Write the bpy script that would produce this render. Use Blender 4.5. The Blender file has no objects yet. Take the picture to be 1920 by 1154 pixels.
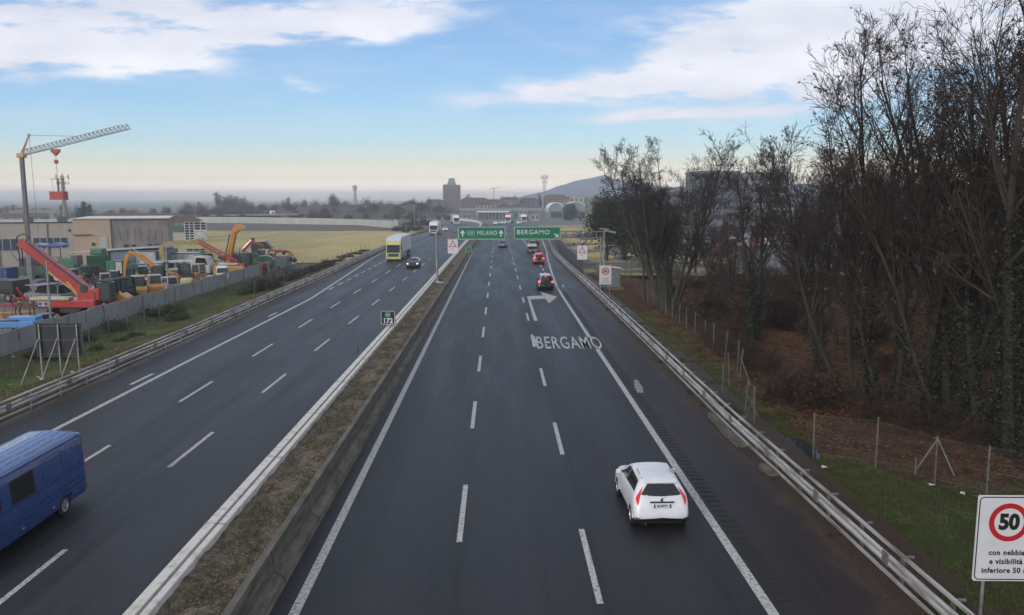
import bpy, math, random
from mathutils import Vector, Matrix, Euler
import numpy as np
R = math.radians
PI = math.pi
rnd = random.Random(7)
sc = bpy.context.scene

# ---------------------------------------------------------------- camera
F_PX, CAM_H = 1500.0, 10.0
PITCH = math.atan(201 / 1500.0)
YAW = math.atan(26 / 1500.0 * math.cos(PITCH))
cam_d = bpy.data.cameras.new('camera')
cam = bpy.data.objects.new('camera', cam_d)
sc.collection.objects.link(cam)
sc.camera = cam
cam.location = (0, 0, CAM_H)
cam.rotation_euler = (R(90) - PITCH, 0, -YAW)
cam_d.sensor_width = 36
cam_d.lens = F_PX / 1920 * 36
cam_d.clip_end = 20000
cam_d.clip_start = 0.2


def ray(u, v):
    x = (u - 960) / F_PX
    y = -(v - 577) / F_PX
    d = (x, math.cos(PITCH) + y * math.sin(PITCH), -math.sin(PITCH) + y * math.cos(PITCH))
    c, s = math.cos(YAW), math.sin(YAW)
    return (d[0] * c + d[1] * s, -d[0] * s + d[1] * c, d[2])


def G(u, v, z=0.0):
    "survey helper: ground point (x, y) seen at photo pixel"
    d = ray(u, v)
    t = (z - CAM_H) / d[2]
    return d[0] * t, d[1] * t


def A(u, v, Y):
    "survey helper: (x, z) at distance Y"
    d = ray(u, v)
    t = Y / d[1]
    return d[0] * t, CAM_H + d[2] * t


# ---------------------------------------------------------------- light
SUN_EL, SUN_AZ = 20.0, 215.0          # degrees; azimuth clockwise from +Y
sun_d = bpy.data.lights.new('sun', 'SUN')
sun_d.energy = 1.15
sun_d.angle = R(14)
sun_d.color = (1.0, 0.91, 0.80)
sun = bpy.data.objects.new('sun', sun_d)
sc.collection.objects.link(sun)
sd = Vector((math.sin(R(SUN_AZ)) * math.cos(R(SUN_EL)), math.cos(R(SUN_AZ)) * math.cos(R(SUN_EL)), math.sin(R(SUN_EL))))
sun.rotation_euler = sd.to_track_quat('Z', 'Y').to_euler()

world = bpy.data.worlds.new('World')
sc.world = world
world.use_nodes = True
wn, wl = world.node_tree.nodes, world.node_tree.links
wn.clear()


def W(t, **kw):
    n = wn.new(t)
    for k, v in kw.items():
        if k.startswith('i_'):
            key = k[2:]
            n.inputs[int(key) if key.isdigit() else key].default_value = v
        else:
            setattr(n, k, v)
    return n


def wmath(op, a, b=None, clamp=False):
    n = wn.new('ShaderNodeMath'); n.operation = op; n.use_clamp = clamp
    for i, x in enumerate((a, b)):
        if x is None: continue
        if hasattr(x, 'is_linked') or hasattr(x, 'links'): wl.new(x, n.inputs[i])
        else: n.inputs[i].default_value = x
    return n.outputs[0]


def wmap(x, a, b, c=0.0, d=1.0, smooth=True):
    n = wn.new('ShaderNodeMapRange')
    n.interpolation_type = 'SMOOTHSTEP' if smooth else 'LINEAR'
    wl.new(x, n.inputs[0])
    for i, v in enumerate((a, b, c, d)): n.inputs[i + 1].default_value = v
    return n.outputs[0]


sky = W('ShaderNodeTexSky', sky_type='NISHITA', sun_disc=False)
sky.sun_elevation = R(SUN_EL)
sky.sun_rotation = R(SUN_AZ)
sky.air_density = 1.0
sky.dust_density = 0.6
sky.ozone_density = 1.4
sky.altitude = 150
tc = W('ShaderNodeTexCoord')
sep = W('ShaderNodeSeparateXYZ')
wl.new(tc.outputs['Generated'], sep.inputs[0])
ay = wmath('MAXIMUM', wmath('ABSOLUTE', sep.outputs[1]), 0.05)
az_t = wmath('DIVIDE', sep.outputs[0], ay)
el_t = wmath('DIVIDE', sep.outputs[2], ay)
pv = W('ShaderNodeCombineXYZ')
wl.new(az_t, pv.inputs[0]); wl.new(el_t, pv.inputs[1])


def wnoise(scale, detail=5, rough=0.55, mult=(1, 1, 1), off=(0, 0, 0), rot=0.0):
    m = W('ShaderNodeMapping'); m.inputs['Scale'].default_value = mult; m.inputs['Location'].default_value = off
    m.inputs['Rotation'].default_value = (0, 0, rot)
    wl.new(pv.outputs[0], m.inputs[0])
    n = W('ShaderNodeTexNoise'); n.inputs['Scale'].default_value = scale
    n.inputs['Detail'].default_value = detail; n.inputs['Roughness'].default_value = rough
    wl.new(m.outputs[0], n.inputs['Vector'])
    return n


# sky ramp by elevation, paled overhead to whiten the light (Nishita is multiplied by it)
nz = wnoise(5, 4, 0.55, (1.0, 3.2, 1))
warp = W('ShaderNodeVectorMath', operation='SUBTRACT'); wl.new(nz.outputs['Color'], warp.inputs[0]); warp.inputs[1].default_value = (.5, .5, .5)
warp2 = W('ShaderNodeVectorMath', operation='MULTIPLY'); wl.new(warp.outputs[0], warp2.inputs[0]); warp2.inputs[1].default_value = (.16, .05, 0)
pw = W('ShaderNodeVectorMath', operation='ADD'); wl.new(pv.outputs[0], pw.inputs[0]); wl.new(warp2.outputs[0], pw.inputs[1])


def blob(u, v, L, Wd, ang, dens, soft=0.15):
    d = ray(u, v)
    a0, e0 = d[0] / d[1], d[2] / d[1]
    m = W('ShaderNodeMapping', vector_type='TEXTURE')
    m.inputs['Location'].default_value = (a0, e0, 0)
    m.inputs['Rotation'].default_value = (0, 0, R(ang))
    m.inputs['Scale'].default_value = (L / 1500, Wd / 1500, 1)
    wl.new(pw.outputs[0], m.inputs[0])
    ln = W('ShaderNodeVectorMath', operation='LENGTH'); wl.new(m.outputs[0], ln.inputs[0])
    return wmap(ln.outputs['Value'], 1.25, soft, 0.0, dens)


CLOUDS = [  # u, v, half length, half width, angle, density   (directions in the sky)
    (20, 85, 330, 62, -3, 1.0), (270, 98, 190, 46, -6, .95), (100, 20, 380, 60, 2, .6), (480, 55, 300, 40, 6, .6),
    (720, 22, 300, 48, 6, .85), (400, 30, 330, 50, -2, .65), (590, 152, 55, 14, -4, .4), (810, 78, 60, 9, 0, .2),
    (560, 130, 330, 60, 0, .22),
    (1080, 166, 300, 30, 5, .85), (1320, 125, 340, 56, 9, .85), (1560, 90, 460, 130, 14, 1.0), (1480, 25, 330, 70, 6, .6),
    (1760, 30, 420, 110, 12, 1.0), (1220, 214, 230, 15, 3, .55), (1480, 190, 260, 30, 3, .35), (1900, 210, 260, 70, 5, .4),
    (1150, 60, 260, 40, 12, .22), (-250, 60, 320, 110, 0, .9), (2250, 80, 400, 160, 0, .9),
]
tot = None
for b in CLOUDS:
    o = blob(*b)
    tot = o if tot is None else wmath('ADD', tot, o)
st1 = wnoise(9, 7, 0.6, (1.0, 4.5, 1), (1.3, .2, 0), R(-6))
st2 = wnoise(30, 6, 0.6, (.7, 3.2, 1), (4.3, 1.2, 0), R(-8))
tex = wmath('ADD', wmath('MULTIPLY', st1.outputs['Fac'], .75), wmath('MULTIPLY', st2.outputs['Fac'], .25))
cl = wmath('MULTIPLY', tot, wmap(tex, .33, .62, .25, 1.35))
cl = wmap(cl, 0.04, 1.05, 0, 0.97)
# thin veil everywhere
veil = wmath('MULTIPLY', wmap(tex, .42, .75, 0, .16), 1.0)
cl = wmath('MAXIMUM', cl, veil)
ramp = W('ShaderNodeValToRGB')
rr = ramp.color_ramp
SKYRAMP = [(0.00, (1.3, 1.05, .92)), (.008, (2.3, 1.85, 1.55)), (.026, (1.00, .86, .68)), (.046, (.66, .64, .54)), (.07, (.40, .57, .64)), (.12, (.255, .46, .67)), (.19, (.185, .35, .61)), (.26, (.17, .315, .57)), (.45, (.28, .35, .48)), (1.0, (.50, .51, .55))]  # overhead stops paled to whiten the light, horizon stops brightened to lift the haze
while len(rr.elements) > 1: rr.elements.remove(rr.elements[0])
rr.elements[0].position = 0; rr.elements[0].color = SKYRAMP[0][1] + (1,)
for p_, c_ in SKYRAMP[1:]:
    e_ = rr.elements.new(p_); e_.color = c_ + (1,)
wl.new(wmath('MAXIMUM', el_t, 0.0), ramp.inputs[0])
# Nishita at its strength, blended with the elevation ramp
skys = W('ShaderNodeMix', data_type='RGBA', blend_type='MULTIPLY'); skys.inputs[0].default_value = 1
wl.new(sky.outputs[0], skys.inputs[6]); skys.inputs[7].default_value = (.10, .10, .10, 1)
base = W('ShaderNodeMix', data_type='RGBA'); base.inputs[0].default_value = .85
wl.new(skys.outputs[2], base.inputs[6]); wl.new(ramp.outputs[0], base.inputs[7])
ccol = W('ShaderNodeValToRGB')
cr = ccol.color_ramp; cr.elements[0].position = .35; cr.elements[0].color = (.52, .54, .62, 1); cr.elements[1].position = .68; cr.elements[1].color = (.70, .70, .745, 1)
st3 = wnoise(5, 5, 0.5, (1, 3, 1), (7, 2, 0))
wl.new(st3.outputs['Fac'], ccol.inputs[0])
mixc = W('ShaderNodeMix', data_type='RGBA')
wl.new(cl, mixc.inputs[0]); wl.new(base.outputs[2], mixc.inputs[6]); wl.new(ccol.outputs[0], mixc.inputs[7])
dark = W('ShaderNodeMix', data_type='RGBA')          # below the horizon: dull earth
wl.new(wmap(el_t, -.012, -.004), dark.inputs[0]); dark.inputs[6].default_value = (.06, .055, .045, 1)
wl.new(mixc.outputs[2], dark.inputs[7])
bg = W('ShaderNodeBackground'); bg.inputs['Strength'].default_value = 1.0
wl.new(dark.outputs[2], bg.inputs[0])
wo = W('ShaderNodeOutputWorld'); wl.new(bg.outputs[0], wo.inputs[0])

sc.view_settings.view_transform = 'Standard'
sc.view_settings.look = 'None'
sc.view_settings.exposure = 0.55
sc.view_settings.gamma = 1
sc.render.engine = 'CYCLES'
sc.cycles.volume_bounces = 8
sc.cycles.max_bounces = 9
sc.cycles.diffuse_bounces = 2
sc.cycles.transparent_max_bounces = 24
world.cycles.sampling_method = 'MANUAL'
world.cycles.sample_map_resolution = 512

# ---------------------------------------------------------------- materials
_m = {}


def newmat(name):
    m = bpy.data.materials.new(name); m.use_nodes = True
    nt = m.node_tree
    return m, nt.nodes, nt.links, nt.nodes['Principled BSDF']


def pm(name, col, rough=.6, var=.12, scale=6.0, metal=0.0, bump=0.0, col2=None, coat=0.0, spec=.5, stretch=(1, 1, 1), lo=.35, hi=.68, detail=6, coords='Object', bscale=None):
    "procedural material: two tones mixed by noise"
    if name in _m: return _m[name]
    m, n, l, b = newmat(name)
    if col2 is None: col2 = tuple(max(0, c * (1 - var * 2.2)) for c in col)
    tcn = n.new('ShaderNodeTexCoord'); mp = n.new('ShaderNodeMapping'); mp.inputs['Scale'].default_value = stretch
    l.new(tcn.outputs[coords], mp.inputs[0])
    nz = n.new('ShaderNodeTexNoise'); nz.inputs['Scale'].default_value = scale; nz.inputs['Detail'].default_value = detail; nz.inputs['Roughness'].default_value = .62
    l.new(mp.outputs[0], nz.inputs['Vector'])
    rp = n.new('ShaderNodeValToRGB'); rp.color_ramp.elements[0].position = lo; rp.color_ramp.elements[1].position = hi
    rp.color_ramp.elements[0].color = tuple(col2) + (1,); rp.color_ramp.elements[1].color = tuple(col) + (1,)
    l.new(nz.outputs['Fac'], rp.inputs[0]); l.new(rp.outputs[0], b.inputs['Base Color'])
    b.inputs['Roughness'].default_value = rough; b.inputs['Metallic'].default_value = metal
    b.inputs['Specular IOR Level'].default_value = spec
    if coat: b.inputs['Coat Weight'].default_value = coat; b.inputs['Coat Roughness'].default_value = .06
    if bump:
        bp = n.new('ShaderNodeBump'); bp.inputs['Strength'].default_value = bump; bp.inputs['Distance'].default_value = .05
        if bscale:
            n2 = n.new('ShaderNodeTexNoise'); n2.inputs['Scale'].default_value = bscale; n2.inputs['Detail'].default_value = 5
            l.new(mp.outputs[0], n2.inputs['Vector']); l.new(n2.outputs['Fac'], bp.inputs['Height'])
        else: l.new(nz.outputs['Fac'], bp.inputs['Height'])
        l.new(bp.outputs[0], b.inputs['Normal'])
    _m[name] = m
    return m


def emis(name, col, strength, rough=.3):
    if name in _m: return _m[name]
    m, n, l, b = newmat(name)
    b.inputs['Base Color'].default_value = tuple(col) + (1,); b.inputs['Roughness'].default_value = rough
    b.inputs['Emission Color'].default_value = tuple(col) + (1,); b.inputs['Emission Strength'].default_value = strength
    _m[name] = m
    return m


def paint(name, col, rough=.32, var=.06, coat=.5): return pm(name, col, rough, var, 2.5, coat=coat)


# ---------------------------------------------------------------- mesh builder
class MB:
    def __init__(s): s.v = []; s.f = []; s.mi = []; s.cur = 0

    def add(s, vs, fs):
        o = len(s.v); s.v.extend([tuple(x) for x in vs]); s.f.extend([tuple(i + o for i in f) for f in fs]); s.mi.extend([s.cur] * len(fs))
        return s

    def box(s, c, d, rz=0.0, rx=0.0, ry=0.0, taper=(1, 1)):
        "box by centre and size; taper scales the top in x, y"
        x, y, z = d[0] / 2, d[1] / 2, d[2] / 2
        tx, ty = taper
        vs = [(-x, -y, -z), (x, -y, -z), (x, y, -z), (-x, y, -z), (-x * tx, -y * ty, z), (x * tx, -y * ty, z), (x * tx, y * ty, z), (-x * tx, y * ty, z)]
        if rz or rx or ry:
            M = Euler((rx, ry, rz)).to_matrix()
            vs = [M @ Vector(p) for p in vs]
        vs = [(p[0] + c[0], p[1] + c[1], p[2] + c[2]) for p in vs]
        return s.add(vs, [(0, 3, 2, 1), (4, 5, 6, 7), (0, 1, 5, 4), (1, 2, 6, 5), (2, 3, 7, 6), (3, 0, 4, 7)])

    def tube(s, pts, r, n=6, caps=True):
        pts = [Vector(p) for p in pts]
        if not hasattr(r, '__len__'): r = [r] * len(pts)
        vs = []; N = len(pts); ref = None
        for i, p in enumerate(pts):
            d = (pts[min(i + 1, N - 1)] - pts[max(i - 1, 0)])
            if d.length < 1e-9: d = Vector((0, 0, 1))
            d.normalize()
            if ref is None: ref = Vector((0, 0, 1)) if abs(d.z) < .9 else Vector((1, 0, 0))
            a = d.cross(ref).normalized(); b = d.cross(a)
            ref = -b if abs(b.dot(ref)) > .01 else ref
            ref = a.cross(d)
            for k in range(n):
                t = 2 * PI * k / n
                vs.append(p + (a * math.cos(t) + b * math.sin(t)) * r[i])
        fs = []
        for i in range(N - 1):
            for k in range(n):
                k2 = (k + 1) % n
                fs.append((i * n + k, i * n + k2, (i + 1) * n + k2, (i + 1) * n + k))
        if caps: fs.append(tuple(range(n))[::-1]); fs.append(tuple((N - 1) * n + k for k in range(n)))
        return s.add(vs, fs)

    def cyl(s, p0, p1, r, n=12, r2=None): return s.tube([p0, p1], [r, r if r2 is None else r2], n)

    def bar(s, p0, p1, w, h):
        "rectangular bar between two points, w sideways and h in the third direction"
        p0, p1 = Vector(p0), Vector(p1); d = (p1 - p0).normalized()
        up = Vector((0, 0, 1)) if abs(d.z) < .95 else Vector((0, 1, 0))
        a = d.cross(up).normalized() * w / 2; b = a.cross(d).normalized() * h / 2
        vs = [p0 - a - b, p0 + a - b, p0 + a + b, p0 - a + b, p1 - a - b, p1 + a - b, p1 + a + b, p1 - a + b]
        return s.add(vs, [(0, 1, 2, 3), (7, 6, 5, 4), (0, 4, 5, 1), (1, 5, 6, 2), (2, 6, 7, 3), (3, 7, 4, 0)])

    def prism(s, poly, a, b, axis='x'):
        "polygon (p, q) extruded from a to b along axis; x: (y,z)  y: (x,z)  z: (x,y)"
        def P(p, t): return {'x': (t, p[0], p[1]), 'y': (p[0], t, p[1]), 'z': (p[0], p[1], t)}[axis]
        n = len(poly)
        vs = [P(p, a) for p in poly] + [P(p, b) for p in poly]
        fs = [tuple(range(n))[::-1], tuple(range(n, 2 * n))] + [(i, (i + 1) % n, (i + 1) % n + n, i + n) for i in range(n)]
        return s.add(vs, fs)

    def sweep(s, prof, path, closed=True):
        "profile (x, z) swept along a path of (x, y[, z]) heading mostly +Y"
        n = len(prof); vs = []; N = len(path)
        for i, p in enumerate(path):
            a = Vector(path[max(i - 1, 0)][:2]); b = Vector(path[min(i + 1, N - 1)][:2]); d = (b - a).normalized()
            nx, ny = d.y, -d.x
            z0 = p[2] if len(p) > 2 else 0
            for q in prof: vs.append((p[0] + nx * q[0], p[1] + ny * q[0], z0 + q[1]))
        fs = []
        m = n if closed else n - 1
        for i in range(N - 1):
            for k in range(m):
                k2 = (k + 1) % n
                fs.append((i * n + k, (i + 1) * n + k, (i + 1) * n + k2, i * n + k2))
        if closed: fs.append(tuple(range(n))); fs.append(tuple((N - 1) * n + k for k in range(n))[::-1])
        return s.add(vs, fs)

    def lathe(s, prof, n=16, c=(0, 0, 0), caps=True):
        vs = []; fs = []
        for (r, z) in prof:
            for k in range(n):
                t = 2 * PI * k / n; vs.append((c[0] + r * math.cos(t), c[1] + r * math.sin(t), c[2] + z))
        for i in range(len(prof) - 1):
            for k in range(n):
                k2 = (k + 1) % n; fs.append((i * n + k, i * n + k2, (i + 1) * n + k2, (i + 1) * n + k))
        if caps: fs.append(tuple(range(n))[::-1]); fs.append(tuple((len(prof) - 1) * n + k for k in range(n)))
        return s.add(vs, fs)

    def xform(s, M, i0=0):
        for i in range(i0, len(s.v)): s.v[i] = tuple(M @ Vector(s.v[i]))
        return s

    def build(s, name, mats, parent=None, bevel=0, smooth=False, loc=None, rot=None, auto=None):
        me = bpy.data.meshes.new(name)
        me.from_pydata(s.v, [], s.f)
        if not isinstance(mats, (list, tuple)): mats = [mats]
        for m in mats: me.materials.append(m)
        if len(mats) > 1: me.polygons.foreach_set('material_index', s.mi)
        if smooth: me.polygons.foreach_set('use_smooth', [True] * len(me.polygons))
        me.update()
        o = bpy.data.objects.new(name, me)
        sc.collection.objects.link(o)
        if parent: o.parent = parent
        if loc: o.location = loc
        if rot: o.rotation_euler = rot
        if bevel:
            b = o.modifiers.new('bevel', 'BEVEL'); b.width = bevel; b.segments = 2; b.limit_method = 'ANGLE'; b.angle_limit = R(40)
        return o


def npmesh(name, V, Fq, mat, parent=None, smooth=False):
    "numpy quads/tris -> mesh object"
    me = bpy.data.meshes.new(name)
    V = np.asarray(V, dtype=np.float32); Fq = np.asarray(Fq, dtype=np.int32)
    k = Fq.shape[1]
    me.vertices.add(len(V)); me.vertices.foreach_set('co', V.ravel())
    me.loops.add(Fq.size); me.loops.foreach_set('vertex_index', Fq.ravel())
    me.polygons.add(len(Fq)); me.polygons.foreach_set('loop_start', np.arange(0, Fq.size, k, dtype=np.int32))
    me.polygons.foreach_set('loop_total', np.full(len(Fq), k, dtype=np.int32))
    if smooth: me.polygons.foreach_set('use_smooth', [True] * len(Fq))
    me.materials.append(mat)
    me.update(calc_edges=True)
    o = bpy.data.objects.new(name, me); sc.collection.objects.link(o)
    if parent: o.parent = parent
    return o


def tag(o, label=None, cat=None, group=None, kind=None):
    if label: o['label'] = label
    if cat: o['category'] = cat
    if group: o['group'] = group
    if kind: o['kind'] = kind
    return o


def thing(name, label, cat, loc=(0, 0, 0), rz=0.0, group=None):
    o = bpy.data.objects.new(name, None); sc.collection.objects.link(o)
    o.empty_display_size = .3
    o.location = loc; o.rotation_euler = (0, 0, rz)
    return tag(o, label, cat, group)


def dup(root, loc, rz=0.0, label=None, group=None, scale=1.0):
    def cp(o, par):
        c = o.copy(); sc.collection.objects.link(c)
        if par: c.parent = par
        for ch in [x for x in kids.get(o.name, [])]: cp(ch, c)
        return c
    kids = {}
    for x in root.children_recursive: kids.setdefault(x.parent.name, []).append(x)
    r = cp(root, None); r.location = loc; r.rotation_euler = (0, 0, rz)
    r.scale = (scale,) * 3 if not hasattr(scale, '__len__') else scale
    if label: r['label'] = label
    if group: r['group'] = group
    return r


def text_mesh(name, s, size, mat, parent=None, loc=(0, 0, 0), rot=(0, 0, 0), xs=1.0, bold=0.0, ext=.003, align='CENTER', space=1.0):
    cu = bpy.data.curves.new('tmp', 'FONT'); cu.body = s; cu.size = size; cu.align_x = align; cu.align_y = 'CENTER'
    cu.extrude = ext; cu.offset = bold; cu.resolution_u = 3; cu.space_character = space
    ob = bpy.data.objects.new('tmp', cu); sc.collection.objects.link(ob)
    dg = bpy.context.evaluated_depsgraph_get()
    me = bpy.data.meshes.new_from_object(ob.evaluated_get(dg))
    bpy.data.objects.remove(ob); bpy.data.curves.remove(cu)
    me.transform(Matrix.Diagonal((xs, 1, 1, 1)))
    me.materials.clear(); me.materials.append(mat)
    o = bpy.data.objects.new(name, me); sc.collection.objects.link(o)
    if parent: o.parent = parent
    o.location = loc; o.rotation_euler = rot
    return o


def catmull(P, t):
    n = len(P); i = int(min(max(math.floor(t), 0), n - 2)); f = t - i
    p1, p2 = P[i], P[i + 1]; p0 = P[i - 1] if i > 0 else p1 + (p1 - p2); p3 = P[i + 2] if i + 2 < n else p2 + (p2 - p1)
    return 0.5 * ((2 * p1) + (-p0 + p2) * f + (2 * p0 - 5 * p1 + 4 * p2 - p3) * f * f + (-p0 + 3 * p1 - 3 * p2 + p3) * f ** 3)

# ================================================================ SETTING
def drift(Y): return .0065 * (Y - 20) if Y > 20 else 0.0     # left carriageway eases towards the median
def driftb(Y): return .0045 * (Y - 20) if Y > 20 else 0.0


def asphalt_mat():
    m, n, l, b = newmat('asphalt')
    t = n.new('ShaderNodeTexCoord'); sp = n.new('ShaderNodeSeparateXYZ'); l.new(t.outputs['Object'], sp.inputs[0])

    def mathn(op, a, bb=None):
        x = n.new('ShaderNodeMath'); x.operation = op
        for i, q in enumerate((a, bb)):
            if q is None: continue
            if isinstance(q, (int, float)): x.inputs[i].default_value = q
            else: l.new(q, x.inputs[i])
        return x.outputs[0]

    def noise(sc_, det, sx=1, sy=1, rough=.6):
        mp = n.new('ShaderNodeMapping'); mp.inputs['Scale'].default_value = (sx, sy, 1); l.new(t.outputs['Object'], mp.inputs[0])
        z = n.new('ShaderNodeTexNoise'); z.inputs['Scale'].default_value = sc_; z.inputs['Detail'].default_value = det; z.inputs['Roughness'].default_value = rough
        l.new(mp.outputs[0], z.inputs['Vector']); return z.outputs['Fac']

    def mr(x, a, bb, c, d):
        q = n.new('ShaderNodeMapRange'); q.interpolation_type = 'SMOOTHSTEP'; l.new(x, q.inputs[0])
        for i, v in enumerate((a, bb, c, d)): q.inputs[i + 1].default_value = v
        return q.outputs[0]

    def mix(f, a, bb, mode='MIX'):
        x = n.new('ShaderNodeMix'); x.data_type = 'RGBA'; x.blend_type = mode
        for i, q in ((0, f), (6, a), (7, bb)):
            if isinstance(q, (int, float)): x.inputs[i].default_value = q
            elif isinstance(q, tuple): x.inputs[i].default_value = q
            else: l.new(q, x.inputs[i])
        return x.outputs[2]
    # x with the slow drift of the lanes and a little waviness
    wav = mathn('MULTIPLY', mathn('SUBTRACT', noise(.15, 3, 1, 1), .5), .25)
    X = mathn('ADD', sp.outputs[0], wav)
    mp = n.new('ShaderNodeMapRange'); l.new(X, mp.inputs[0]); mp.inputs[1].default_value = -24; mp.inputs[2].default_value = 12
    rp = n.new('ShaderNodeValToRGB'); l.new(mp.outputs[0], rp.inputs[0]); cr = rp.color_ramp
    g = lambda v, w=0.0, bl=0.0: ((v + w) * .36, v * .365, (v + bl) * .38, 1)
    S = [(-24, g(.050, .004, .003)), (-19.8, g(.050, .002, .004)), (-19.3, g(.058, 0, .007)), (-15.86, g(.060, 0, .008)),
         (-15.76, g(.010)), (-15.66, g(.058, 0, .008)), (-13.6, g(.056, 0, .007)), (-13.26, g(.046, 0, .006)), (-13.2, g(.082, 0, .010)), (-12.4, g(.074, 0, .010)), (-8.8, g(.058, 0, .008)),
         (-5.6, g(.030, .002, .002)), (-5.15, g(.046, 0, .006)), (-4.2, g(.042, 0, .006)), (-3.2, g(.060, 0, .008)), (-1.8, g(.048, 0, .007)), (-1.10, g(.046, 0, .007)), (-1.02, g(.008)), (-0.94, g(.054, 0, .007)),
         (.7, g(.062, 0, .009)), (2.2, g(.047, 0, .006)), (2.68, g(.046, 0, .006)), (2.75, g(.008)), (2.82, g(.043, 0, .006)), (4.6, g(.058, 0, .008)), (6.5, g(.046, 0, .006)), (7.0, g(.040, .003, .003)),
         (7.6, g(.046, .016, .004)), (9.4, g(.044, .018, .002))]
    cr.elements[0].position = 0; cr.elements[0].color = S[0][1]
    cr.elements[1].position = (S[1][0] + 24) / 36; cr.elements[1].color = S[1][1]
    for x, c in S[2:]:
        e = cr.elements.new((x + 24) / 36); e.color = c
    col = rp.outputs[0]
    big = noise(.55, 6, 1, .09, .65)
    fine = noise(42, 4, 1, .6, .8)
    med = noise(3.2, 6, 1, .25, .6)
    k = mathn('MULTIPLY', mathn('MULTIPLY', mr(big, .28, .72, .60, 1.45), mr(fine, .25, .75, .45, 1.6)), mr(med, .2, .8, .84, 1.16))
    kk = n.new('ShaderNodeCombineColor'); [l.new(k, kk.inputs[i]) for i in range(3)]
    col = mix(1.0, col, kk.outputs[0], 'MULTIPLY')
    # pale aggregate specks
    vo = n.new('ShaderNodeTexVoronoi'); vo.inputs['Scale'].default_value = 26; l.new(t.outputs['Object'], vo.inputs['Vector'])
    col = mix(mathn('MULTIPLY', mathn('LESS_THAN', vo.outputs['Distance'], .10), .35), col, (.09, .09, .095, 1))
    # oil and tyre stains
    st = noise(.9, 5, 1, .04, .55)
    col = mix(mr(st, .54, .70, 0, .55), col, (.008, .008, .010, 1))
    # dirt and leaves blown against the rails and the barrier toe
    dn = noise(1.3, 7, 1, .5, .7)
    xr = mathn('ADD', sp.outputs[0], mathn('MULTIPLY', mathn('SUBTRACT', dn, .5), 3.2))
    dr = mr(xr, 9.1, 9.9, 0, .92)
    dl = mr(xr, -21.6, -22.3, 0, .85)
    dirt = n.new('ShaderNodeValToRGB'); l.new(noise(14, 6, 1, 1, .7), dirt.inputs[0])
    dirt.color_ramp.elements[0].position = .38; dirt.color_ramp.elements[0].color = (.022, .014, .010, 1)
    dirt.color_ramp.elements[1].position = .66; dirt.color_ramp.elements[1].color = (.095, .060, .038, 1)
    col = mix(dr, col, dirt.outputs[0]); col = mix(dl, col, dirt.outputs[0])
    l.new(col, b.inputs['Base Color'])
    b.inputs['Roughness'].default_value = .62
    l.new(mr(big, .3, .7, .42, .58), b.inputs['Roughness'])
    b.inputs['Specular IOR Level'].default_value = .27
    bp = n.new('ShaderNodeBump'); bp.inputs['Strength'].default_value = .35; bp.inputs['Distance'].default_value = .01
    l.new(fine, bp.inputs['Height']); l.new(bp.outputs[0], b.inputs['Normal'])
    return m


def road_paint_mat():
    m, n, l, b = newmat('road_paint')
    t = n.new('ShaderNodeTexCoord')
    a = n.new('ShaderNodeTexNoise'); a.inputs['Scale'].default_value = 9; a.inputs['Detail'].default_value = 8; a.inputs['Roughness'].default_value = .75
    l.new(t.outputs['Object'], a.inputs['Vector'])
    rp = n.new('ShaderNodeValToRGB'); l.new(a.outputs['Fac'], rp.inputs[0])
    rp.color_ramp.elements[0].position = .38; rp.color_ramp.elements[0].color = (.08, .08, .085, 1)
    rp.color_ramp.elements[1].position = .50; rp.color_ramp.elements[1].color = (.44, .44, .425, 1)
    e = rp.color_ramp.elements.new(.75); e.color = (.60, .60, .58, 1)
    l.new(rp.outputs[0], b.inputs['Base Color']); b.inputs['Roughness'].default_value = .6
    return m


M_ASPH = asphalt_mat(); M_PAINT = road_paint_mat()
M_GRASS = pm('verge_grass', (.105, .115, .040), .95, .3, .9, col2=(.060, .050, .026), bump=.8, bscale=18, lo=.36, hi=.62, detail=9)
M_GREEN = pm('green_grass', (.075, .105, .030), .95, .3, 1.3, col2=(.060, .062, .026), bump=.8, bscale=22, lo=.38, hi=.58, detail=10)
M_LITTER = pm('leaf_litter', (.105, .055, .032), .95, .3, 1.1, col2=(.030, .018, .012), bump=1.0, bscale=9, lo=.34, hi=.68, detail=12)
M_SOIL = pm('gravel_soil', (.21, .155, .115), .95, .3, 4, col2=(.050, .046, .028), bump=.9, bscale=30, lo=.36, hi=.68, detail=12)
M_FIELD = pm('field_grass', (.46, .36, .145), .95, .2, .045, col2=(.27, .235, .09), bump=.5, bscale=3, lo=.40, hi=.60, detail=12, stretch=(1, .35, 1))
M_FAR = pm('far_ground', (.14, .135, .10), .95, .3, .02, col2=(.08, .075, .055), detail=10)
M_YARD = pm('yard_paving', (.20, .19, .185), .85, .2, .6, col2=(.10, .095, .09), detail=10)
M_STEEL = pm('galvanised_steel', (.54, .53, .51), .5, .2, 5, metal=.4, col2=(.20, .165, .135), stretch=(1.6, .12, 1.6), lo=.36, hi=.56)
M_STEELD = pm('weathered_steel', (.30, .30, .30), .55, .2, 6, metal=.4, col2=(.14, .13, .12))
M_CONC = pm('pale_concrete', (.62, .60, .56), .8, .15, 3.0, col2=(.36, .34, .31), lo=.28, hi=.5, detail=9)
M_CONCO = pm('old_concrete', (.17, .155, .130), .9, .3, 2.2, col2=(.060, .054, .044), lo=.35, hi=.68, detail=10, bump=.3, stretch=(1, .35, 2.2))
M_WATER = pm('ditch_water', (.03, .04, .045), .06, .1, 2)


def strip(mb, x0, x1, y0, y1, z, n=1, fx=None):
    for i in range(n):
        ya, yb = y0 + (y1 - y0) * i / n, y0 + (y1 - y0) * (i + 1) / n
        da, db = (fx(ya), fx(yb)) if fx else (0, 0)
        mb.add([(x0 + da, ya, z), (x1 + da, ya, z), (x1 + db, yb, z), (x0 + db, yb, z)], [(0, 1, 2, 3)])


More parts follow.
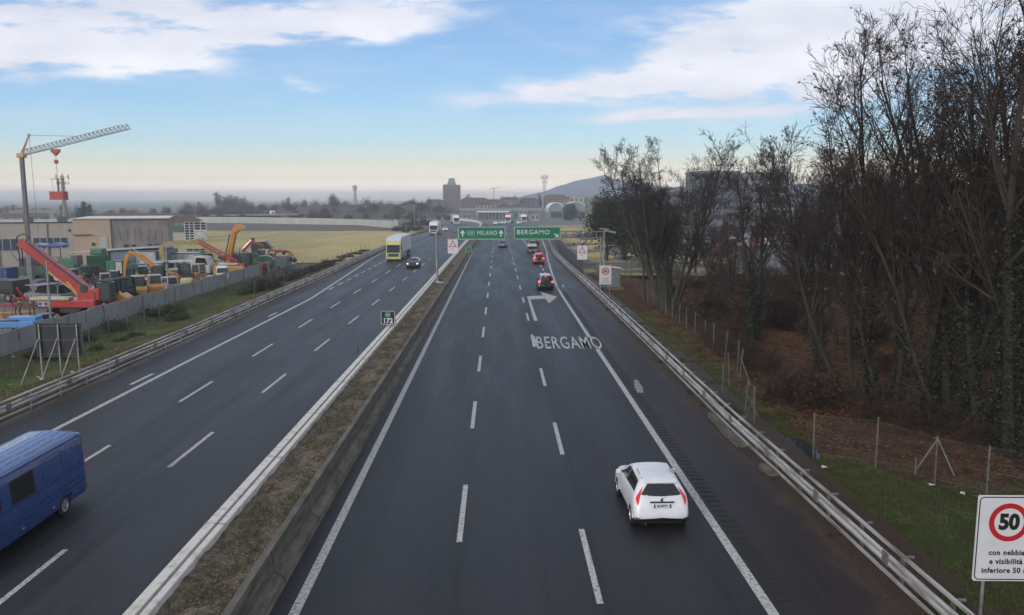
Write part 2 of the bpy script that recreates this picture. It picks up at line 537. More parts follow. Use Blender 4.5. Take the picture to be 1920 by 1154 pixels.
def polyline_strip(mb, pts, w, z):
    P = [Vector((p[0], p[1])) for p in pts]; vs = []
    for i, p in enumerate(P):
        d = (P[min(i + 1, len(P) - 1)] - P[max(i - 1, 0)]).normalized(); nn = Vector((d.y, -d.x)) * w / 2
        vs += [(p.x - nn.x, p.y - nn.y, z), (p.x + nn.x, p.y + nn.y, z)]
    mb.add(vs, [(2 * i, 2 * i + 1, 2 * i + 3, 2 * i + 2) for i in range(len(P) - 1)])


# ground to the horizon
m = MB()
gx, gyy = [-9000, -32.1, -22.8, 9.95, 74.5, 9000], [-600, 6, 107, 119, 12000]
for i in range(5):
    for j in range(4):
        if (i == 1 and j in (1, 2)) or (i == 3 and j == 1): continue      # the two verges have their own ground
        m.add([(gx[i], gyy[j], -.06), (gx[i + 1], gyy[j], -.06), (gx[i + 1], gyy[j + 1], -.06), (gx[i], gyy[j + 1], -.06)], [(0, 1, 2, 3)])
tag(m.build('ground', M_FAR), kind='structure')

# carriageways
m = MB(); m.prism([(-22.7, -.3), (-22.7, 0), (12.2, 0), (12.2, -.3)], -30, 330, 'y')
road = tag(m.build('road', M_ASPH), kind='structure')
m = MB()
for (x0, x1, y0, y1) in ((12.2, 15.5, 125, 330), (-24.5, -22.7, 80, 330)):
    m.box(((x0 + x1) / 2, (y0 + y1) / 2, -.152), (x1 - x0, y1 - y0, .296))
tag(m.build('road', M_ASPH), kind='structure')
# the road beyond bends left into the junction
def bend(t, off):
    a = R(52) * t; Rr = 150 - off * .8
    cx, cy = -150, 330
    return (cx + (Rr + off * .0) * math.cos(a) + (0), cy + Rr * math.sin(a))
vs = []; fs = []
for i in range(25):
    a = R(62) * i / 24
    for k, off in enumerate((-26, 20)):
        rr_ = 170 + off
        vs.append((-170 + rr_ * math.cos(a), 330 + rr_ * math.sin(a), -.004))
for i in range(24): fs.append((2 * i, 2 * i + 1, 2 * i + 3, 2 * i + 2))
m = MB(); m.add(vs, fs); m.add([(-30, 325, -.012), (70, 325, -.012), (90, 520, -.012), (-60, 520, -.012)], [(0, 1, 2, 3)])
M_FARROAD = pm('far_road', (.15, .15, .155), .85, .1, .2, col2=(.10, .10, .105))
tag(m.build('junction_road', M_FARROAD), kind='structure')

# painted markings
pz = .004
def marks(name, fn):
    mb = MB(); fn(mb); o = mb.build(name, M_PAINT); tag(o, kind='structure'); return o
marks('edge_line', lambda mb: strip(mb, -5.13, -4.87, -10, 330, pz, 40))
def _re(mb):
    polyline_strip(mb, [(6.68, -10), (6.70, 40), (6.70, 53.3)], .27, pz)
    polyline_strip(mb, [(6.70, 57.9), (6.75, 80), (6.83, 92.8), (7.30, 107.4), (8.0, 125), (8.85, 145), (9.45, 155), (11.1, 202), (12.6, 250), (13.4, 320)], .27, pz)
marks('edge_line', _re)
def _le(mb):
    polyline_strip(mb, [(-19.62, -10), (-19.53, 35), (-19.48, 48.6), (-19.3, 70), (-19.25, 82), (-19.6, 89.5), (-20.4, 107.4), (-21.5, 130), (-22.4, 152), (-22.2, 180), (-20.9, 210), (-20.2, 240), (-19.6, 300)], .26, pz)
marks('edge_line', _le)
def _lml(mb): polyline_strip(mb, [(-8.95, -10), (-8.9, 40), (-8.2, 150), (-7.3, 300)], .0 + .02, pz)
def dashes(name, f, y0, per, ln, n, w=.16):
    def fn(mb):
        for i in range(n):
            y = y0 + per * i; mb.add([(f(y) - w / 2, y, pz), (f(y) + w / 2, y, pz), (f(y + ln) + w / 2, y + ln, pz), (f(y + ln) - w / 2, y + ln, pz)], [(0, 1, 2, 3)])
    marks(name, fn)
dashes('lane_dashes', lambda y: -1.17 + .0008 * max(0, y - 40), 22.5 - 23.8, 11.9, 4.8, 27, .17)
dashes('lane_dashes', lambda y: 2.53 - .0002 * max(0, y - 60), 18.8 - 11.85, 11.85, 4.6, 12, .17)
dashes('lane_dashes', lambda y: 2.5 + .0002 * (y - 150), 150, 6.0, 3.0, 28, .17)
dashes('lane_dashes', lambda y: -12.53 + drift(y), 29.4 - 23.6, 11.8, 4.6, 26, .17)
dashes('lane_dashes', lambda y: -16.1 + drift(y), 39.5 - 35.4, 11.75, 4.6, 26, .17)
dashes('lane_dashes', lambda y: -19.15 + .0065 * (y - 90), 90, 5.3, 2.9, 44, .22)
dashes('lane_dashes', lambda y: 6.52, 96, 6.3, 3.2, 14, .25)
marks('divider_line', lambda mb: polyline_strip(mb, [(6.5, 182), (6.4, 205), (6.6, 260)], .22, pz))
def _spare(mb):
    for (x, y, x2, y2) in ((-20.15, 43.2, -20.1, 46.0), (-19.95, 69, -19.9, 71.5), (7.55, 92, 7.7, 95)):
        polyline_strip(mb, [(x, y), (x2, y2)], .22, pz)
marks('edge_dash', _spare)
# right-turn arrow: stem, bar, head
def _arrow(mb):
    z = pz + .004
    mb.add([(2.98, 66.2, z), (3.28, 66.2, z), (3.25, 80.6, z), (3.02, 83.4, z)], [(0, 1, 2, 3)])
    mb.add([(3.06, 80.6, z + .004), (4.98, 81.4, z + .004), (4.98, 84.2, z + .004), (3.0, 83.3, z + .004)], [(0, 1, 2, 3)])
    mb.add([(4.95, 77.6, z), (6.15, 83.0, z), (4.6, 87.6, z)], [(0, 1, 2)])
marks('turn_arrow', _arrow)
bt = text_mesh('road_lettering', 'BERGAMO', 1.0, M_PAINT, loc=(4.98, 55.85, pz + .006), xs=1.0, bold=.006, ext=.001, space=1.12)
bx = [v.co.x for v in bt.data.vertices]; by = [v.co.y for v in bt.data.vertices]
bt.data.transform(Matrix.Translation((-(max(bx) + min(bx)) / 2, -(max(by) + min(by)) / 2, 0)))
bt.scale = (4.55 / (max(bx) - min(bx)), 4.9 / (max(by) - min(by)), 1)
bt.rotation_euler = (0, 0, R(-1.5))
tag(bt, kind='structure')
mb = MB(); polyline_strip(mb, [(2.47, 54.2), (2.5, 59.2)], .2, pz + .004); polyline_strip(mb, [(2.70, 54.2), (2.62, 58.6)], .12, pz + .004); tag(mb.build('lane_dashes', M_PAINT), kind='structure')
# rumble strip milled along the shoulder line
M_RUMB = pm('milled_asphalt', (.020, .019, .020), .9, .2, 8)
mb = MB()
y = 8.0
while y < 88:
    x0 = 6.93 + (0 if y < 93 else (y - 93) * .036)
    mb.box((x0 + .24, y, .003), (.46 + rnd.uniform(-.03, .03), .17, .006)); y += .42
tag(mb.build('rumble_strip', M_RUMB), kind='structure')
# worn marking smear on the shoulder
mb = MB()
for i in range(9):
    mb.box((7.45 + i * .03, 41.0 + i * .34, .009), (.42 - abs(i - 3) * .04, .16, .008))
tag(mb.build('worn_marking', M_PAINT), kind='structure')

# ---------------- left verge
def sheet(name, x0, x1, y0, y1, dx, dy, fz, mat, fx=None, kind='structure'):
    nx, ny = int((x1 - x0) / dx) + 1, int((y1 - y0) / dy) + 1
    V = []
    for j in range(ny + 1):
        y = y0 + (y1 - y0) * j / ny
        for i in range(nx + 1):
            x = x0 + (x1 - x0) * i / nx
            V.append((x + (fx(y) if fx else 0), y, fz(x, y)))
    Fq = [(j * (nx + 1) + i, j * (nx + 1) + i + 1, (j + 1) * (nx + 1) + i + 1, (j + 1) * (nx + 1) + i) for j in range(ny) for i in range(nx)]
    o = npmesh(name, V, Fq, mat, smooth=True)
    return tag(o, kind=kind)


from mathutils import noise as mnoise
def nz2(x, y, s, a, seed=0): return mnoise.noise(Vector((x * s, y * s, seed))) * a
def sst(x, a, b):
    t = min(1, max(0, (x - a) / (b - a))); return t * t * (3 - 2 * t)
def verge_z(x, y):
    u = -22.7 - x
    z = -.02 + .28 * math.exp(-((u - 1.6) / 1.1) ** 2) - .25 * sst(u, 2.6, 5.5) + .22 * sst(u, 7, 9.2)
    return z + (nz2(x, y, .8, .12) + nz2(x, y, 2.6, .07, 3)) * sst(u, .05, .9)


def verge_mat():
    m, n, l, b = newmat('left_verge')
    t = n.new('ShaderNodeTexCoord'); sp = n.new('ShaderNodeSeparateXYZ'); l.new(t.outputs['Object'], sp.inputs[0])
    a = n.new('ShaderNodeTexNoise'); a.inputs['Scale'].default_value = .55; a.inputs['Detail'].default_value = 9; a.inputs['Roughness'].default_value = .7; l.new(t.outputs['Object'], a.inputs['Vector'])
    ad = n.new('ShaderNodeMath'); ad.operation = 'MULTIPLY_ADD'; l.new(a.outputs['Fac'], ad.inputs[0]); ad.inputs[1].default_value = 8; l.new(sp.outputs[0], ad.inputs[2])
    mr = n.new('ShaderNodeMapRange'); l.new(ad.outputs[0], mr.inputs[0]); mr.inputs[1].default_value = -30 + 4; mr.inputs[2].default_value = -22.5 + 4
    rp = n.new('ShaderNodeValToRGB'); l.new(mr.outputs[0], rp.inputs[0]); e = rp.color_ramp.elements
    e[0].position = 0; e[0].color = (.080, .085, .032, 1)
    e[1].position = .42; e[1].color = (.070, .110, .032, 1)
    for p, c in ((.62, (.115, .100, .045)), (.80, (.100, .066, .036)), (.97, (.052, .038, .026))):
        q = e.new(p); q.color = c + (1,)
    f = n.new('ShaderNodeTexNoise'); f.inputs['Scale'].default_value = 14; f.inputs['Detail'].default_value = 6; f.inputs['Roughness'].default_value = .75; l.new(t.outputs['Object'], f.inputs['Vector'])
    f2 = n.new('ShaderNodeMapRange'); l.new(f.outputs['Fac'], f2.inputs[0]); f2.inputs[1].default_value = .3; f2.inputs[2].default_value = .7; f2.inputs[3].default_value = .45; f2.inputs[4].default_value = 1.5
    x = n.new('ShaderNodeMix'); x.data_type = 'RGBA'; x.blend_type = 'MULTIPLY'; x.inputs[0].default_value = 1; l.new(rp.outputs[0], x.inputs[6])
    cc = n.new('ShaderNodeCombineColor'); [l.new(f2.outputs[0], cc.inputs[i]) for i in range(3)]; l.new(cc.outputs[0], x.inputs[7])
    l.new(x.outputs[2], b.inputs['Base Color']); b.inputs['Roughness'].default_value = .95; b.inputs['Specular IOR Level'].default_value = .15
    bp = n.new('ShaderNodeBump'); bp.inputs['Strength'].default_value = .9; bp.inputs['Distance'].default_value = .06; l.new(f.outputs['Fac'], bp.inputs['Height']); l.new(bp.outputs[0], b.inputs['Normal'])
    return m


sheet('grass_verge', -32.2, -22.55, 5, 330, .55, .8, verge_z, verge_mat())
# field, bank and yard
sheet('field', -260, -32.2, 124.5, 268, 12, 6, lambda x, y: .02 + nz2(x, y, .05, .12), M_FIELD)
sheet('field', -32.2 + .0, -24.6, 128, 268, 2.5, 6, lambda x, y: .03 + .05 * 1, M_FIELD)
M_BANK = pm('brown_bank', (.13, .10, .085), .95, .2, .3, col2=(.075, .06, .05), detail=9)
m = MB(); m.add([(-400, 268, .05), (-22, 268, .05), (-22, 290, .9), (-200, 345, 1.0), (-400, 360, 1)], [(0, 1, 2, 3, 4)])
tag(m.build('brown_bank', M_BANK), kind='structure')
m = MB(); m.prism([(-150, -.3), (-150, .0), (-32.15, .0), (-32.15, -.3)], 20, 135, 'y')
tag(m.build('yard_paving', M_YARD), kind='structure')

# ---------------- median soil
def med_z(x, y): return .55 - .09 * (x + 7) + .04 * math.sin((x + 7) * 4.2) + nz2(x, y, 1.5, .10) + nz2(x, y, 5, .05, 5)
sheet('median_soil', -7.87, -5.9, 5, 330, .16, .35, med_z, M_SOIL, fx=driftb)

# ---------------- right side terrain
def rz(x, y):
    e = sst(x, 9.9, 10.6)
    edge = 12.0 + .03 * y + .6 * math.sin(y * .13)
    z = -.05 * e + (nz2(x, y, .5, .14) + nz2(x, y, 2.2, .06, 4)) * e
    z -= .35 * sst(x, edge, edge + 4) * (1 - .0 * y)
    z += (nz2(x, y, .22, .55, 9)) * sst(x, edge + 1, edge + 6)
    # the ditch with standing water
    d = ((x - 12.45) / .85) ** 2 + ((y - 32.5) / 2.0) ** 2
    z -= .85 * math.exp(-d * 1.2)
    return z


def right_mat():
    m, n, l, b = newmat('right_verge')
    t = n.new('ShaderNodeTexCoord'); sp = n.new('ShaderNodeSeparateXYZ'); l.new(t.outputs['Object'], sp.inputs[0])

    def noi(s, d, r=.7):
        a = n.new('ShaderNodeTexNoise'); a.inputs['Scale'].default_value = s; a.inputs['Detail'].default_value = d; a.inputs['Roughness'].default_value = r; l.new(t.outputs['Object'], a.inputs['Vector']); return a.outputs['Fac']

    def mth(op, a, bb, c=None):
        x = n.new('ShaderNodeMath'); x.operation = op
        for i, q in enumerate((a, bb, c)):
            if q is None: continue
            if isinstance(q, (int, float)): x.inputs[i].default_value = q
            else: l.new(q, x.inputs[i])
        return x.outputs[0]

    def mr(x, a, bb, c=0, d=1):
        q = n.new('ShaderNodeMapRange'); q.interpolation_type = 'SMOOTHSTEP'; l.new(x, q.inputs[0])
        for i, v in enumerate((a, bb, c, d)): q.inputs[i + 1].default_value = v
        return q.outputs[0]

    def ramp(x, cs):
        rp = n.new('ShaderNodeValToRGB'); l.new(x, rp.inputs[0]); e = rp.color_ramp.elements
        e[0].position, e[0].color = cs[0][0], cs[0][1] + (1,); e[1].position, e[1].color = cs[1][0], cs[1][1] + (1,)
        for p, c in cs[2:]:
            q = e.new(p); q.color = c + (1,)
        return rp.outputs[0]

    def mix(f, a, bb, mode='MIX'):
        x = n.new('ShaderNodeMix'); x.data_type = 'RGBA'; x.blend_type = mode
        for i, q in ((0, f), (6, a), (7, bb)):
            if isinstance(q, (int, float)): x.inputs[i].default_value = q
            else: l.new(q, x.inputs[i])
        return x.outputs[2]
    big = noi(.35, 7); med = noi(1.6, 8); fine = noi(16, 6, .8)
    grass = ramp(med, [(.36, (.070, .048, .028)), (.46, (.052, .060, .022)), (.56, (.048, .072, .020)), (.68, (.095, .100, .036))])
    litter = ramp(med, [(.34, (.030, .017, .011)), (.50, (.085, .043, .024)), (.68, (.15, .082, .048))])
    # grass strip between rail and fence; it gives way to litter towards the trees and with distance
    edge = mth('MULTIPLY_ADD', sp.outputs[1], .055, 13.6)      # near: wide; the fence swings in further on
    near = mr(sp.outputs[1], 30.5, 27.5)
    lim = mth('ADD', 13.0, mth('MULTIPLY', near, 7.5))
    x2 = mth('ADD', sp.outputs[0], mth('MULTIPLY', mth('SUBTRACT', big, .5), 4.5))
    far = mr(sp.outputs[1], 58, 80)
    f = mth('MAXIMUM', mr(mth('SUBTRACT', x2, lim), -.3, .9), mth('MULTIPLY', far, .8))
    col = mix(f, grass, litter)
    dirt = mr(mth('ADD', sp.outputs[0], mth('MULTIPLY', mth('SUBTRACT', med, .5), 2.2)), 10.9, 10.2)
    col = mix(dirt, col, ramp(fine, [(.35, (.026, .017, .012)), (.65, (.085, .055, .036))]))
    cc = n.new('ShaderNodeCombineColor'); fk = mr(fine, .3, .7, .45, 1.5); [l.new(fk, cc.inputs[i]) for i in range(3)]
    col = mix(1.0, col, cc.outputs[0], 'MULTIPLY')
    l.new(col, b.inputs['Base Color']); b.inputs['Roughness'].default_value = .95; b.inputs['Specular IOR Level'].default_value = .12
    bp = n.new('ShaderNodeBump'); bp.inputs['Strength'].default_value = 1; bp.inputs['Distance'].default_value = .07; l.new(fine, bp.inputs['Height']); l.new(bp.outputs[0], b.inputs['Normal'])
    return m


sheet('wood_floor', 9.9, 75, 4, 109.5, .5, .5, rz, right_mat())
sheet('field', 11.0, 48, 108, 215, 3, 5, lambda x, y: -.06 + nz2(x, y, .1, .1), M_FIELD)
sheet('field', 16, 60, 240, 400, 6, 10, lambda x, y: -.03, M_FIELD)
m = MB(); m.add([(11.5, 30.4, -.34), (13.4, 30.4, -.34), (13.4, 34.6, -.34), (11.5, 34.6, -.34)], [(0, 1, 2, 3)])
tag(m.build('ditch_water', M_WATER), kind='structure')
# side road and car park beyond the wood
M_SIDE = pm('car_park_paving', (.12, .12, .125), .9, .1, .4)
m = MB(); m.add([(16, 216, .0), (60, 205, .0), (64, 232, .0), (16, 239, .0)], [(0, 1, 2, 3)])
m.add([(34, 112, -.03), (130, 112, -.03), (130, 204, -.03), (34, 204, -.03)], [(0, 1, 2, 3)])
tag(m.build('car_park_paving', M_SIDE), kind='structure')


# ================================================================ BARRIERS AND RAILS
def guardrail(name, label, path, side, y_posts, lower=True):
    "W-beam rail on posts; side=+1 when the posts stand on the +X side"
    t = thing(name, label, 'guardrail', (0, 0, 0))
    s = side
    def prof(pts): return [(p[0] * s, p[1]) for p in pts] if s > 0 else [(p[0] * s, p[1]) for p in pts][::-1]
    wb = [(0, .80), (-.035, .74), (-.035, .70), (.01, .655), (.01, .60), (-.035, .555), (-.035, .50), (0, .45), (.012, .45), (-.02, .505), (-.02, .55), (.028, .60), (.028, .655), (-.02, .70), (-.02, .745), (.012, .80)]
    MB().sweep(prof(wb), path).build('beam', M_STEEL, t)
    MB().sweep(prof([(.13, .86), (.13, .92), (.23, .92), (.23, .86)]), path).build('top_rail', M_STEEL, t)
    for i in range(0, len(y_posts), 2): MB().box((y_posts[i][0] - .02 * s, y_posts[i][1] + .4, .63), (.07, .34, .33)).build('splice', M_STEELD, t)
    if lower: MB().sweep(prof([(-.02, .20), (-.02, .29), (.03, .29), (.03, .20)]), path).build('lower_rail', M_STEEL, t)
    for i, (x, y) in enumerate(y_posts):
        mb = MB().box((x + .22 * s, y, .38), (.06, .12, 1.0)).box((x + .12 * s, y, .62), (.2, .08, .14)).box((x + .34 * s, y, .84), (.34, .06, .05))
        mb.build('post', M_STEELD, t)
    return t


def along(path, y0, y1, st):
    out = []; y = y0
    while y < y1:
        for i in range(len(path) - 1):
            if path[i][1] <= y <= path[i + 1][1]:
                f = (y - path[i][1]) / (path[i + 1][1] - path[i][1]); out.append((path[i][0] + (path[i + 1][0] - path[i][0]) * f, y)); break
        y += st
    return out


pathR = [(10.35, 2), (10.3, 16), (10.02, 34), (10.15, 55), (10.2, 70), (10.2, 97), (10.05, 125), (10.05, 140), (10.5, 160), (11.7, 186), (13.4, 220), (14.5, 260)]
guardrail('guardrail', 'weathered steel guardrail beside the wood, along the outer shoulder of the outbound carriageway', pathR, +1, along(pathR, 6, 190, 2.25))
pathL = [(-22.5, 5), (-22.4, 36), (-22.3, 60), (-22.45, 85), (-22.4, 102), (-22.7, 120), (-23.05, 158), (-22.2, 197), (-19.8, 233), (-19.4, 262)]
guardrail('guardrail', 'pale steel guardrail on posts between the grass verge and the oncoming carriageway', pathL, -1, along(pathL, 20, 200, 2.6))

ys = [4 + 4 * i for i in range(81)]
t = thing('median_barrier', 'pale concrete barrier with a slotted top between oncoming lanes and the median soil', 'barrier')
pl = [(-8.12 + driftb(y) * 1.15, y) for y in ys]
MB().sweep([(-.50, 0), (-.46, .12), (-.34, .30), (-.30, .82), (-.27, .85), (.0, .85), (.0, .6), (.07, .6), (.07, .81), (.24, .81), (.26, .79), (.30, .0)], pl).build('wall', M_CONC, t)
mb = MB()
for i in range(0, 40):
    y = 10 + i * 6.0
    mb.box((-8.12 + driftb(y) * 1.15 - .12, y, .8515), (.39, .03, .01)); mb.box((-8.12 + driftb(y) * 1.15 + .2, y, .8315), (.24, .03, .01))
mb.build('joint', M_STEELD, t)
t = thing('median_barrier', 'dark stained old concrete barrier between the median soil and the outbound carriageway', 'barrier')
pr_ = [(-6.06 + driftb(y), y) for y in ys]
MB().sweep([(-.10, 0), (-.10, .90), (.09, .90), (.16, .32), (.40, .16), (.46, 0)], pr_).build('wall', M_CONCO, t)
mb = MB()
for i in range(0, 70):
    y = 8 + i * 4.0; x = -6.06 + driftb(y)
    mb.add([(x + .095, y, .9), (x + .165, y, .325), (x + .405, y, .165), (x + .46, y, .0), (x + .46, y + .05, .0), (x + .405, y + .05, .165), (x + .165, y + .05, .325), (x + .095, y + .05, .9)], [(0, 1, 6, 7), (1, 2, 5, 6), (2, 3, 4, 5)])
mb.build('joint', pm('joint_dark', (.03, .028, .024), .9), t)

# yard wall of grey concrete panels
M_WALLG = pm('grey_panel', (.27, .275, .285), .85, .2, 1.2, col2=(.19, .195, .205), lo=.3, hi=.6, detail=9, stretch=(1, .6, .25))
t = thing('yard_wall', 'long grey concrete panel wall closing the machinery yard off from the grass verge', 'wall')
y = 22.0; k = 0
pan = MB(); post = []
while y < 124:
    z = 1.50 + .06 * math.sin(k * 1.9) + .02 * (k % 3)
    pan.box((-32.2 - .01 * (k % 2), y + 1.2, z / 2), (.10, 2.385, z)); k += 1; y += 2.4
pan.build('panels', M_WALLG, t)
y = 22.0
while y < 124.5:
    MB().box((-32.12, y, .85), (.16, .16, 1.7)).build('post', M_WALLG, t); y += 7.2
MB().box((-37, 124.2, .75), (9.7, .10, 1.5)).build('end_panel', M_WALLG, t)
# drain stains down the panels
mb = MB()
for i in range(26):
    y = 40 + i * 3.1 + rnd.random() * 1.4; h = .35 + rnd.random() * .6
    mb.box((-32.1415, y, 1.45 - h / 2), (.004, .06 + rnd.random() * .12, h))
mb.build('stain', pm('damp_stain', (.13, .13, .13), .9), t)


# wire fences ------------------------------------------------
def mesh_mat():
    m, n, l, b = newmat('chain_link')
    t = n.new('ShaderNodeTexCoord'); mp = n.new('ShaderNodeMapping'); mp.inputs['Rotation'].default_value = (0, 0, 0); l.new(t.outputs['UV'], mp.inputs[0])
    sp = n.new('ShaderNodeSeparateXYZ'); l.new(mp.outputs[0], sp.inputs[0])

    def mth(op, a, bb):
        x = n.new('ShaderNodeMath'); x.operation = op
        for i, q in enumerate((a, bb)):
            if isinstance(q, (int, float)): x.inputs[i].default_value = q
            else: l.new(q, x.inputs[i])
        return x.outputs[0]
    f = []
    for a in (mth('ADD', sp.outputs[0], sp.outputs[1]), mth('SUBTRACT', sp.outputs[0], sp.outputs[1])):
        f.append(mth('LESS_THAN', mth('FRACT', mth('MULTIPLY', a, 9.0), 0), .035))
    g = mth('MAXIMUM', f[0], f[1])
    l.new(g, b.inputs['Alpha']); b.inputs['Base Color'].default_value = (.12, .12, .115, 1); b.inputs['Roughness'].default_value = .6
    return m


M_LINK = mesh_mat()
M_POST = pm('fence_post', (.155, .155, .145), .7, .2, 3, col2=(.08, .08, .07))
M_POSTD = pm('fence_post_dark', (.16, .16, .15), .7, .2, 3)


def netting(parent, pts, h, z=0.0, name='netting'):
    vs = []; uv = []; L = 0
    for i, p in enumerate(pts):
        if i: L += math.dist(p[:2], pts[i - 1][:2])
        zz = p[2] if len(p) > 2 else z
        vs += [(p[0], p[1], zz), (p[0], p[1], zz + h)]; uv += [(L, 0), (L, h)]
    fs = [(2 * i, 2 * i + 2, 2 * i + 3, 2 * i + 1) for i in range(len(pts) - 1)]
    me = bpy.data.meshes.new(name); me.from_pydata(vs, [], fs); me.materials.append(M_LINK)
    ul = me.uv_layers.new(name='UVMap')
    for lp in me.loops: ul.data[lp.index].uv = uv[lp.vertex_index]
    o = bpy.data.objects.new(name, me); sc.collection.objects.link(o); o.parent = parent
    return o


def wire_fence(label, pts, h=1.9, group=None, lean=0.03, pmat=None, wires=True, braces=()):
    t = thing('wire_fence', label, 'fence', (0, 0, 0), 0, group)
    for i, p in enumerate(pts):
        z0 = p[2] if len(p) > 2 else 0
        MB().tube([(p[0], p[1], z0 - .2), (p[0] + rnd.uniform(-lean, lean) * 2, p[1] + rnd.uniform(-lean, lean) * 2, z0 + h + rnd.uniform(-.1, .1))], .035, 5).build('post', pmat or M_POST, t)
    if wires:
        for zz in (.3, 1.0, h - .08):
            mb = MB()
            for a, b in zip(pts[:-1], pts[1:]):
                za, zb = (a[2] if len(a) > 2 else 0), (b[2] if len(b) > 2 else 0)
                mb.tube([(a[0], a[1], za + zz), (b[0], b[1], zb + zz)], .006, 3, False)
            mb.build('wire', M_POSTD, t)
    netting(t, [(p[0], p[1], (p[2] if len(p) > 2 else 0) + .05) for p in pts], h - .15)
    for (a, b) in braces: MB().tube([a, b], .03, 5).build('brace', M_POST, t)
    return t


P1 = [(12.7, 31.0), (14.5, 29.45), (16.35, 28.6), (17.3, 26.96), (18.6, 25.0), (19.6, 23.2)]
wire_fence('wire fence near the road sign, on bare grey posts with a two-legged braced post', [(x, y, rz(x, y)) for x, y in P1], 1.95,
           braces=[((16.35, 28.6, 1.2), (15.45, 28.34, .05)), ((15.45, 28.34, .55), (15.45, 28.34, -.1)), ((16.35, 28.6, 1.2), (16.6, 27.8, .05))])
P2 = [(11.45, 34.6), (11.55, 36.4), (11.5, 40.0), (12.6, 42.5), (13.6, 44.0), (14.2, 46.5), (14.3, 49.5), (14.4, 52.5), (14.5, 55.5), (14.6, 58.5), (14.7, 61.5), (14.8, 64.5), (14.9, 67.5), (15.0, 70.5), (15.1, 73.5), (15.1, 76.5), (15.1, 80), (15.2, 84), (15.3, 88), (15.6, 93), (16, 98), (16.5, 103), (17, 107)]
wire_fence('long chain-link fence on thin posts running along the foot of the wood', [(x, y, rz(x, y)) for x, y in P2], 1.8, lean=.07,
           braces=[((11.55, 36.4, 1.2), (12.1, 36.1, 0)), ((11.45, 34.6, 1.3), (11.1, 35.2, 0)), ((13.6, 44.0, 1.3), (13.9, 42.6, -.3))])
P3 = [(-29.3 + .02 * math.sin(y), y, verge_z(-29.3, y)) for y in range(36, 122, 3)]
wire_fence('low chain-link fence on thin posts standing in the grass in front of the yard wall', P3, 1.35, pmat=M_POST)
P4 = [(-26.2, y, 0) for y in (86, 89, 92, 95, 98, 101, 104, 107, 110, 113, 116, 119, 123, 127, 131, 135, 139, 143, 148, 153, 158, 163)]
wire_fence('chain-link fence through dark brambles between the guardrail and the field', P4, 1.5, pmat=M_POSTD)

# dark boarded fence between the exit shoulder and the field
M_DARKF = pm('dark_fence', (.085, .09, .10), .8, .2, 2, col2=(.05, .052, .06), stretch=(1, 4, .2))
t = thing('screen_fence', 'dark corrugated screen fence curving between the exit lane guardrail and the field', 'fence')
fp = [(11.35, 107.5), (11.45, 115), (11.55, 122), (11.65, 130), (11.95, 144), (12.5, 160), (13.1, 175), (13.7, 191), (14.9, 215), (16, 245)]
mb = MB()
for a, b in zip(fp[:-1], fp[1:]):
    L = math.dist(a, b); n_ = int(L / .35)
    for i in range(n_):
        f = (i + .5) / n_; mb.box((a[0] + (b[0] - a[0]) * f + .02 * (i % 2), a[1] + (b[1] - a[1]) * f, .98), (.04, L / n_ * .97, 1.95))
mb.build('corrugated_sheet', M_DARKF, t)
for p in fp: MB().box((p[0] + .08, p[1], 1.05), (.1, .1, 2.15)).build('post', M_STEELD, t)
P5 = [(11.4, 107.4), (13.0, 107.3), (14.6, 107.3), (16.2, 107.5), (18, 107.8), (20, 108), (22, 108.2)]
wire_fence('short tall netting fence crossing behind the grey kiosk', [(x, y, 0) for x, y in P5], 2.4, pmat=M_POSTD)
# far pale retaining wall
M_PALEW = pm('pale_wall', (.46, .45, .43), .8, .1, .3, col2=(.38, .37, .36), stretch=(1, 1, .2))
t = thing('retaining_wall', 'long pale curved wall beyond the yellow field', 'wall')
wp = [(-165, 352), (-130, 347), (-95, 335), (-70, 318), (-52, 300), (-38.5, 282), (-35.2, 275)]
vs = []
mb = MB()
for a, b in zip(wp[:-1], wp[1:]):
    mb.bar((a[0], a[1], 1.75), (b[0], b[1], 1.75), .35, 2.5)
mb.build('panels', M_PALEW, t)
MB().box((-34.9, 274.6, 1.9), (1.4, .5, 3.1)).build('end_pier', M_PALEW, t)

# ================================================================ VEHICLES
def glass_mat():
    m, n, l, b = newmat('car_glass')
    b.inputs['Base Color'].default_value = (.012, .014, .016, 1); b.inputs['Roughness'].default_value = .06; b.inputs['Specular IOR Level'].default_value = .7
    return m


M_GLASS = glass_mat()
M_TYRE = pm('tyre_rubber', (.020, .020, .021), .85, .2, 12)
M_RIM = pm('alloy_rim', (.50, .50, .52), .35, .1, 5, metal=.7)
M_BLACK = pm('black_plastic', (.018, .018, .019), .6, .2, 5)
M_DARK = pm('dark_underbody', (.008, .008, .008), .95, .1, 5)
M_CHROME = pm('bright_metal', (.6, .6, .62), .2, .1, 5, metal=.9)
M_RED = emis('rear_light', (.60, .02, .03), .12, .12)
M_BRAKE = emis('brake_light', (1.0, .07, .05), 2.2)
M_HEAD = emis('headlight', (1.0, .97, .88), 2.5)
M_LAMP = pm('lamp_glass', (.55, .56, .58), .1, .1, 8)
M_PLATE = pm('plate_white', (.72, .73, .75), .4, .03, 5)
M_PBLUE = pm('plate_blue', (.03, .08, .30), .4, .05, 5)
M_ORANGE = emis('side_marker', (.7, .16, .08), .1)
M_WHITEP = paint('white_paint', (.78, .80, .83))
M_BLUEP = pm('blue_paint', (.024, .075, .28), .26, .10, 2.5, coat=1.0, metal=.25)
M_BLACKP = paint('black_paint', (.014, .014, .016), .22)
M_GREYP = paint('grey_paint', (.10, .11, .12), .25)
M_REDP = paint('red_paint', (.42, .035, .03), .3)
M_SILVERP = paint('silver_paint', (.42, .44, .46), .25)


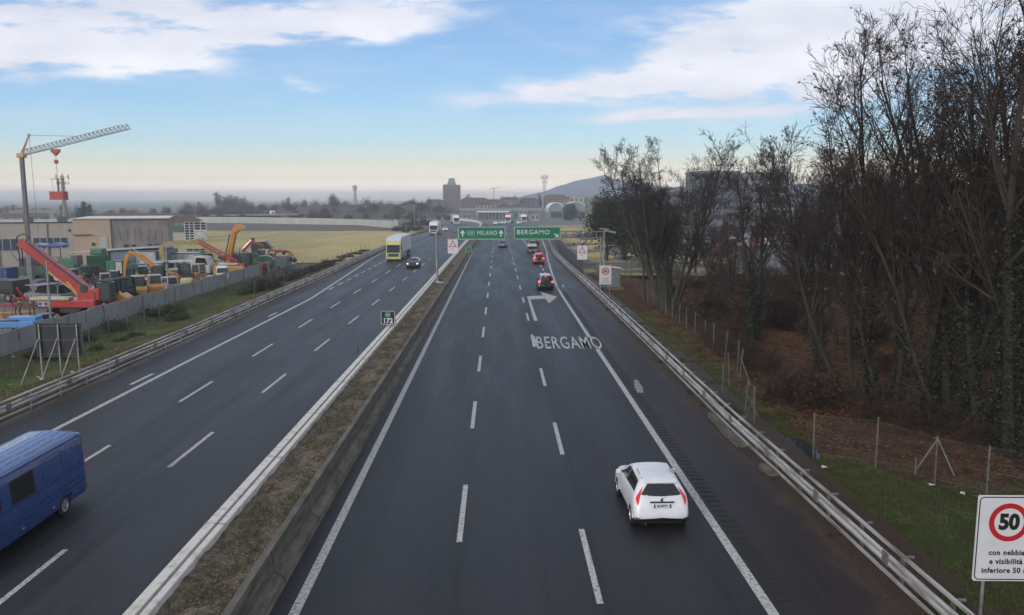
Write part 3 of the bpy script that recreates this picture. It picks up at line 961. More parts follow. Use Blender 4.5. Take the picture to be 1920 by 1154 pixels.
def wheel(parent, x, y, r, w, rim=M_RIM, side=1, spokes=5, name='wheel', det=True):
    "wheel with axle along x; side = +1 for the +X side; tyre is the part, rim its sub-part"
    prof = [(r * .62, -w / 2), (r * .9, -w / 2), (r * .985, -w * .36), (r, -w * .2), (r, w * .2), (r * .985, w * .36), (r * .9, w / 2), (r * .62, w / 2)]
    mb = MB().lathe(prof, 22 if det else 12, caps=False)
    mb.xform(Matrix.Rotation(R(90), 4, 'Y'))
    t = mb.build(name, M_TYRE, parent, loc=(x, y, r), smooth=False)
    m2 = MB().lathe([(r * .63, -.02), (r * .66, w * .40), (r * .60, w * .44), (r * .56, w * .30), (r * .1, w * .26)], 20 if det else 10)
    if det:
        for k in range(spokes):
            a = 2 * PI * k / spokes
            m2.box((math.cos(a) * r * .36, math.sin(a) * r * .36, w * .34), (r * .50, r * .15, w * .14), rz=a)
        m2.lathe([(r * .14, w * .25), (r * .13, w * .44)], 10)
    m2.xform(Matrix.Rotation(R(90) * side, 4, 'Y'))
    m2.build('rim', rim, t)
    return t


def grid_car(t, st, body_mat, wheels=(), r=.31, name='body', sub=5, lipr=.06, lipmat=None):
    "st: stations rear to front, each a list of (x,y,z) half ring from sill to roof centre; smooth surface with cut wheel arches"
    S = []
    for ring in st:
        half = [Vector(p) for p in ring]
        full = half + [Vector((-p.x, p.y, p.z)) for p in half[-2::-1]]
        S.append(full)
    nu, nv = len(S), len(S[0])

    def surf(u, v):
        i0 = int(min(max(math.floor(u), 0), nu - 2))
        rows = []
        for i in range(i0 - 1, i0 + 3):
            ii = min(max(i, 0), nu - 1); rows.append(catmull(S[ii], v))
        return catmull_f(rows, u - i0)

    def catmull_f(p, f):
        return 0.5 * ((2 * p[1]) + (-p[0] + p[2]) * f + (2 * p[0] - 5 * p[1] + 4 * p[2] - p[3]) * f * f + (-p[0] + 3 * p[1] - 3 * p[2] + p[3]) * f ** 3)
    NU, NV = (nu - 1) * sub, (nv - 1) * sub
    vs = [surf(i / sub, j / sub) for i in range(NU + 1) for j in range(NV + 1)]
    fs = []
    for i in range(NU):
        for j in range(NV):
            q = (i * (NV + 1) + j, (i + 1) * (NV + 1) + j, (i + 1) * (NV + 1) + j + 1, i * (NV + 1) + j + 1)
            c = (vs[q[0]] + vs[q[1]] + vs[q[2]] + vs[q[3]]) / 4
            cut = False
            for (wx, wy) in wheels:
                if c.x * wx > 0 and abs(c.x) > abs(wx) * .72 and math.hypot(c.y - wy, c.z - r) < r + .055: cut = True
            if not cut: fs.append(q[::-1])
    mb = MB(); mb.add(vs, fs)
    body = mb.build(name, body_mat, t, smooth=True)
    for (wx, wy) in wheels:
        s = 1 if wx > 0 else -1
        m3 = MB(); n_ = 14; R0, R1 = r + .015, r + .075
        a0, a1 = R(4), R(176); V = []; Fs = []
        for k in range(n_ + 1):
            a = a0 + (a1 - a0) * k / n_
            for (rr_, xx) in ((R1, wx - s * .02), (R1, wx + s * .012), (R0, wx + s * .012), (R0, wx - s * .16)):
                V.append((xx, wy + math.cos(a) * rr_, r + math.sin(a) * rr_))
        for k in range(n_):
            for q in range(3): Fs.append((k * 4 + q, k * 4 + q + 1, k * 4 + q + 5, k * 4 + q + 4))
        m3.add(V, Fs); m3.build('wheel_arch', lipmat or body_mat, t, smooth=False)
    return surf, body


def panel(t, name, surf, c, mat, off=.006, n=8, m=8, parent=None, mirror=None):
    "curved panel proud of the body; c = 4 (u,v) corners in order; off = metres outward"
    vs = []
    for i in range(n + 1):
        for j in range(m + 1):
            a, b = i / n, j / m
            u = (c[0][0] * (1 - a) + c[1][0] * a) * (1 - b) + (c[3][0] * (1 - a) + c[2][0] * a) * b
            v = (c[0][1] * (1 - a) + c[1][1] * a) * (1 - b) + (c[3][1] * (1 - a) + c[2][1] * a) * b
            p = surf(u, v); e = .02
            du = surf(u + e, v) - surf(u - e, v); dv = surf(u, v + e) - surf(u, v - e)
            nn = du.cross(dv)
            if nn.length < 1e-9: nn = Vector((0, 0, 1))
            nn.normalize()
            if nn.dot(p - Vector((0, p.y * .55, .55))) < 0: nn = -nn
            vs.append(p + nn * off)
    fs = [(i * (m + 1) + j, (i + 1) * (m + 1) + j, (i + 1) * (m + 1) + j + 1, i * (m + 1) + j + 1) for i in range(n) for j in range(m)]
    mb = MB(); mb.add(vs, fs)
    return mb.build(name, mat, parent or t, smooth=True)


def car(name, label, cat, loc, rz, kind='hatch', L=3.95, Wd=1.72, H=1.48, mat=None, det=True, heads=False, brakes=False, plate=None, group=None, rails=False, spare=False, rimmat=None, lower=None):
    t = thing(name, label, cat, loc, rz, group)
    mat = mat or M_WHITEP
    w = Wd / 2; yr, yf = -L / 2, L / 2
    r = .31 if kind != 'suv' else .355
    zb = 1.02 if kind == 'hatch' else (.93 if kind == 'sedan' else 1.08)     # belt
    gs = {'hatch': .44, 'suv': .30, 'sedan': 1.05}[kind]
    hood = zb - .06
    wr = w * (.665 if kind == 'hatch' else .70)
    z0 = {'hatch': .27, 'suv': .28, 'sedan': .20}[kind]
    roof_r = yr + gs
    cowl = yf - (.98 if kind != 'sedan' else 1.15)
    roof_f = cowl - .85
    deck = .95 if kind == 'sedan' else 0.0

    def ring(y, xs, zs, ys=None):
        return [(xs[k], y + (ys[k] if ys else 0), zs[k]) for k in range(8)]
    # k: 0 sill, 1 lower, 2 waist, 3 belt, 4 cant rail, 5 roof edge, 6 roof mid, 7 roof centre
    Z = [z0, .40, .70, zb, H - .10, H - .045, H - .01, H]
    if kind == 'sedan':
        Zr = [z0, .40, .70, .97, 1.0, 1.01, 1.02, 1.02]
        ry = [.10, 0, .02, .05, .12, .14, .16, .16]
    else:
        Zr = [z0 + .04, .42, .70, zb - .02, H - .14, H - .06, H - .04, H - .035]
        ry = [.14, .0, .05, .17, gs - .08, gs - .03, gs - .03, gs - .02]
    st = []
    st.append(ring(yr, [0] * 8, Zr, ry))
    st.append(ring(yr, [w * .62, w * .64, w * .62, w * .60, wr * .60, wr * .52, wr * .3, 0], Zr, [q + .015 for q in ry]))
    st.append(ring(yr, [w * .90, w * .93, w * .92, w * .84, wr * .96, wr * .86, wr * .5, 0], Zr, [q + .10 for q in ry]))
    fullx = [w * .93, w * .985, w, w * .94, wr * 1.05, wr * .93, wr * .5, 0]
    if kind == 'sedan':
        st.append(ring(yr + .45, fullx[:4] + [w * .8, w * .7, w * .4, 0], Zr[:3] + [.98, 1.03, 1.04, 1.05, 1.05]))
        st.append(ring(yr + .75, fullx[:4] + [w * .80, w * .72, w * .4, 0], Z[:3] + [.98, 1.05, 1.07, 1.08, 1.09]))
        st.append(ring(yr + 1.35, fullx, Z[:4] + [H - .15, H - .07, H - .04, H - .03]))
    else:
        st.append(ring(yr + .36, fullx, Z[:4] + [H - .115, H - .06, H - .025, H - .015], [0, 0, 0, .02, .20, .22, .22, .22]))
        st.append(ring(yr + .80, fullx, Z))
        st.append(ring(yr + 1.35, fullx, Z))
    ym = (yr + 1.4 + roof_f) / 2
    st.append(ring(ym, fullx, [q + (.008 if i > 3 else 0) for i, q in enumerate(Z)]))
    st.append(ring(roof_f, fullx, Z[:3] + [zb - .03, H - .12, H - .07, H - .035, H - .03]))
    st.append(ring(cowl - .08, [w * .93, w * .985, w, w * .95, w * .82, w * .72, w * .4, 0], Z[:3] + [zb - .06, hood + .06, hood + .08, hood + .10, hood + .10]))
    st.append(ring(cowl + .16, [w * .93, w * .985, w, w * .93, w * .82, w * .70, w * .4, 0], Z[:3] + [hood - .08, hood - .03, hood, hood + .03, hood + .035]))
    st.append(ring(yf - .38, [w * .93, w * .975, w * .985, w * .90, w * .80, w * .66, w * .4, 0], [z0, .40, .66, hood - .17, hood - .10, hood - .07, hood - .05, hood - .045]))
    fy = [-.10, 0, -.01, -.14, -.25, -.27, -.28, -.28]
    Zf = [z0 + .02, .38, .58, hood - .22, hood - .14, hood - .12, hood - .10, hood - .10]
    st.append(ring(yf, [w * .86, w * .89, w * .87, w * .80, w * .70, w * .6, w * .4, 0], Zf, [q - .12 for q in fy]))
    st.append(ring(yf, [w * .58, w * .60, w * .58, w * .52, w * .46, w * .4, w * .25, 0], Zf, [q - .02 for q in fy]))
    st.append(ring(yf, [0] * 8, Zf, fy))
    ax = (yr + .68, yf - .80)
    wx = w - .005
    wh = [(wx, ax[0]), (-wx, ax[0]), (wx, ax[1]), (-wx, ax[1])]
    surf, body = grid_car(t, st, mat, wh, r, sub=8 if det else 3, lipmat=lower)
    nst = len(st)
    iu = {'rf': 7, 'cowl': 8}
    # dark inside; underbody set low to deepen the shadow beneath
    MB().box((0, 0, .37), (Wd * .80, L * .88, .42)).box((0, (yr + .75 + roof_f - .15) / 2, zb + .12), (Wd * .58, roof_f - .15 - yr - .75, .45)).build('underbody', M_DARK, t)
    nd = 8 if det else 4
    # glazing
    panel(t, 'rear_window', surf, [(1.50, 3.22), (1.22, 3.98), (0.0, 4.03), (0.0, 3.12)], M_GLASS, .010, nd, nd) if kind != 'sedan' else panel(t, 'rear_window', surf, [(4.15, 4.4), (4.15, 10.6 - 1), (4.9, 10.6 - 1), (4.9, 4.4)], M_GLASS, .010, nd, nd * 2)
    if kind != 'sedan': panel(t, 'rear_window', surf, [(1.50, 10.78), (1.22, 10.02), (0.0, 9.97), (0.0, 10.88)], M_GLASS, .010, nd, nd)
    u0 = 3.25 if kind != 'sedan' else 4.85
    u0t = 3.6 if kind != 'sedan' else 5.2
    for vm in (lambda v: v, lambda v: 14 - v):
        panel(t, 'side_window', surf, [(u0, vm(3.22)), (u0t, vm(3.86)), (5.93, vm(3.92)), (5.93, vm(3.12))], M_GLASS, .010, nd, nd)
        panel(t, 'side_window', surf, [(6.05, vm(3.12)), (6.05, vm(3.92)), (7.0, vm(3.88)), (7.75, vm(3.2))], M_GLASS, .010, nd, nd)
        # rear lights
        lm = M_BRAKE if brakes else M_RED
        if kind == 'hatch': panel(t, 'tail_light', surf, [(1.60, vm(2.25)), (1.52, vm(2.95)), (1.62, vm(3.72)), (2.35, vm(2.95))], lm, .013, 6, 6)
        elif kind == 'suv': panel(t, 'tail_light', surf, [(1.25, vm(2.45)), (1.25, vm(2.98)), (2.5, vm(3.02)), (2.5, vm(2.5))], lm, .013, 5, 5)
        else: panel(t, 'tail_light', surf, [(1.15, vm(2.2)), (1.15, vm(2.9)), (2.4, vm(2.95)), (2.4, vm(2.4))], lm, .013, 5, 5)
        hm = M_HEAD if heads else M_LAMP
        n1 = nst - 1
        panel(t, 'headlight', surf, [(n1 - 1.4, vm(2.35)), (n1 - 1.5, vm(2.95)), (n1 - 2.6, vm(3.1)), (n1 - 2.5, vm(2.6))], hm, .012, 5, 5)
        # fog reflector
        if kind == 'hatch' and det: panel(t, 'reflector', surf, [(1.35, vm(.85)), (1.30, vm(1.0)), (2.05, vm(1.12)), (2.05, vm(.9))], pm('reflector_red', (.20, .01, .02), .3), .012, 3, 3)
    panel(t, 'windscreen', surf, [(7.12, 4.35), (7.12, 9.65), (7.88, 9.85), (7.88, 4.15)], M_GLASS, .010, nd, nd * 2)
    n1 = nst - 1
    panel(t, 'grille', surf, [(n1 - .9, .9), (n1 - .9, 2.3), (n1, 2.3), (n1, .9)], M_BLACK, .01, 3, 3)
    panel(t, 'grille', surf, [(n1 - .9, 13.1), (n1 - .9, 11.7), (n1, 11.7), (n1, 13.1)], M_BLACK, .01, 3, 3)
    panel(t, 'lower_bumper', surf, [(1.75, 0.02), (1.2, .9), (0, 1.15), (0, 0.0)], M_BLACK, .014, 5, 4)
    panel(t, 'lower_bumper', surf, [(1.75, 13.98), (1.2, 13.1), (0, 12.85), (0, 14.0)], M_BLACK, .014, 5, 4)
    if lower is not None:
        for vm in (lambda v: v, lambda v: 14 - v):
            panel(t, 'cladding', surf, [(0, vm(.02)), (0, vm(1.15)), (n1, vm(1.1)), (n1, vm(.02))], lower, .007, 24, 4)
    # seams around the tailgate and doors
    if det and kind == 'hatch':
        for vm in (lambda v: v, lambda v: 14 - v):
            panel(t, 'seam', surf, [(5.97, vm(.4)), (5.97, vm(3.1)), (6.0, vm(3.1)), (6.0, vm(.4))], M_BLACK, .003, 2, 12)
            panel(t, 'seam', surf, [(8.0, vm(.5)), (7.95, vm(3.0)), (7.98, vm(3.0)), (8.03, vm(.5))], M_BLACK, .003, 2, 12)
            panel(t, 'roof_strip', surf, [(3.3, vm(5.02)), (3.3, vm(5.14)), (6.95, vm(5.14)), (6.95, vm(5.02))], M_BLACK, .006, 10, 2)
            panel(t, 'door_handle', surf, [(5.2, vm(2.72)), (5.2, vm(2.82)), (5.55, vm(2.82)), (5.55, vm(2.72))], mat, .03, 3, 2)
        sp_ = MB().prism([(roof_r - .19, H - .075), (roof_r + .05, H - .03), (roof_r + .05, H - .012), (roof_r - .20, H - .055)], -wr * .86, wr * .86).build('spoiler', mat, t, bevel=.01)
        MB().box((0, yr + .075, .905), (.74, .03, .04)).build('handle_strip', M_BLACK, t)
        MB().lathe([(.045, 0), (.04, .012)], 14).xform(Matrix.Translation((0, yr + .125, .955)) @ Matrix.Rotation(R(80), 4, 'X')).build('badge', M_PBLUE, t)
        MB().bar((0, yr + .165, .985), (.26, yr + .20, 1.03), .016, .016).build('wiper', M_BLACK, t)
        MB().cyl((-.5, yr + .1, .25), (-.5, yr - .01, .24), .028, 10).build('exhaust', M_CHROME, t)
        bx = MB().prism([(-.09, 0), (.09, 0), (0, .15)], 0, .004, 'y'); bx.xform(Matrix.Translation((-.42, yr + .185, 1.05)) @ Matrix.Rotation(R(-36), 4, 'X')); bx.build('sticker', M_PLATE, t)
    # mirrors
    for s in (-1, 1):
        MB().box((s * (w + .06), cowl - .42, zb + .02), (.16, .11, .13)).build('mirror', mat if kind != 'suv' else M_BLACK, t, bevel=.03)
    for (x, y) in wh: wheel(t, x - (.09 if x > 0 else -.09), y, r, .20, rimmat or M_RIM, 1 if x > 0 else -1, det=det)
    # plate
    py = yr + (.03 if kind == 'hatch' else -.005)
    zp = .80 if kind == 'hatch' else .62
    pl_ = MB().box((0, py, zp), (.52, .016, .115)).build('number_plate', M_PLATE, t)
    if det:
        MB().box((-.238, py - .009, zp), (.045, .006, .113)).box((.238, py - .009, zp), (.045, .006, .113)).build('blue_band', M_PBLUE, pl_)
        if plate: text_mesh('lettering', plate, .095, M_BLACK, pl_, (0, py - .011, zp), (R(90), 0, 0), .82, .003)
    MB().box((0, yf - .02, .45), (.5, .03, .11)).build('number_plate', M_PLATE, t)
    if rails:
        for s in (-1, 1): MB().bar((s * wr * .92, roof_r + .2, H + .03), (s * wr * .92, roof_f, H + .01), .03, .035).build('roof_rail', M_BLACK, t)
    if spare:
        MB().lathe([(.31, 0), (.33, .05), (.33, .15), (.28, .18)], 20).xform(Matrix.Translation((0, yr + .03, .88)) @ Matrix.Rotation(R(90), 4, 'X')).build('spare_wheel', M_BLACK, t)
    if kind == 'suv' and det:
        MB().box((0, yr + .22, H - .12), (.3, .02, .03)).build('brake_lamp', M_BRAKE if brakes else M_RED, t)
    return t


# the cars, nearest first
car('hatchback', 'white three-door hatchback driving away in the near outbound lane', 'car', (4.93, 23.15 + 1.975, .0), R(1.0), 'hatch', H=1.52, mat=M_WHITEP, plate='EA 097TT')
car('off_road_car', 'small black off-roader with lit brake lights and pale roof, just past the painted arrow', 'car', (5.30, 88.9 + 1.9, 0), 0, 'suv', L=4.2, Wd=1.78, H=1.68, mat=M_BLACKP, brakes=True, spare=True, lower=M_GREYP)
car('off_road_car', 'red off-roader with a pale roof and lit tail lights behind the car carrier', 'car', (6.45, 125.8 + 1.9, 0), R(-2), 'suv', L=4.1, Wd=1.78, H=1.68, mat=M_REDP, brakes=True, spare=True, rimmat=M_BLACK)
car('saloon_car', 'grey saloon driving away alone below the gap between the green signs', 'car', (.90, 170 + 2.2, 0), 0, 'sedan', L=4.5, Wd=1.8, H=1.44, mat=M_GREYP, det=False)
car('saloon_car', 'black estate car with headlights on, oncoming beside the yellow lorry', 'car', (-12.7, 120.3, 0), R(180), 'hatch', L=4.4, Wd=1.82, H=1.46, mat=M_BLACKP, det=False, heads=True)
for o in [x for x in bpy.data.objects if x.type == 'EMPTY' and x.get('category') == 'car' and 'off-roader' in x['label']]:
    # pale roof skin of the two-tone cars
    MB().box((0, -.30, 1.665), (1.06, 1.75, .05)).build('roof_panel', M_WHITEP if 'black' in o['label'] else pm('pink_roof', (.6, .42, .42), .3), o, bevel=.02)


# ---------------------------------------------------------------- blue van
def van(label, loc, rz):
    t = thing('delivery_van', label, 'van', loc, rz)
    L, Wd, H = 6.7, 1.98, 2.46
    w = Wd / 2; yr, yf = -L / 2, L / 2
    r = .345

    def ring(y, xs, zs, ys=None): return [(xs[k], y + (ys[k] if ys else 0), zs[k]) for k in range(8)]
    Z = [.32, .50, .95, 1.32, 2.22, 2.34, 2.42, H]
    X = [w * .96, w * .99, w, w * .985, w * .93, w * .86, w * .6, 0]
    ry = [.05, 0, .0, .01, .03, .09, .16, .18]
    st = [ring(yr, [0] * 8, Z[:6] + [2.38, 2.39], ry), ring(yr, [w * .7, w * .72, w * .73, w * .72, w * .70, w * .66, w * .45, 0], Z[:6] + [2.38, 2.39], ry),
          ring(yr + .03, [w * .90, w * .94, w * .95, w * .94, w * .885, w * .82, w * .55, 0], Z[:6] + [2.39, 2.40], ry),
          ring(yr + .16, X, Z, [0, 0, 0, 0, .02, .06, .1, .1]), ring(yr + .5, X, Z), ring(-1, X, Z), ring(.8, X, Z), ring(yf - 2.0, X, Z),
          ring(yf - 1.75, X, Z[:4] + [2.05, 2.2, 2.30, 2.32]), ring(yf - 1.0, [w * .95, w * .985, w, w * .97, w * .85, w * .78, w * .5, 0], [.32, .5, .9, 1.2, 1.32, 1.36, 1.38, 1.4]),
          ring(yf - .35, [w * .93, w * .96, w * .95, w * .90, w * .80, w * .7, w * .4, 0], [.32, .5, .8, 1.0, 1.08, 1.10, 1.12, 1.12]),
          ring(yf, [w * .6, w * .6, w * .6, w * .56, w * .5, w * .4, w * .3, 0], [.32, .5, .75, .9, .98, 1.0, 1.02, 1.02], [-.08, -.0, -.02, -.08, -.12, -.14, -.15, -.15]),
          ring(yf, [0] * 8, [.32, .5, .75, .9, .98, 1.0, 1.02, 1.02], [-.08, -.0, -.02, -.08, -.12, -.14, -.15, -.15])]
    wh = [(w - .005, yr + 1.45), (-w + .005, yr + 1.45), (w - .005, yf - 1.05), (-w + .005, yf - 1.05)]
    surf, body = grid_car(t, st, M_BLUEP, wh, r, sub=6)
    MB().box((0, 0, .42), (Wd * .8, L * .9, .44)).build('underbody', M_DARK, t)
    for vm in (lambda v: v, lambda v: 14 - v):
        # side windows, seams and creases: u by y
        def U(y):
            ks = [s[2][1] for s in st]
            for i in range(3, len(ks) - 1):
                if ks[i] <= y <= ks[i + 1]: return i + (y - ks[i]) / (ks[i + 1] - ks[i])
            return 3
        def q(nm, y0, y1, v0, v1, mt, off=.006, n=8, m=4, **k): return panel(t, nm, surf, [(U(y0), vm(v0)), (U(y0), vm(v1)), (U(y1), vm(v1)), (U(y1), vm(v0))], mt, off, n, m)
        q('side_window', yr + 2.95, yr + 4.0, 3.10, 3.72, M_GLASS, .010)
        q('window_seal', yr + 2.88, yr + 4.07, 3.05, 3.77, M_BLACK, .006)
        q('side_window', yr + 4.5, yr + 5.1, 3.12, 3.7, M_GLASS, .010)
        seam = pm('panel_gap_crease', (.010, .026, .11), .7)  # darker blue for gaps, also drawn along creases as their shade
        crease = pm('crease_blue', (.014, .045, .21), .4)
        q('belt_crease', yr + .18, yr + 4.9, 2.92, 2.98, seam, .004, 12, 1)
        q('lower_crease', yr + .18, yr + 4.9, 1.55, 1.62, seam, .004, 12, 1)
        q('lower_crease', yr + .18, yr + 4.9, 1.95, 2.0, seam, .004, 12, 1)
        q('gutter', yr + .12, yr + 4.9, 4.42, 4.50, seam, .004, 12, 1)
        q('gutter', yr + .12, yr + 4.9, 4.80, 4.86, seam, .004, 12, 1)
        for yy in (yr + 1.35, yr + 2.55, yr + 3.95): q('seam', yy, yy + .02, .9, 4.1, seam, .003, 1, 14)
        for (a, b) in ((yr + .28, yr + 1.28), (yr + 1.45, yr + 2.48)):   # pressed panels, edge shade drawn as dark lines
            q('pressing', a, b, 3.12, 3.15, seam, .003, 6, 1); q('pressing', a, b, 3.85, 3.88, seam, .003, 6, 1)
            q('pressing', a, a + .03, 3.12, 3.88, seam, .003, 1, 6); q('pressing', b - .03, b, 3.12, 3.88, seam, .003, 1, 6)
        for yy in (yr + .22, yr + 2.05, yr + 3.55): q('side_marker', yy, yy + .10, .98, 1.13, M_ORANGE, .014, 2, 2)
        panel(t, 'tail_light', surf, [(2.05, vm(2.2)), (2.05, vm(3.3)), (2.7, vm(3.3)), (2.7, vm(2.2))], M_RED, .012, 3, 6)
        panel(t, 'headlight', surf, [(9.6, vm(2.2)), (9.6, vm(3.0)), (10.6, vm(3.0)), (10.6, vm(2.2))], M_LAMP, .012, 3, 4)
        panel(t, 'roof_drip', surf, [(3.1, vm(5.0)), (3.1, vm(5.06)), (7.0, vm(5.06)), (7.0, vm(5.0))], seam, .004, 12, 1)
    panel(t, 'windscreen', surf, [(8.1, 4.3), (8.1, 9.7), (8.85, 9.9), (8.85, 4.1)], M_GLASS, .012, 8, 12)
    for x in (-.62, -.37, -.12, .13, .38, .63):
        for k in range(5):
            MB().box((x + (.03 if k % 2 else 0), yr + .55 + k * .92, 2.462 - .018 * (abs(x) > .5) - .006 * abs(x)), (.022, .80, .004)).build('roof_rib', M_BLUEP, t, bevel=.006)
    for x in (w - .10, -w + .10):
        for y in (yr + 1.45, yf - 1.05): wheel(t, x, y, r, .22, M_RIM, 1 if x > 0 else -1, 5)
    for s in (-1, 1): MB().box((s * (w + .16), yf - 1.6, 1.6), (.2, .12, .34)).build('mirror', M_BLACK, t, bevel=.03)
    MB().box((0, yr - .05, .42), (1.8, .14, .18)).build('rear_bumper', M_BLACK, t, bevel=.03)
    return t


van('blue high-roof van with one side window, cut off at the picture edge among oncoming traffic', (-14.85, 26.2 - 3.35, 0), R(180))


# ---------------------------------------------------------------- lorries
def lorry(name, label, loc, rz, cab=M_WHITEP, box=M_WHITEP, L=13.5, Hh=3.9, tarp=False, det=True, cabH=3.6, group=None, skirt=M_DARK, fairing=None):
    t = thing(name, label, 'lorry', loc, rz, group)
    yf = 0.0   # origin at the front bumper; the lorry extends to -Y
    c = MB().prism([(-.02, .38), (-.0, 1.30), (-.10, 1.95), (-.32, 2.75), (-.70, cabH - .12), (-1.05, cabH), (-2.15, cabH), (-2.15, .55), (-1.9, .38)], -1.22, 1.22)
    c.build('cab', cab, t, bevel=.07)
    if fairing is not None: MB().prism([(-.52, 3.30), (-.68, cabH - .10), (-1.03, cabH + .03), (-2.17, cabH + .03), (-2.17, 3.30)], -1.235, 1.235).build('roof_fairing', fairing, t, bevel=.05)
    ws = MB().prism([(.012, 1.42), (-.085, 2.0), (-.275, 2.62), (-.31, 2.60), (-.13, 1.98), (-.03, 1.42)], -1.08, 1.08)
    for i, v in enumerate(ws.v): ws.v[i] = (v[0], v[1] + .015, v[2])
    ws.build('windscreen', M_GLASS, t)
    MB().box((0, -.20, 2.74), (2.2, .42, .10), rx=R(-12)).build('sun_visor', cab, t, bevel=.02)
    MB().box((0, .018, 1.02), (1.7, .05, .52)).build('grille', M_BLACK, t, bevel=.01)
    if det:
        for k in range(4): MB().box((0, .05, .84 + k * .12), (1.66, .02, .03)).build('grille_bar', M_STEELD, t)
    MB().box((0, .02, .50), (2.42, .12, .34)).build('bumper', cab, t, bevel=.04)
    MB().box((0, .03, .30), (2.1, .1, .14)).build('lower_bumper', M_BLACK, t)
    for s in (-1, 1):
        MB().box((s * .98, .075, .62), (.36, .04, .20)).build('headlight', M_LAMP, t, bevel=.02)
        MB().box((s * 1.38, -.30, 2.10), (.14, .14, .75)).bar((s * 1.2, -.3, 2.4), (s * 1.38, -.3, 2.4), .05, .05).build('mirror', M_BLACK, t, bevel=.02)
        MB().box((s * 1.224, -.85, 2.0), (.02, .85, .72)).build('side_window', M_GLASS, t)
        MB().box((s * 1.15, -3.5, .62), (.3, 2.2, .6)).build('tank', M_STEELD, t, bevel=.04)
    tr = MB().box((0, -2.45 - (L - 2.45) / 2, (1.15 + Hh) / 2), (2.5, L - 2.45, Hh - 1.15)).build('trailer_box', box, t, bevel=.04)
    if tarp:
        for s in (-1, 1): MB().box((s * 1.252, -2.45 - (L - 2.45) / 2, 1.28), (.02, L - 2.5, .20)).build('side_rail', M_STEELD, tr)
        for k in range(int((L - 3) / 1.2)):
            for s in (-1, 1): MB().box((s * 1.256, -3 - k * 1.2, 2.5), (.012, .05, Hh - 1.5)).build('tarp_strap', M_STEELD, tr)
    MB().box((0, -L / 2 - .6, .98), (.9, L - 1.5, .28)).build('chassis', M_DARK, t)
    for y in (-1.35, -4.6, -L + 3.8, -L + 2.5, -L + 1.2):
        for s in (-1, 1): wheel(t, s * 1.08, y, .50, .30, M_RIM if det else M_STEELD, s, 6, det=False)
    return t


M_YELLP = paint('lemon_paint', (.62, .56, .20), .35)
M_TARP = pm('pale_tarpaulin', (.62, .64, .68), .6, .1, 1.0, col2=(.50, .52, .56))
lorry('articulated_lorry', 'yellow articulated lorry with pale grey curtain trailer, oncoming in the slow lane', (-17.35, 132.5, 0), R(180), M_YELLP, M_TARP, 15.5, 3.95, True, cabH=3.75, fairing=M_TARP)
lorry('articulated_lorry', 'white lorry far off, oncoming just beyond the gantry pole', (-19.0, 236, 0), R(180), M_WHITEP, M_TARP, 13, 3.7, False, det=False)
o = lorry('articulated_lorry', 'white lorry with a dark windscreen turning in the distant bend', (-17.5, 338, 0), R(188), M_WHITEP, M_WHITEP, 12, 3.8, False, det=False)
o = lorry('box_lorry', 'orange box lorry with a white cab far off above the gap between the signs', (4.2, 352, 0), R(170), M_WHITEP, paint('orange_paint', (.62, .13, .05)), 9, 4.3, False, det=False)
o = lorry('box_lorry', 'small white box lorry parked far off above the BERGAMO sign', (11.5, 358, 0), R(185), M_WHITEP, M_TARP, 8, 3.8, False, det=False)


def car_carrier(label, loc):
    t = thing('car_carrier', label, 'lorry', loc, R(-3))
    # rear end towards the camera, extends to +Y
    mred = paint('carrier_red', (.30, .04, .035), .4)
    for s in (-1, 1):
        for y in (0.2, 3.0, 6.0, 9.0): MB().bar((s * 1.18, y, .6), (s * 1.18, y + .5, 3.4), .09, .12).build('upright', mred, t)
        MB().bar((s * 1.18, 0, .75), (s * 1.18, 10, .75), .12, .22).build('side_beam', mred, t)
        MB().bar((s * 1.18, .2, 2.1), (s * 1.18, 10, 2.3), .10, .16).build('side_beam', mred, t)
    MB().box((0, 5, .72), (2.2, 10, .08)).build('lower_deck', M_STEELD, t)
    MB().box((0, 5, 2.25), (2.2, 10, .07)).build('upper_deck', M_STEELD, t)
    MB().bar((-.5, 0, .7), (-.5, -1.6, .25), .35, .06).bar((.5, 0, .7), (.5, -1.6, .25), .35, .06).build('ramp', M_STEELD, t)
    MB().box((0, .0, .5), (2.3, .15, .25)).build('rear_bar', M_STEELD, t)
    for s in (-1, 1):
        for y in (1.3, 2.5): wheel(t, s * 1.05, y, .42, .28, M_STEELD, s, det=False)
        MB().box((s * .95, -.09, .5), (.3, .03, .12)).build('tail_light', M_RED, t)
    MB().box((0, 11.4, 1.7), (2.4, 2.2, 2.7)).build('cab', mred, t, bevel=.08)
    return t


car_carrier('red car carrier lorry with loading ramps, ahead of the red off-roader', (6.7, 153, 0))
car('off_road_car', 'white off-roader loaded on the lower deck of the car carrier', 'car', (6.65, 156.2, .78), R(-3), 'suv', L=4.2, Wd=1.8, H=1.6, mat=M_WHITEP, det=False)
car('saloon_car', 'black car loaded on the upper deck of the car carrier', 'car', (6.75, 156.4, 2.32), R(-3), 'hatch', L=4.2, Wd=1.8, H=1.4, mat=M_BLACKP, det=False)
tiny = car('saloon_car', 'small white car far off in the bend above the gap beside the MILANO sign', 'car', (-.8, 335, 0), R(200), 'hatch', mat=M_WHITEP, det=False, L=4.2)
for lab, loc, rza in (('tiny white car in front of the orange box lorry', (1.8, 338, 0), R(185)),
                     ('tiny white car left of the lorry in the distant bend', (-27, 352, 0), R(215)),
                     ('tiny white car above the right end of the BERGAMO sign', (8.6, 340, 0), R(5)),
                     ('tiny white van just behind the far oncoming lorry', (-17.2, 262, 0), R(182))):
    dup(tiny, loc, rza, lab)

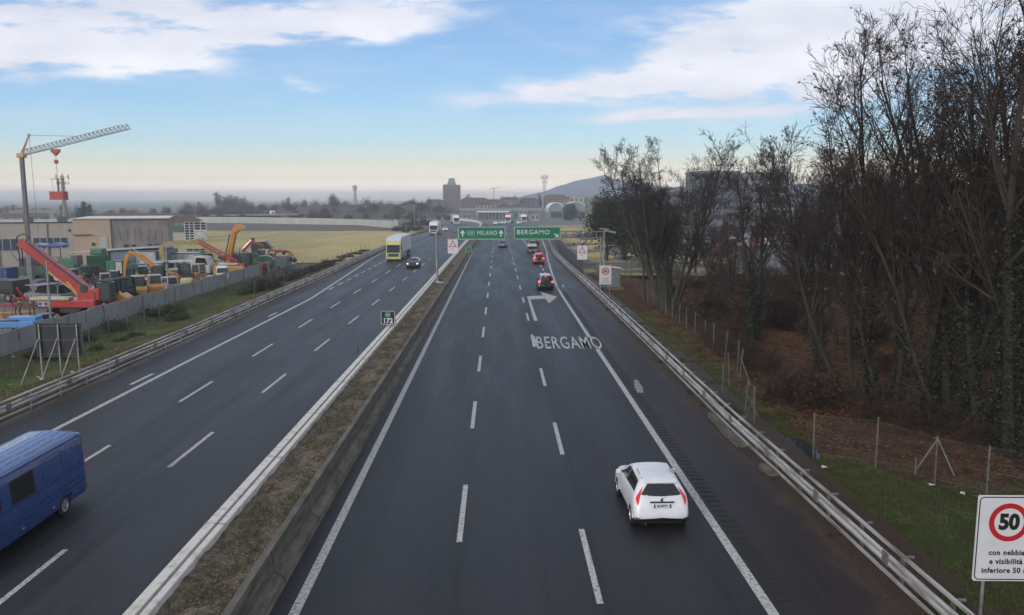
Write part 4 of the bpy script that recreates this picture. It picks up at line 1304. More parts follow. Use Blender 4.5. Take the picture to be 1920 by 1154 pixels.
# ================================================================ SIGNS AND GANTRY
M_SGREEN = pm('sign_green', (.003, .17, .085), .45, .08, .8)
M_SWHITE = pm('sign_white', (.66, .67, .70), .45, .05, 1.5)
M_SRED = pm('sign_red', (.50, .012, .022), .45, .05, 1.5)
M_SBLACK = pm('sign_black', (.012, .012, .014), .5, .05, 2)
M_SBACK = pm('sign_back', (.026, .028, .034), .6, .15, 1.5)
M_SDARK = pm('sign_darkpurple', (.020, .010, .016), .4, .1, 3)
FRONT = (R(90), 0, 0)


def rrect(w, h, r, n=5):
    P = []
    for cx, cz, a0 in ((w / 2 - r, h / 2 - r, 0), (-w / 2 + r, h / 2 - r, 90), (-w / 2 + r, -h / 2 + r, 180), (w / 2 - r, -h / 2 + r, 270)):
        for k in range(n + 1):
            a = R(a0 + 90 * k / n); P.append((cx + r * math.cos(a), cz + r * math.sin(a)))
    return P


def plate(parent, name, w, h, r, y0, y1, mat, x=0, z=0):
    mb = MB().prism(rrect(w, h, r), y0, y1, 'y'); mb.xform(Matrix.Translation((x, 0, z)))
    return mb.build(name, mat, parent)


def ring_frame(parent, name, w, h, r, th, y, mat, x=0, z=0):
    a, b = rrect(w, h, r), rrect(w - 2 * th, h - 2 * th, max(r - th, .005)); n = len(a)
    mb = MB().add([(p[0], y, p[1]) for p in a] + [(p[0], y, p[1]) for p in b] + [(p[0], y + .004, p[1]) for p in a] + [(p[0], y + .004, p[1]) for p in b],
                  [(i, (i + 1) % n, (i + 1) % n + n, i + n) for i in range(n)] + [(i, (i + 1) % n, (i + 1) % n + 2 * n, i + 2 * n) for i in range(n)])
    mb.xform(Matrix.Translation((x, 0, z)))
    return mb.build(name, mat, parent)


def disc(parent, name, r, y0, y1, mat, x=0, z=0, r_in=None, n=40):
    if r_in is None: return MB().prism([(x + r * math.cos(2 * PI * k / n), z + r * math.sin(2 * PI * k / n)) for k in range(n)], y0, y1, 'y').build(name, mat, parent)
    V = []; F = []
    for k in range(n):
        a = 2 * PI * k / n
        for (q, yy) in ((r, y1), (r, y0), (r_in, y0), (r_in, y1)): V.append((x + q * math.cos(a), yy, z + q * math.sin(a)))
    for k in range(n):
        for j in range(4): F.append((k * 4 + j, k * 4 + (j + 1) % 4, ((k + 1) % n) * 4 + (j + 1) % 4, ((k + 1) % n) * 4 + j))
    return MB().add(V, F).build(name, mat, parent)


# gantry: truss on two posts over the outbound carriageway
GY = 92.3
t = thing('sign_gantry', 'rusty steel gantry truss on two posts spanning the outbound carriageway', 'gantry', (0, GY, 0))
M_RUST = pm('rusty_truss', (.26, .20, .185), .7, .2, 3, col2=(.13, .085, .075))
M_GALV = pm('gantry_galv', (.34, .34, .33), .55, .2, 2, metal=.3)
x0, x1 = -7.05, 12.2
for zz in (5.72, 6.42):
    for yy in (0, .55): MB().bar((x0, yy, zz), (x1, yy, zz), .10, .10).build('chord', M_RUST, t)
k = x0; mb = MB(); i = 0
n_ = 22; st_ = (x1 - x0) / n_
for i in range(n_ + 1):
    xx = x0 + i * st_
    for yy in (0, .55): mb.bar((xx, yy, 5.72), (xx, yy, 6.42), .06, .06)
    mb.bar((xx, 0, 6.42), (xx, .55, 6.42), .05, .05); mb.bar((xx, 0, 5.72), (xx, .55, 5.72), .05, .05)
mb.build('truss_web', M_RUST, t)
MB().tube([(x0 - .05, .27, 0), (x0 - .05, .27, 6.5)], [.13, .11], 12).build('post', M_GALV, t)
MB().tube([(x1 + .05, .27, 0), (x1 + .05, .27, 6.5)], [.15, .12], 12).build('post', M_GALV, t)
MB().box((x0 - .05, .25, .62), (.5, .5, .08)).box((x0 - .05, .2, .43), (1.5, 1.1, .32)).build('base', M_CONC, t)
MB().bar((x1, .2, 6.6), (x1 + 1.4, .2, 6.3), .08, .25).bar((x1 - .5, .2, 6.75), (x1 + .6, .2, 6.7), .05, .12).build('lamp_bracket', M_GALV, t)
mb = MB()
for xx in (8.7, 9.7): mb.box((xx, -.15, 4.98), (.22, .2, .22))
mb.build('lantern', M_SBLACK, t)
MB().bar((9.2, 0, 5.1), (9.2, 0, 4.9), .06, .06).bar((9.1, 0, 5.05), (9.9, .1, 5.7), .06, .06).build('hanger', M_RUST, t)
mb = MB()
for xx in (-5.75, -4.75): mb.box((xx, -.15, 5.62), (.26, .2, .14))
mb.build('flasher', pm('amber_lens', (.55, .38, .08), .3), t)
MB().bar((-5.25, .1, 5.4), (-5.25, .1, 5.75), .08, .08).build('hanger', M_RUST, t)


def dir_sign(label, xc, w, zc=6.27, h=1.53):
    t = thing('direction_sign', label, 'sign', (xc, GY - .12, zc))
    plate(t, 'panel', w, h, .12, 0, .05, M_SGREEN)
    plate(t, 'back_frame', w - .1, h - .1, .1, .052, .09, M_SBACK)
    ring_frame(t, 'border', w - .10, h - .10, .10, .055, -.006, M_SWHITE)
    return t


def arrow_up(t, x, z, s, ang=0.0):
    pts = [(-.09, -.5), (.09, -.5), (.09, .08), (.30, -.12), (.30, .10), (0, .5), (-.30, .10), (-.30, -.12), (-.09, .08)]
    mb = MB().prism([(p[0] * s, p[1] * s) for p in pts], -.008, -.002, 'y')
    mb.xform(Matrix.Translation((x, 0, z)) @ Matrix.Rotation(ang, 4, 'Y')); mb.build('arrow', M_SWHITE, t)


t = dir_sign('green motorway sign reading E 64 MILANO between two upward arrows', -1.88, 5.5)
arrow_up(t, -2.2, -.02, .78); arrow_up(t, 2.2, -.02, .78)
text_mesh('lettering', 'MILANO', .70, M_SWHITE, t, (.60, -.010, 0), FRONT, .80, .0035, space=1.14)
ring_frame(t, 'route_border', .82, .50, .08, .03, -.007, M_SWHITE, x=-1.25)
text_mesh('lettering', 'E 64', .34, M_SWHITE, t, (-1.25, -.010, 0), FRONT, .85, .006)
t = dir_sign('green motorway sign reading BERGAMO with an arrow pointing down to the exit lane', 4.48, 5.45)
text_mesh('lettering', 'BERGAMO', .74, M_SWHITE, t, (-.47, -.010, .08), FRONT, 1.02, .0035, space=1.12)
arrow_up(t, 2.22, -.27, .68, R(130))


def warn_sign(label, x, z, w=1.15, h=1.62, col=None):
    t = thing('warning_sign', label, 'sign', (x, GY - .2, z))
    plate(t, 'panel', w, h, .04, 0, .03, M_SWHITE)
    tr = lambda s, cz: [(-.46 * s, cz - .30 * s), (.46 * s, cz - .30 * s), (0, cz + .50 * s)]
    MB().prism(tr(1.0, .22), -.004, -.001, 'y').build('red_triangle', M_SRED, t)
    MB().prism(tr(.66, .20), -.009, -.005, 'y').build('white_field', M_SWHITE, t)
    MB().bar((.12, -.012, .04), (.12, -.012, .16), .05, .004).bar((.12, -.012, .16), (-.08, -.012, .26), .05, .004).build('curve_arrow', M_SBLACK, t)
    text_mesh('lettering', 'km 1' if col is None else '300 m', .15, col or M_SBLACK, t, (-.05, -.006, -.30), FRONT, 1.0, .006)
    return t


warn_sign('white warning sign with a red triangle hanging from the gantry over the median', -5.22, 4.75, col=M_SRED)
t = warn_sign('white warning sign with a red triangle hanging below two lanterns near the gantry end', 9.68, 4.03)


def fog_sign(label, loc, w=1.28, h=2.25, zc=2.0, rz=0.0, one_post=None):
    t = thing('speed_sign', label, 'sign', loc, rz)
    s = w / 1.28
    plate(t, 'panel', w, h, .05 * s, 0, .03, M_SWHITE, z=zc)
    ring_frame(t, 'border', w - .05 * s, h - .05 * s, .10 * s, .022 * s, -.004, M_SBLACK, z=zc)
    cz = zc + h * .19; r = .40 * s
    disc(t, 'red_ring', r, -.008, -.003, M_SRED, 0, cz, r * .74)
    text_mesh('lettering', '50', .44 * s, M_SBLACK, t, (0, -.006, cz - .004), FRONT, .92, .022 * s)
    for k, tx in enumerate(('con nebbia', 'e visibilit\u00e0', 'inferiore 50 m')):
        text_mesh('lettering', tx, .155 * s, M_SBLACK, t, (.0, -.006, zc - h * (.165 + .105 * k)), FRONT, .93, .0045 * s, space=1.12)
    xs = (one_post,) if one_post is not None else (-w * .36, w * .36)
    for x in xs: MB().cyl((x, .07, -.3), (x, .07, zc + h * .45), .04, 10).build('post', M_GALV, t)
    for dz in (-.3, .3): MB().box((0, .045, zc + h * dz), (w * .85, .03, .06)).build('rear_bar', M_GALV, t)
    return t


fog_sign('large white fog sign with a red 50 ring, nearest, cut by the picture edge', (12.15, 18.0, .0), 1.52, 2.14, 1.99, R(-2), one_post=-.46)
fog_sign('small distant white fog sign with a red 50 ring in front of the grey kiosk', (10.98, 81.6, 0), 1.27, 1.98, 2.42)

# kilometre sign on the left barrier
t = thing('kilometre_sign', 'small dark kilometre sign reading A4 172 on the pale median barrier', 'sign', (-8.08, 58.0, 1.5))
plate(t, 'panel', 1.10, 1.08, .08, 0, .02, M_SDARK)
ring_frame(t, 'border', 1.02, 1.0, .08, .035, -.005, M_SWHITE)
plate(t, 'route_shield', .42, .38, .10, -.009, -.004, M_SGREEN, z=.22)
ring_frame(t, 'shield_border', .40, .36, .09, .02, -.014, pm('pale_green', (.25, .55, .42), .5), z=.22)
text_mesh('lettering', 'A4', .24, pm('pale_green2', (.35, .70, .55), .5), t, (0, -.016, .21), FRONT, .9, .006)
text_mesh('lettering', '172', .50, M_SWHITE, t, (0, -.008, -.24), FRONT, .98, .016)
MB().cyl((.3, .05, -.75), (.3, .05, .3), .03, 8).build('post', M_GALV, t)
for (x, z, y) in ((-.35, 1.0, 50.5),):
    t2 = thing('marker_post', 'thin dark delineator post on the pale median barrier before the kilometre sign', 'post', (-8.45, 47.5, .85))
    MB().tube([(0, 0, 0), (0, 0, .62)], .025, 6).build('post', M_SBLACK, t2); MB().box((0, 0, .5), (.07, .03, .14)).build('reflector', M_SRED, t2)
t = thing('kilometre_sign', 'tiny green plate on the median seen just under the MILANO sign', 'sign', (-4.9, 133, 1.9))
plate(t, 'panel', 1.0, .9, .06, 0, .02, M_SGREEN); ring_frame(t, 'border', .94, .84, .05, .03, -.005, M_SWHITE)
MB().cyl((0, .05, -1.4), (0, .05, .3), .035, 6).build('post', M_GALV, t)

# back of the large sign at left
t = thing('rear_of_sign', 'dark back of a large road sign propped by slanting struts on the left verge', 'sign', (-24.95, 45.3, -.12), R(3))
w_, h_ = 2.55, 1.95; zc = 2.27
MB().box((0, 0, zc), (w_, .04, h_)).build('panel', M_SBACK, t, bevel=.01)
M_SB2 = pm('sign_back_rib', (.085, .088, .095), .6, .15, 3)
for zz in (-.83, -.02, .78): MB().box((0, -.05, zc + zz), (w_ * .94, .05, .06)).build('rail', M_SB2, t)
for xx in (-1.06, -.02, 1.0): MB().box((xx, -.10, (zc + h_ * .46) / 2), (.07, .05, zc + h_ * .46)).build('post', M_GALV, t)
for xx in (-1.1, -.08, .93): MB().bar((xx, -.14, 2.35), (xx - .42, -1.55, -.05), .05, .05).build('strut', M_GALV, t)
mb = MB().box((0, -.03, zc + h_ / 2 - .02), (w_, .05, .05)).box((0, -.03, zc - h_ / 2 + .02), (w_, .05, .05)); mb.box((-w_ / 2 + .02, -.03, zc), (.05, .05, h_ - .09)).box((w_ / 2 - .02, -.03, zc), (.05, .05, h_ - .09)); mb.build('edge_frame', M_SB2, t)
MB().box((.98, -.03, zc - .60), (.12, .02, .06)).build('sticker', M_SWHITE, t)

# kiosk
t = thing('utility_kiosk', 'grey ribbed metal kiosk with a pale sloping roof on a concrete slab', 'kiosk', (12.85, 90.2, 0))
M_KI = pm('kiosk_grey', (.20, .22, .235), .6, .12, 1.5, metal=.2)
mb = MB().box((0, 0, 1.35), (1.75, 1.2, 2.1))
for k in range(9): mb.box((-.8 + k * .2, -.61, 1.33), (.05, .03, 2.0))
mb.build('cabin', M_KI, t)
MB().prism([(-1.0, 2.62), (-1.0, 2.68), (1.02, 2.42), (1.02, 2.36)], -.78, .78, 'y').build('roof', M_SWHITE, t)
MB().box((0, 0, .15), (2.6, 1.9, .3)).build('slab', M_CONCO, t)
MB().box((.15, -.63, 1.3), (.62, .02, 1.8)).build('door', M_KI, t)


def lamp_post(label, loc, h, r=.06, arm=0.0, group=None, mat=None, rz=0, head=True):
    t = thing('lamp_post', label, 'lamp post', loc, rz, group)
    MB().tube([(0, 0, -.2), (0, 0, h)], [r, r * .7], 7).build('pole', mat or M_GALV, t)
    if arm: MB().bar((0, 0, h - .05), (arm, 0, h + .05), .06, .06).build('arm', mat or M_GALV, t)
    if head: MB().box((arm + (.3 if arm else 0), 0, h + .05), (.7, .25, .1)).build('lamp_head', M_GALV, t, bevel=.02)
    return t


# white pole behind the far 50 sign
lamp_post('pale thick pole rising behind the distant 50 sign', (11.4, 88.8, 0), 5.9, .12, 0, head=False)

# small litter: pale scraps
litt = pm('paper_litter', (.62, .62, .60), .8, .1, 9)
def scrap(label, x, y, z, s, grp):
    mb = MB()
    for k in range(3): mb.add([(rnd.uniform(-s, s), rnd.uniform(-s, s), rnd.uniform(0, s * .6)) for _ in range(4)], [(0, 1, 2), (0, 2, 3), (0, 3, 1)])
    o = mb.build('litter_scrap', litt, None, loc=(x, y, z)); tag(o, label, 'litter', grp); return o
for (u, v, lb) in ((1748, 884, 'white scrap of litter lying in the grass left of the braced fence post'), (1808, 903, 'long white scrap of litter in the grass above the nearest fog sign'),
                   (1545, 872, 'small white scrap on the grass beside the ditch water')):
    x, y = G(u, v); scrap(lb, x, y, rz(x, y) + .02, .13, 'litter on the right verge')
for (u, v) in ((55, 665), (72, 703), (78, 713), (20, 716), (135, 708), (24, 669)):
    x, y = G(u, v); scrap('pale scrap of litter on the left verge under the sign back', x, y, verge_z(x, y) + .02, .15, 'litter on the left verge')

# ================================================================ THE YARD AND ITS MACHINES
Y_RED = paint('machine_red', (.44, .025, .03), .4, .15)
Y_YEL = paint('machine_yellow', (.55, .33, .05), .45, .15)
Y_ORG = paint('machine_orange', (.60, .25, .03), .4, .15)
Y_GRN = paint('machine_green', (.045, .19, .085), .5, .15)
Y_DGR = paint('machine_dark_green', (.02, .10, .06), .5, .15)
Y_BLU = paint('skip_blue', (.02, .06, .20), .5, .15)
Y_LBL = paint('bright_blue', (.09, .27, .60), .45, .1)
Y_WHT = paint('dirty_white', (.52, .53, .54), .5, .15)
Y_CRM = paint('cream', (.52, .44, .24), .5, .15)
Y_GRY = paint('machine_grey', (.12, .12, .125), .6, .2)
Y_DRK = paint('machine_dark', (.03, .03, .034), .6, .2)
Y_SIL = paint('dull_silver', (.22, .23, .24), .45, .15)
Y_OLIVE = paint('olive', (.36, .30, .07), .5, .2)


def vcab(t, c, d, frame=M_BLACK, roof=None, name='cab'):
    "glazed machine cab: pillars, roof and panes"
    x, y, z = c; w, l, h = d
    mb = MB()
    for sx in (-1, 1):
        for sy in (-1, 1): mb.bar((x + sx * w / 2, y + sy * l / 2, z), (x + sx * w / 2 * .92, y + sy * l / 2 * .88, z + h), .09, .09)
    mb.box((x, y, z + .06), (w + .05, l + .05, .12))
    for sx in (-1, 1): mb.bar((x + sx * w / 2, y - l / 2, z + h * .38), (x + sx * w / 2, y + l / 2, z + h * .38), .05, .05)
    cb = mb.build(name, frame, t)
    MB().box((x, y, z + h + .05), (w, l * .95, .12)).build('cab_roof', roof or frame, cb, bevel=.03)
    MB().box((x, y, z + h * .52), (w * .93, l * .9, h * .86), taper=(.93, .93)).build('window', M_YGLASS, cb)
    return cb


def yglass():
    m, n, l, b = newmat('cab_glass')
    b.inputs['Base Color'].default_value = (.05, .075, .085, 1); b.inputs['Roughness'].default_value = .12
    b.inputs['Alpha'].default_value = .78
    return m


M_YGLASS = yglass()


def tracks(t, w=2.2, l=2.9, h=.6, mat=None):
    for s in (-1, 1):
        P = [(-l / 2 + h / 2, 0), (l / 2 - h / 2, 0), (l / 2, h * .35), (l / 2, h * .65), (l / 2 - h / 2, h), (-l / 2 + h / 2, h), (-l / 2, h * .65), (-l / 2, h * .35)]
        MB().prism(P, s * w / 2 - .2, s * w / 2 + .2).build('track', M_TYRE, t)
    MB().box((0, 0, h * .7), (w * .6, l * .5, h * .5)).build('undercarriage', Y_DRK, t)


def limb(t, name, pts, w, mat, th=None):
    "machine arm: flat plate outline swept between joints; pts = (y, z, half depth)"
    up, dn = [], []
    for i, p in enumerate(pts):
        a = pts[max(i - 1, 0)]; b = pts[min(i + 1, len(pts) - 1)]
        d = Vector((b[0] - a[0], b[1] - a[1])).normalized(); n_ = Vector((-d.y, d.x))
        up.append((p[0] + n_.x * p[2], p[1] + n_.y * p[2])); dn.append((p[0] - n_.x * p[2], p[1] - n_.y * p[2]))
    return MB().prism(up + dn[::-1], -w / 2, w / 2).build(name, mat, t, bevel=.02)


def excavator(label, loc, rz, mat, boom, arm, bucket=True, body=True, s=1.0, cabmat=M_BLACK, tower=(-.45, .45), roof=None, group=None, jibmat=None):
    "boom and arm: lists of (y, z, half depth) in machine coordinates, +Y = forward"
    t = thing('excavator', label, 'excavator', loc, rz, group); t.scale = (s, s, s)
    tracks(t)
    MB().box((0, -.35, 1.15), (2.1, 2.3, .7)).build('house', mat, t, bevel=.08)
    MB().prism([(-1.9, .85), (-1.4, .8), (-1.2, 1.7), (-1.5, 1.75), (-1.95, 1.5)], -1.0, 1.0).build('counterweight', mat, t, bevel=.08)
    MB().box((.45, -.9, 1.7), (1.0, 1.0, .5)).build('engine_cover', mat, t, bevel=.06)
    vcab(t, (-.55, .15, 1.2), (.95, 1.25, 1.5), cabmat, roof)
    limb(t, 'boom', boom, .28, jibmat or mat); limb(t, 'arm', arm, .22, jibmat or mat)
    b0, b1 = boom[0], boom[len(boom) // 2]
    MB().cyl((0, b0[0] + .5, b0[1] + .1), (0, b1[0], b1[1] - .25), .06, 8).build('ram', M_CHROME, t)
    MB().cyl((0, b1[0], b1[1] + .35), (0, arm[0][0], arm[0][1] + .30), .055, 8).build('ram', M_CHROME, t)
    if bucket:
        y, z = arm[-1][0], arm[-1][1]
        MB().prism([(y, z), (y - .30, z - .15), (y - .45, z - .65), (y - .05, z - .85), (y + .30, z - .55), (y + .22, z - .1)], -.4, .4).build('bucket', Y_DRK, t)
    return t


def loader(label, loc, rz, mat, frame=M_BLACK, s=1.0, group=None, nose=True, tall=2.0, kind='loader', roof=None):
    t = thing('compact_loader', label, kind, loc, rz, group); t.scale = (s, s, s)
    MB().box((0, -.2, 1.0), (1.5, 2.0, .95)).build('body', mat, t, bevel=.1)
    MB().prism([(-1.55, .6), (-1.5, 1.55), (-.9, 1.78), (-.4, 1.7), (-.4, .6)], -.72, .72).build('engine_cover', mat, t, bevel=.1)
    vcab(t, (0, .25, 1.3), (1.2, 1.25, tall - 1.2), frame, roof)
    for x in (-.72, .72):
        for y in (-.9, .75): wheel(t, x, y, .42, .3, Y_WHT, 1 if x > 0 else -1, det=False)
    if nose:
        for sx in (-1, 1): limb(t, 'lift_arm', [(-.8, 1.5, .09), (.6, 1.35, .09), (1.45, .55, .08)], .12, mat).location.x = sx * .8
        MB().prism([(1.35, .15), (2.0, .1), (2.05, .2), (1.55, .75), (1.35, .75)], -.85, .85).build('bucket', mat, t)
    return t


# ---- the big red telescopic crane beside the wall
t = thing('telescopic_crane', 'red telescopic crane with its thick boom raised high beside the pole and wall', 'crane', (-37.2, 70, 0))
tracks(t, 2.4, 3.6, .8)
MB().box((.2, 0, 1.15), (4.6, 2.3, .7)).build('carrier', Y_RED, t, bevel=.1)
MB().box((-1.3, -.9, 1.62), (3.4, .9, .28)).build('side_tray', Y_CRM, t, bevel=.08)
MB().box((1.7, .3, 1.9), (2.0, 1.8, 1.1)).build('turntable', Y_RED, t, bevel=.12)
bm = MB().bar((1.55, 0, 1.9), (-1.2, 0, 4.165), .88, .95).bar((-1.2, 0, 4.165), (-3.55, 0, 6.1), .78, .84).bar((-3.1, 0, 5.75), (-4.15, 0, 6.45), .60, .66)
bm.build('boom', Y_RED, t, bevel=.05)
MB().bar((1.2, -.55, 2.75), (-3.2, -.55, 6.4), .1, .14).build('hose_guide', Y_DRK, t)
MB().cyl((.9, 0, 1.7), (-1.9, 0, 3.9), .15, 10).build('ram', Y_CRM, t)
MB().tube([(-3.6, -.1, 6.4), (-3.3, -.1, 6.9), (-3.7, -.1, 7.15), (-4.3, -.1, 6.9), (-4.4, -.1, 6.1), (-4.2, -.1, 5.4), (-4.25, -.1, 4.8)], .055, 6).tube([(-4.2, .1, 6.2), (-4.05, .1, 5.5), (-4.15, .1, 4.4)], .05, 6).build('cable', Y_DRK, t)
MB().lathe([(.34, -.1), (.38, 0), (.34, .1)], 14).xform(Matrix.Translation((1.35, -.55, 2.4)) @ Matrix.Rotation(R(90), 4, 'X')).build('winch', Y_DRK, t)
vcab(t, (2.9, .2, 1.3), (1.3, 1.6, 1.7), M_BLACK)
MB().box((-1.9, -1.165, 1.18), (.9, .02, .42)).build('emblem', Y_WHT, t)
for dx in (-.25, .25): MB().box((-1.9 + dx, -1.18, 1.18), (.26, .02, .26), ry=R(45)).build('emblem_mark', Y_BLU, t)
MB().bar((1.0, -.4, 1.6), (-.1, -.4, 3.0), .28, .3).build('arm', Y_ORG, t)
t = thing('loading_shovel', 'rounded yellow loading shovel bucket standing behind the red crane', 'shovel', (-34.6, 71.2, 0))
MB().prism([(0, .1), (1.7, .15), (1.9, .8), (1.75, 1.5), (1.2, 1.85), (.5, 1.55), (.05, .9)], -.6, .9, 'y').build('bucket', Y_ORG, t, bevel=.08)
MB().prism([(-.3, .9), (.3, 1.0), (.1, 1.2), (-.3, 1.15)], -.7, -.5, 'y').build('lip', Y_GRY, t)

# pick-up like vehicle behind, grey with a pale roof
def offroader(name, label, x, y, rz_, mat, roof=None, s=1.0, cabonly=False):
    t = thing(name, label, 'truck', (x, y, 0), rz_); t.scale = (s,) * 3
    MB().prism([(-2.2, .55), (2.3, .55), (2.35, .95), (2.1, 1.15), (.9, 1.22), (-2.2, 1.2)], -.85, .85).build('body', mat, t, bevel=.08)
    MB().prism([(-1.9, 1.2), (1.0, 1.2), (.35, 1.95), (-1.8, 1.95)], -.78, .78).build('window', M_GLASS, t)
    MB().box((-.75, 0, 1.99), (1.62, 2.2, .09), rz=R(90)).build('roof', roof or mat, t, bevel=.03)
    mb = MB()
    for yy in (-1.85, -.6, .38):
        for sx in (-1, 1): mb.bar((sx * .80, yy + (.6 if yy > .3 else 0), 1.2), (sx * .76, yy, 1.95), .08, .08)
    mb.build('pillar', mat, t)
    for xx in (-.8, .8):
        for yy in (-1.4, 1.5): wheel(t, xx, yy, .38, .25, M_STEELD, 1 if xx > 0 else -1, det=False)
    return t


offroader('pickup_truck', 'grey pick-up with a pale roof parked behind the red crane boom', -43.0, 77, R(70), Y_SIL, Y_SIL, 1.05)
offroader('pickup_truck', 'dark pick-up with a pale roof beside the black cabs in the yard', -36.6, 84.5, R(40), Y_DRK, Y_WHT, .9)


def flatbed(label, loc, rz_, mat, cab=None, L=5.5, crate=None, s=1.0, cabr=False):
    t = thing('works_truck', label, 'truck', loc, rz_); t.scale = (s,) * 3
    MB().box((0, 0, .85), (1.0, L, .25)).build('chassis', Y_DRK, t)
    MB().box((0, -.9, 1.05), (2.2, L - 2.0, .14)).build('bed', mat, t)
    MB().box((0, L / 2 - .8, 1.45), (2.0, 1.5, 1.5), taper=(.92, .8)).build('cab', cab or mat, t, bevel=.12)
    MB().box((0, L / 2 - .75, 1.78), (2.02, 1.3, .55), taper=(.93, .86)).build('window', M_GLASS, t)
    for xx in (-.95, .95):
        for yy in (-L / 2 + .9, L / 2 - 1.2): wheel(t, xx, yy, .45, .3, M_STEELD, 1 if xx > 0 else -1, det=False)
    if crate: MB().box((0, -.9, 1.65), (2.1, L - 2.2, 1.0)).build('load_box', crate, t, bevel=.03)
    return t


o = flatbed('dark works truck with a grey tarpaulin load at the left end of the yard', (-50.5, 81, 0), R(75), Y_DRK, Y_GRY, 6.5, Y_DRK, 1.0)
wheel(o, 1.3, -1.6, .75, .45, pm('rusty_rim', (.30, .09, .05), .7), 1, det=False)
flatbed('small white truck with its cab above the grey wall in front of the yellow excavator', (-34.6, 95.5, 0), R(-75), Y_WHT, M_WHITEP, 5.0, None, 1.0)
# blue flat machine nearest, above the wall
t = thing('work_platform', 'bright blue work platform folded flat just behind the wall at the left edge', 'platform', (-34.4, 56.0, 0), R(4))
MB().box((0, 0, 1.45), (4.2, 1.5, .42)).build('deck', Y_LBL, t, bevel=.04)
MB().box((-.3, -.2, 1.70), (2.4, .8, .10)).build('tray', Y_DRK, t); MB().box((-.2, .3, 1.25), (3.6, 1.3, .2)).build('beam', Y_DRK, t)
MB().box((-1.3, -.5, 1.05), (1.4, .7, .5)).build('motor_box', Y_RED, t, bevel=.05)
MB().box((1.1, .2, 1.78), (1.9, 1.0, .30)).build('housing', Y_LBL, t, bevel=.05)
for x in (-1.6, 1.6): wheel(t, x, 0, .45, .3, Y_WHT, 1, det=False)
# tractor with hoop frame
t = thing('small_tractor', 'small black and yellow tractor with a round hoop frame by the left light pole', 'tractor', (-35.5, 61.3, 0), R(-20))
MB().box((0, .5, .95), (.9, 2.0, .7)).build('bonnet', Y_DRK, t, bevel=.08)
for zz in (0, .35): MB().tube([(-.75 + .0, -1.0 + zz, .6)] + [(.75 * math.cos(R(180 - a)), -1.0 + zz, 1.6 + .75 * math.sin(R(a))) for a in range(0, 181, 20)] + [(.75, -1.0 + zz, .6)], .05, 6).build('hoop', Y_DRK, t)
MB().box((0, -.6, .95), (1.2, 1.0, .35)).build('seat_box', Y_YEL, t, bevel=.06)
MB().prism([(.9, .6), (1.9, .6), (1.8, 1.1), (1.3, 1.3), (.9, 1.2)], -.45, .45).build('hood', Y_YEL, t, bevel=.08)
for x in (-.75, .75): wheel(t, x, -.8, .6, .35, Y_YEL, 1 if x > 0 else -1, det=False); wheel(t, x, 1.2, .4, .25, Y_YEL, 1 if x > 0 else -1, det=False)

# implements: frames with tines, drums, buckets
def implement(label, x, y, rz_, mat, s=1.0, kind=0, group=None, mat2=None):
    t = thing('farm_implement', label, 'implement', (x, y, 0), rz_, group); t.scale = (s,) * 3
    mat2 = mat2 or Y_DRK
    if kind == 0:
        mb = MB().bar((-1.2, 0, .8), (1.2, 0, .8), .12, .12).bar((-1.2, .8, .75), (1.2, .8, .75), .12, .12)
        for k in range(5): mb.bar((-1.1 + .55 * k, -.1, .8), (-1.1 + .55 * k, .9, .75), .09, .09)
        mb.build('frame', mat, t)
        for k in range(5): MB().tube([(-1.1 + .55 * k, 0, .8), (-1.1 + .55 * k, -.25, .4), (-1.1 + .55 * k, 0, .02)], .045, 5).build('tine', mat2, t)
        MB().bar((0, 0, .8), (.1, -.6, 1.7), .12, .12).build('mast', mat, t)
    elif kind == 1:
        MB().box((0, 0, .55), (1.6, 1.1, .6), taper=(.8, .9)).build('hopper', mat, t, bevel=.04)
        MB().lathe([(.3, -.8), (.3, .8)], 12).xform(Matrix.Translation((0, .65, .3)) @ Matrix.Rotation(R(90), 4, 'Y')).build('roller', mat2, t)
        MB().bar((0, -.5, .5), (.2, -1.3, 1.2), .1, .1).build('drawbar', mat2, t)
    else:
        MB().prism([(-.6, .05), (.7, .0), (.75, .1), (.2, .75), (-.5, .8)], -.8, .8).build('bucket', mat, t)
        MB().bar((-.5, -.4, .7), (-.5, -.9, 1.1), .1, .1).bar((.5, -.4, .7), (.5, -.9, 1.1), .1, .1).build('bracket', mat2, t)
    return t


implement('red harrow frame in the yard left of the hooped tractor', -42.4, 70.0, R(15), Y_RED, 1.15, 0, mat2=Y_RED)
implement('second red harrow frame behind the first at the left edge of the yard', -44.0, 74.5, R(-25), Y_RED, 1.2, 0, mat2=Y_GRY)
implement('yellow lifting frame lying in front of the red harrows', -39.3, 65.6, R(30), Y_YEL, 1.1, 0, mat2=Y_ORG)
implement('orange frame implement at the very left edge of the yard', -37.7, 61.5, R(-10), Y_ORG, .9, 0, mat2=Y_YEL)
implement('yellow hopper standing below the hooped tractor by the pole', -34.2, 60.0, R(15), Y_YEL, .75, 1)

# row of black-framed cabs
loader('black-framed digger cab nearest in the row, with a pale rear engine cover', (-34.9, 72.6, 0), R(20), Y_CRM, M_BLACK, 1.08, tall=2.55)
loader('second black-framed digger in the row, its glazing showing yellow parts', (-35.2, 75.2, 0), R(-15), Y_DRK, M_BLACK, 1.05, tall=2.5)
loader('third black-framed loader in the row with a white roof', (-35.0, 78.0, 0), R(25), Y_YEL, M_BLACK, 1.0, tall=2.55, roof=Y_WHT)
loader('fourth loader in the row with a pinkish white frame and roof', (-34.5, 80.6, 0), R(30), Y_ORG, pm('pinkish_white', (.50, .40, .43), .5), 1.0, tall=2.4)
loader('white skid-steer loader with a red stripe nosed up to the grey wall', (-34.5, 84.0, 0), R(-130), Y_WHT, Y_WHT, .95, tall=2.0)
loader('small black and cream loader between the skid-steer and the second light pole', (-34.6, 89.5, 0), R(10), Y_CRM, M_BLACK, .85, tall=2.1)
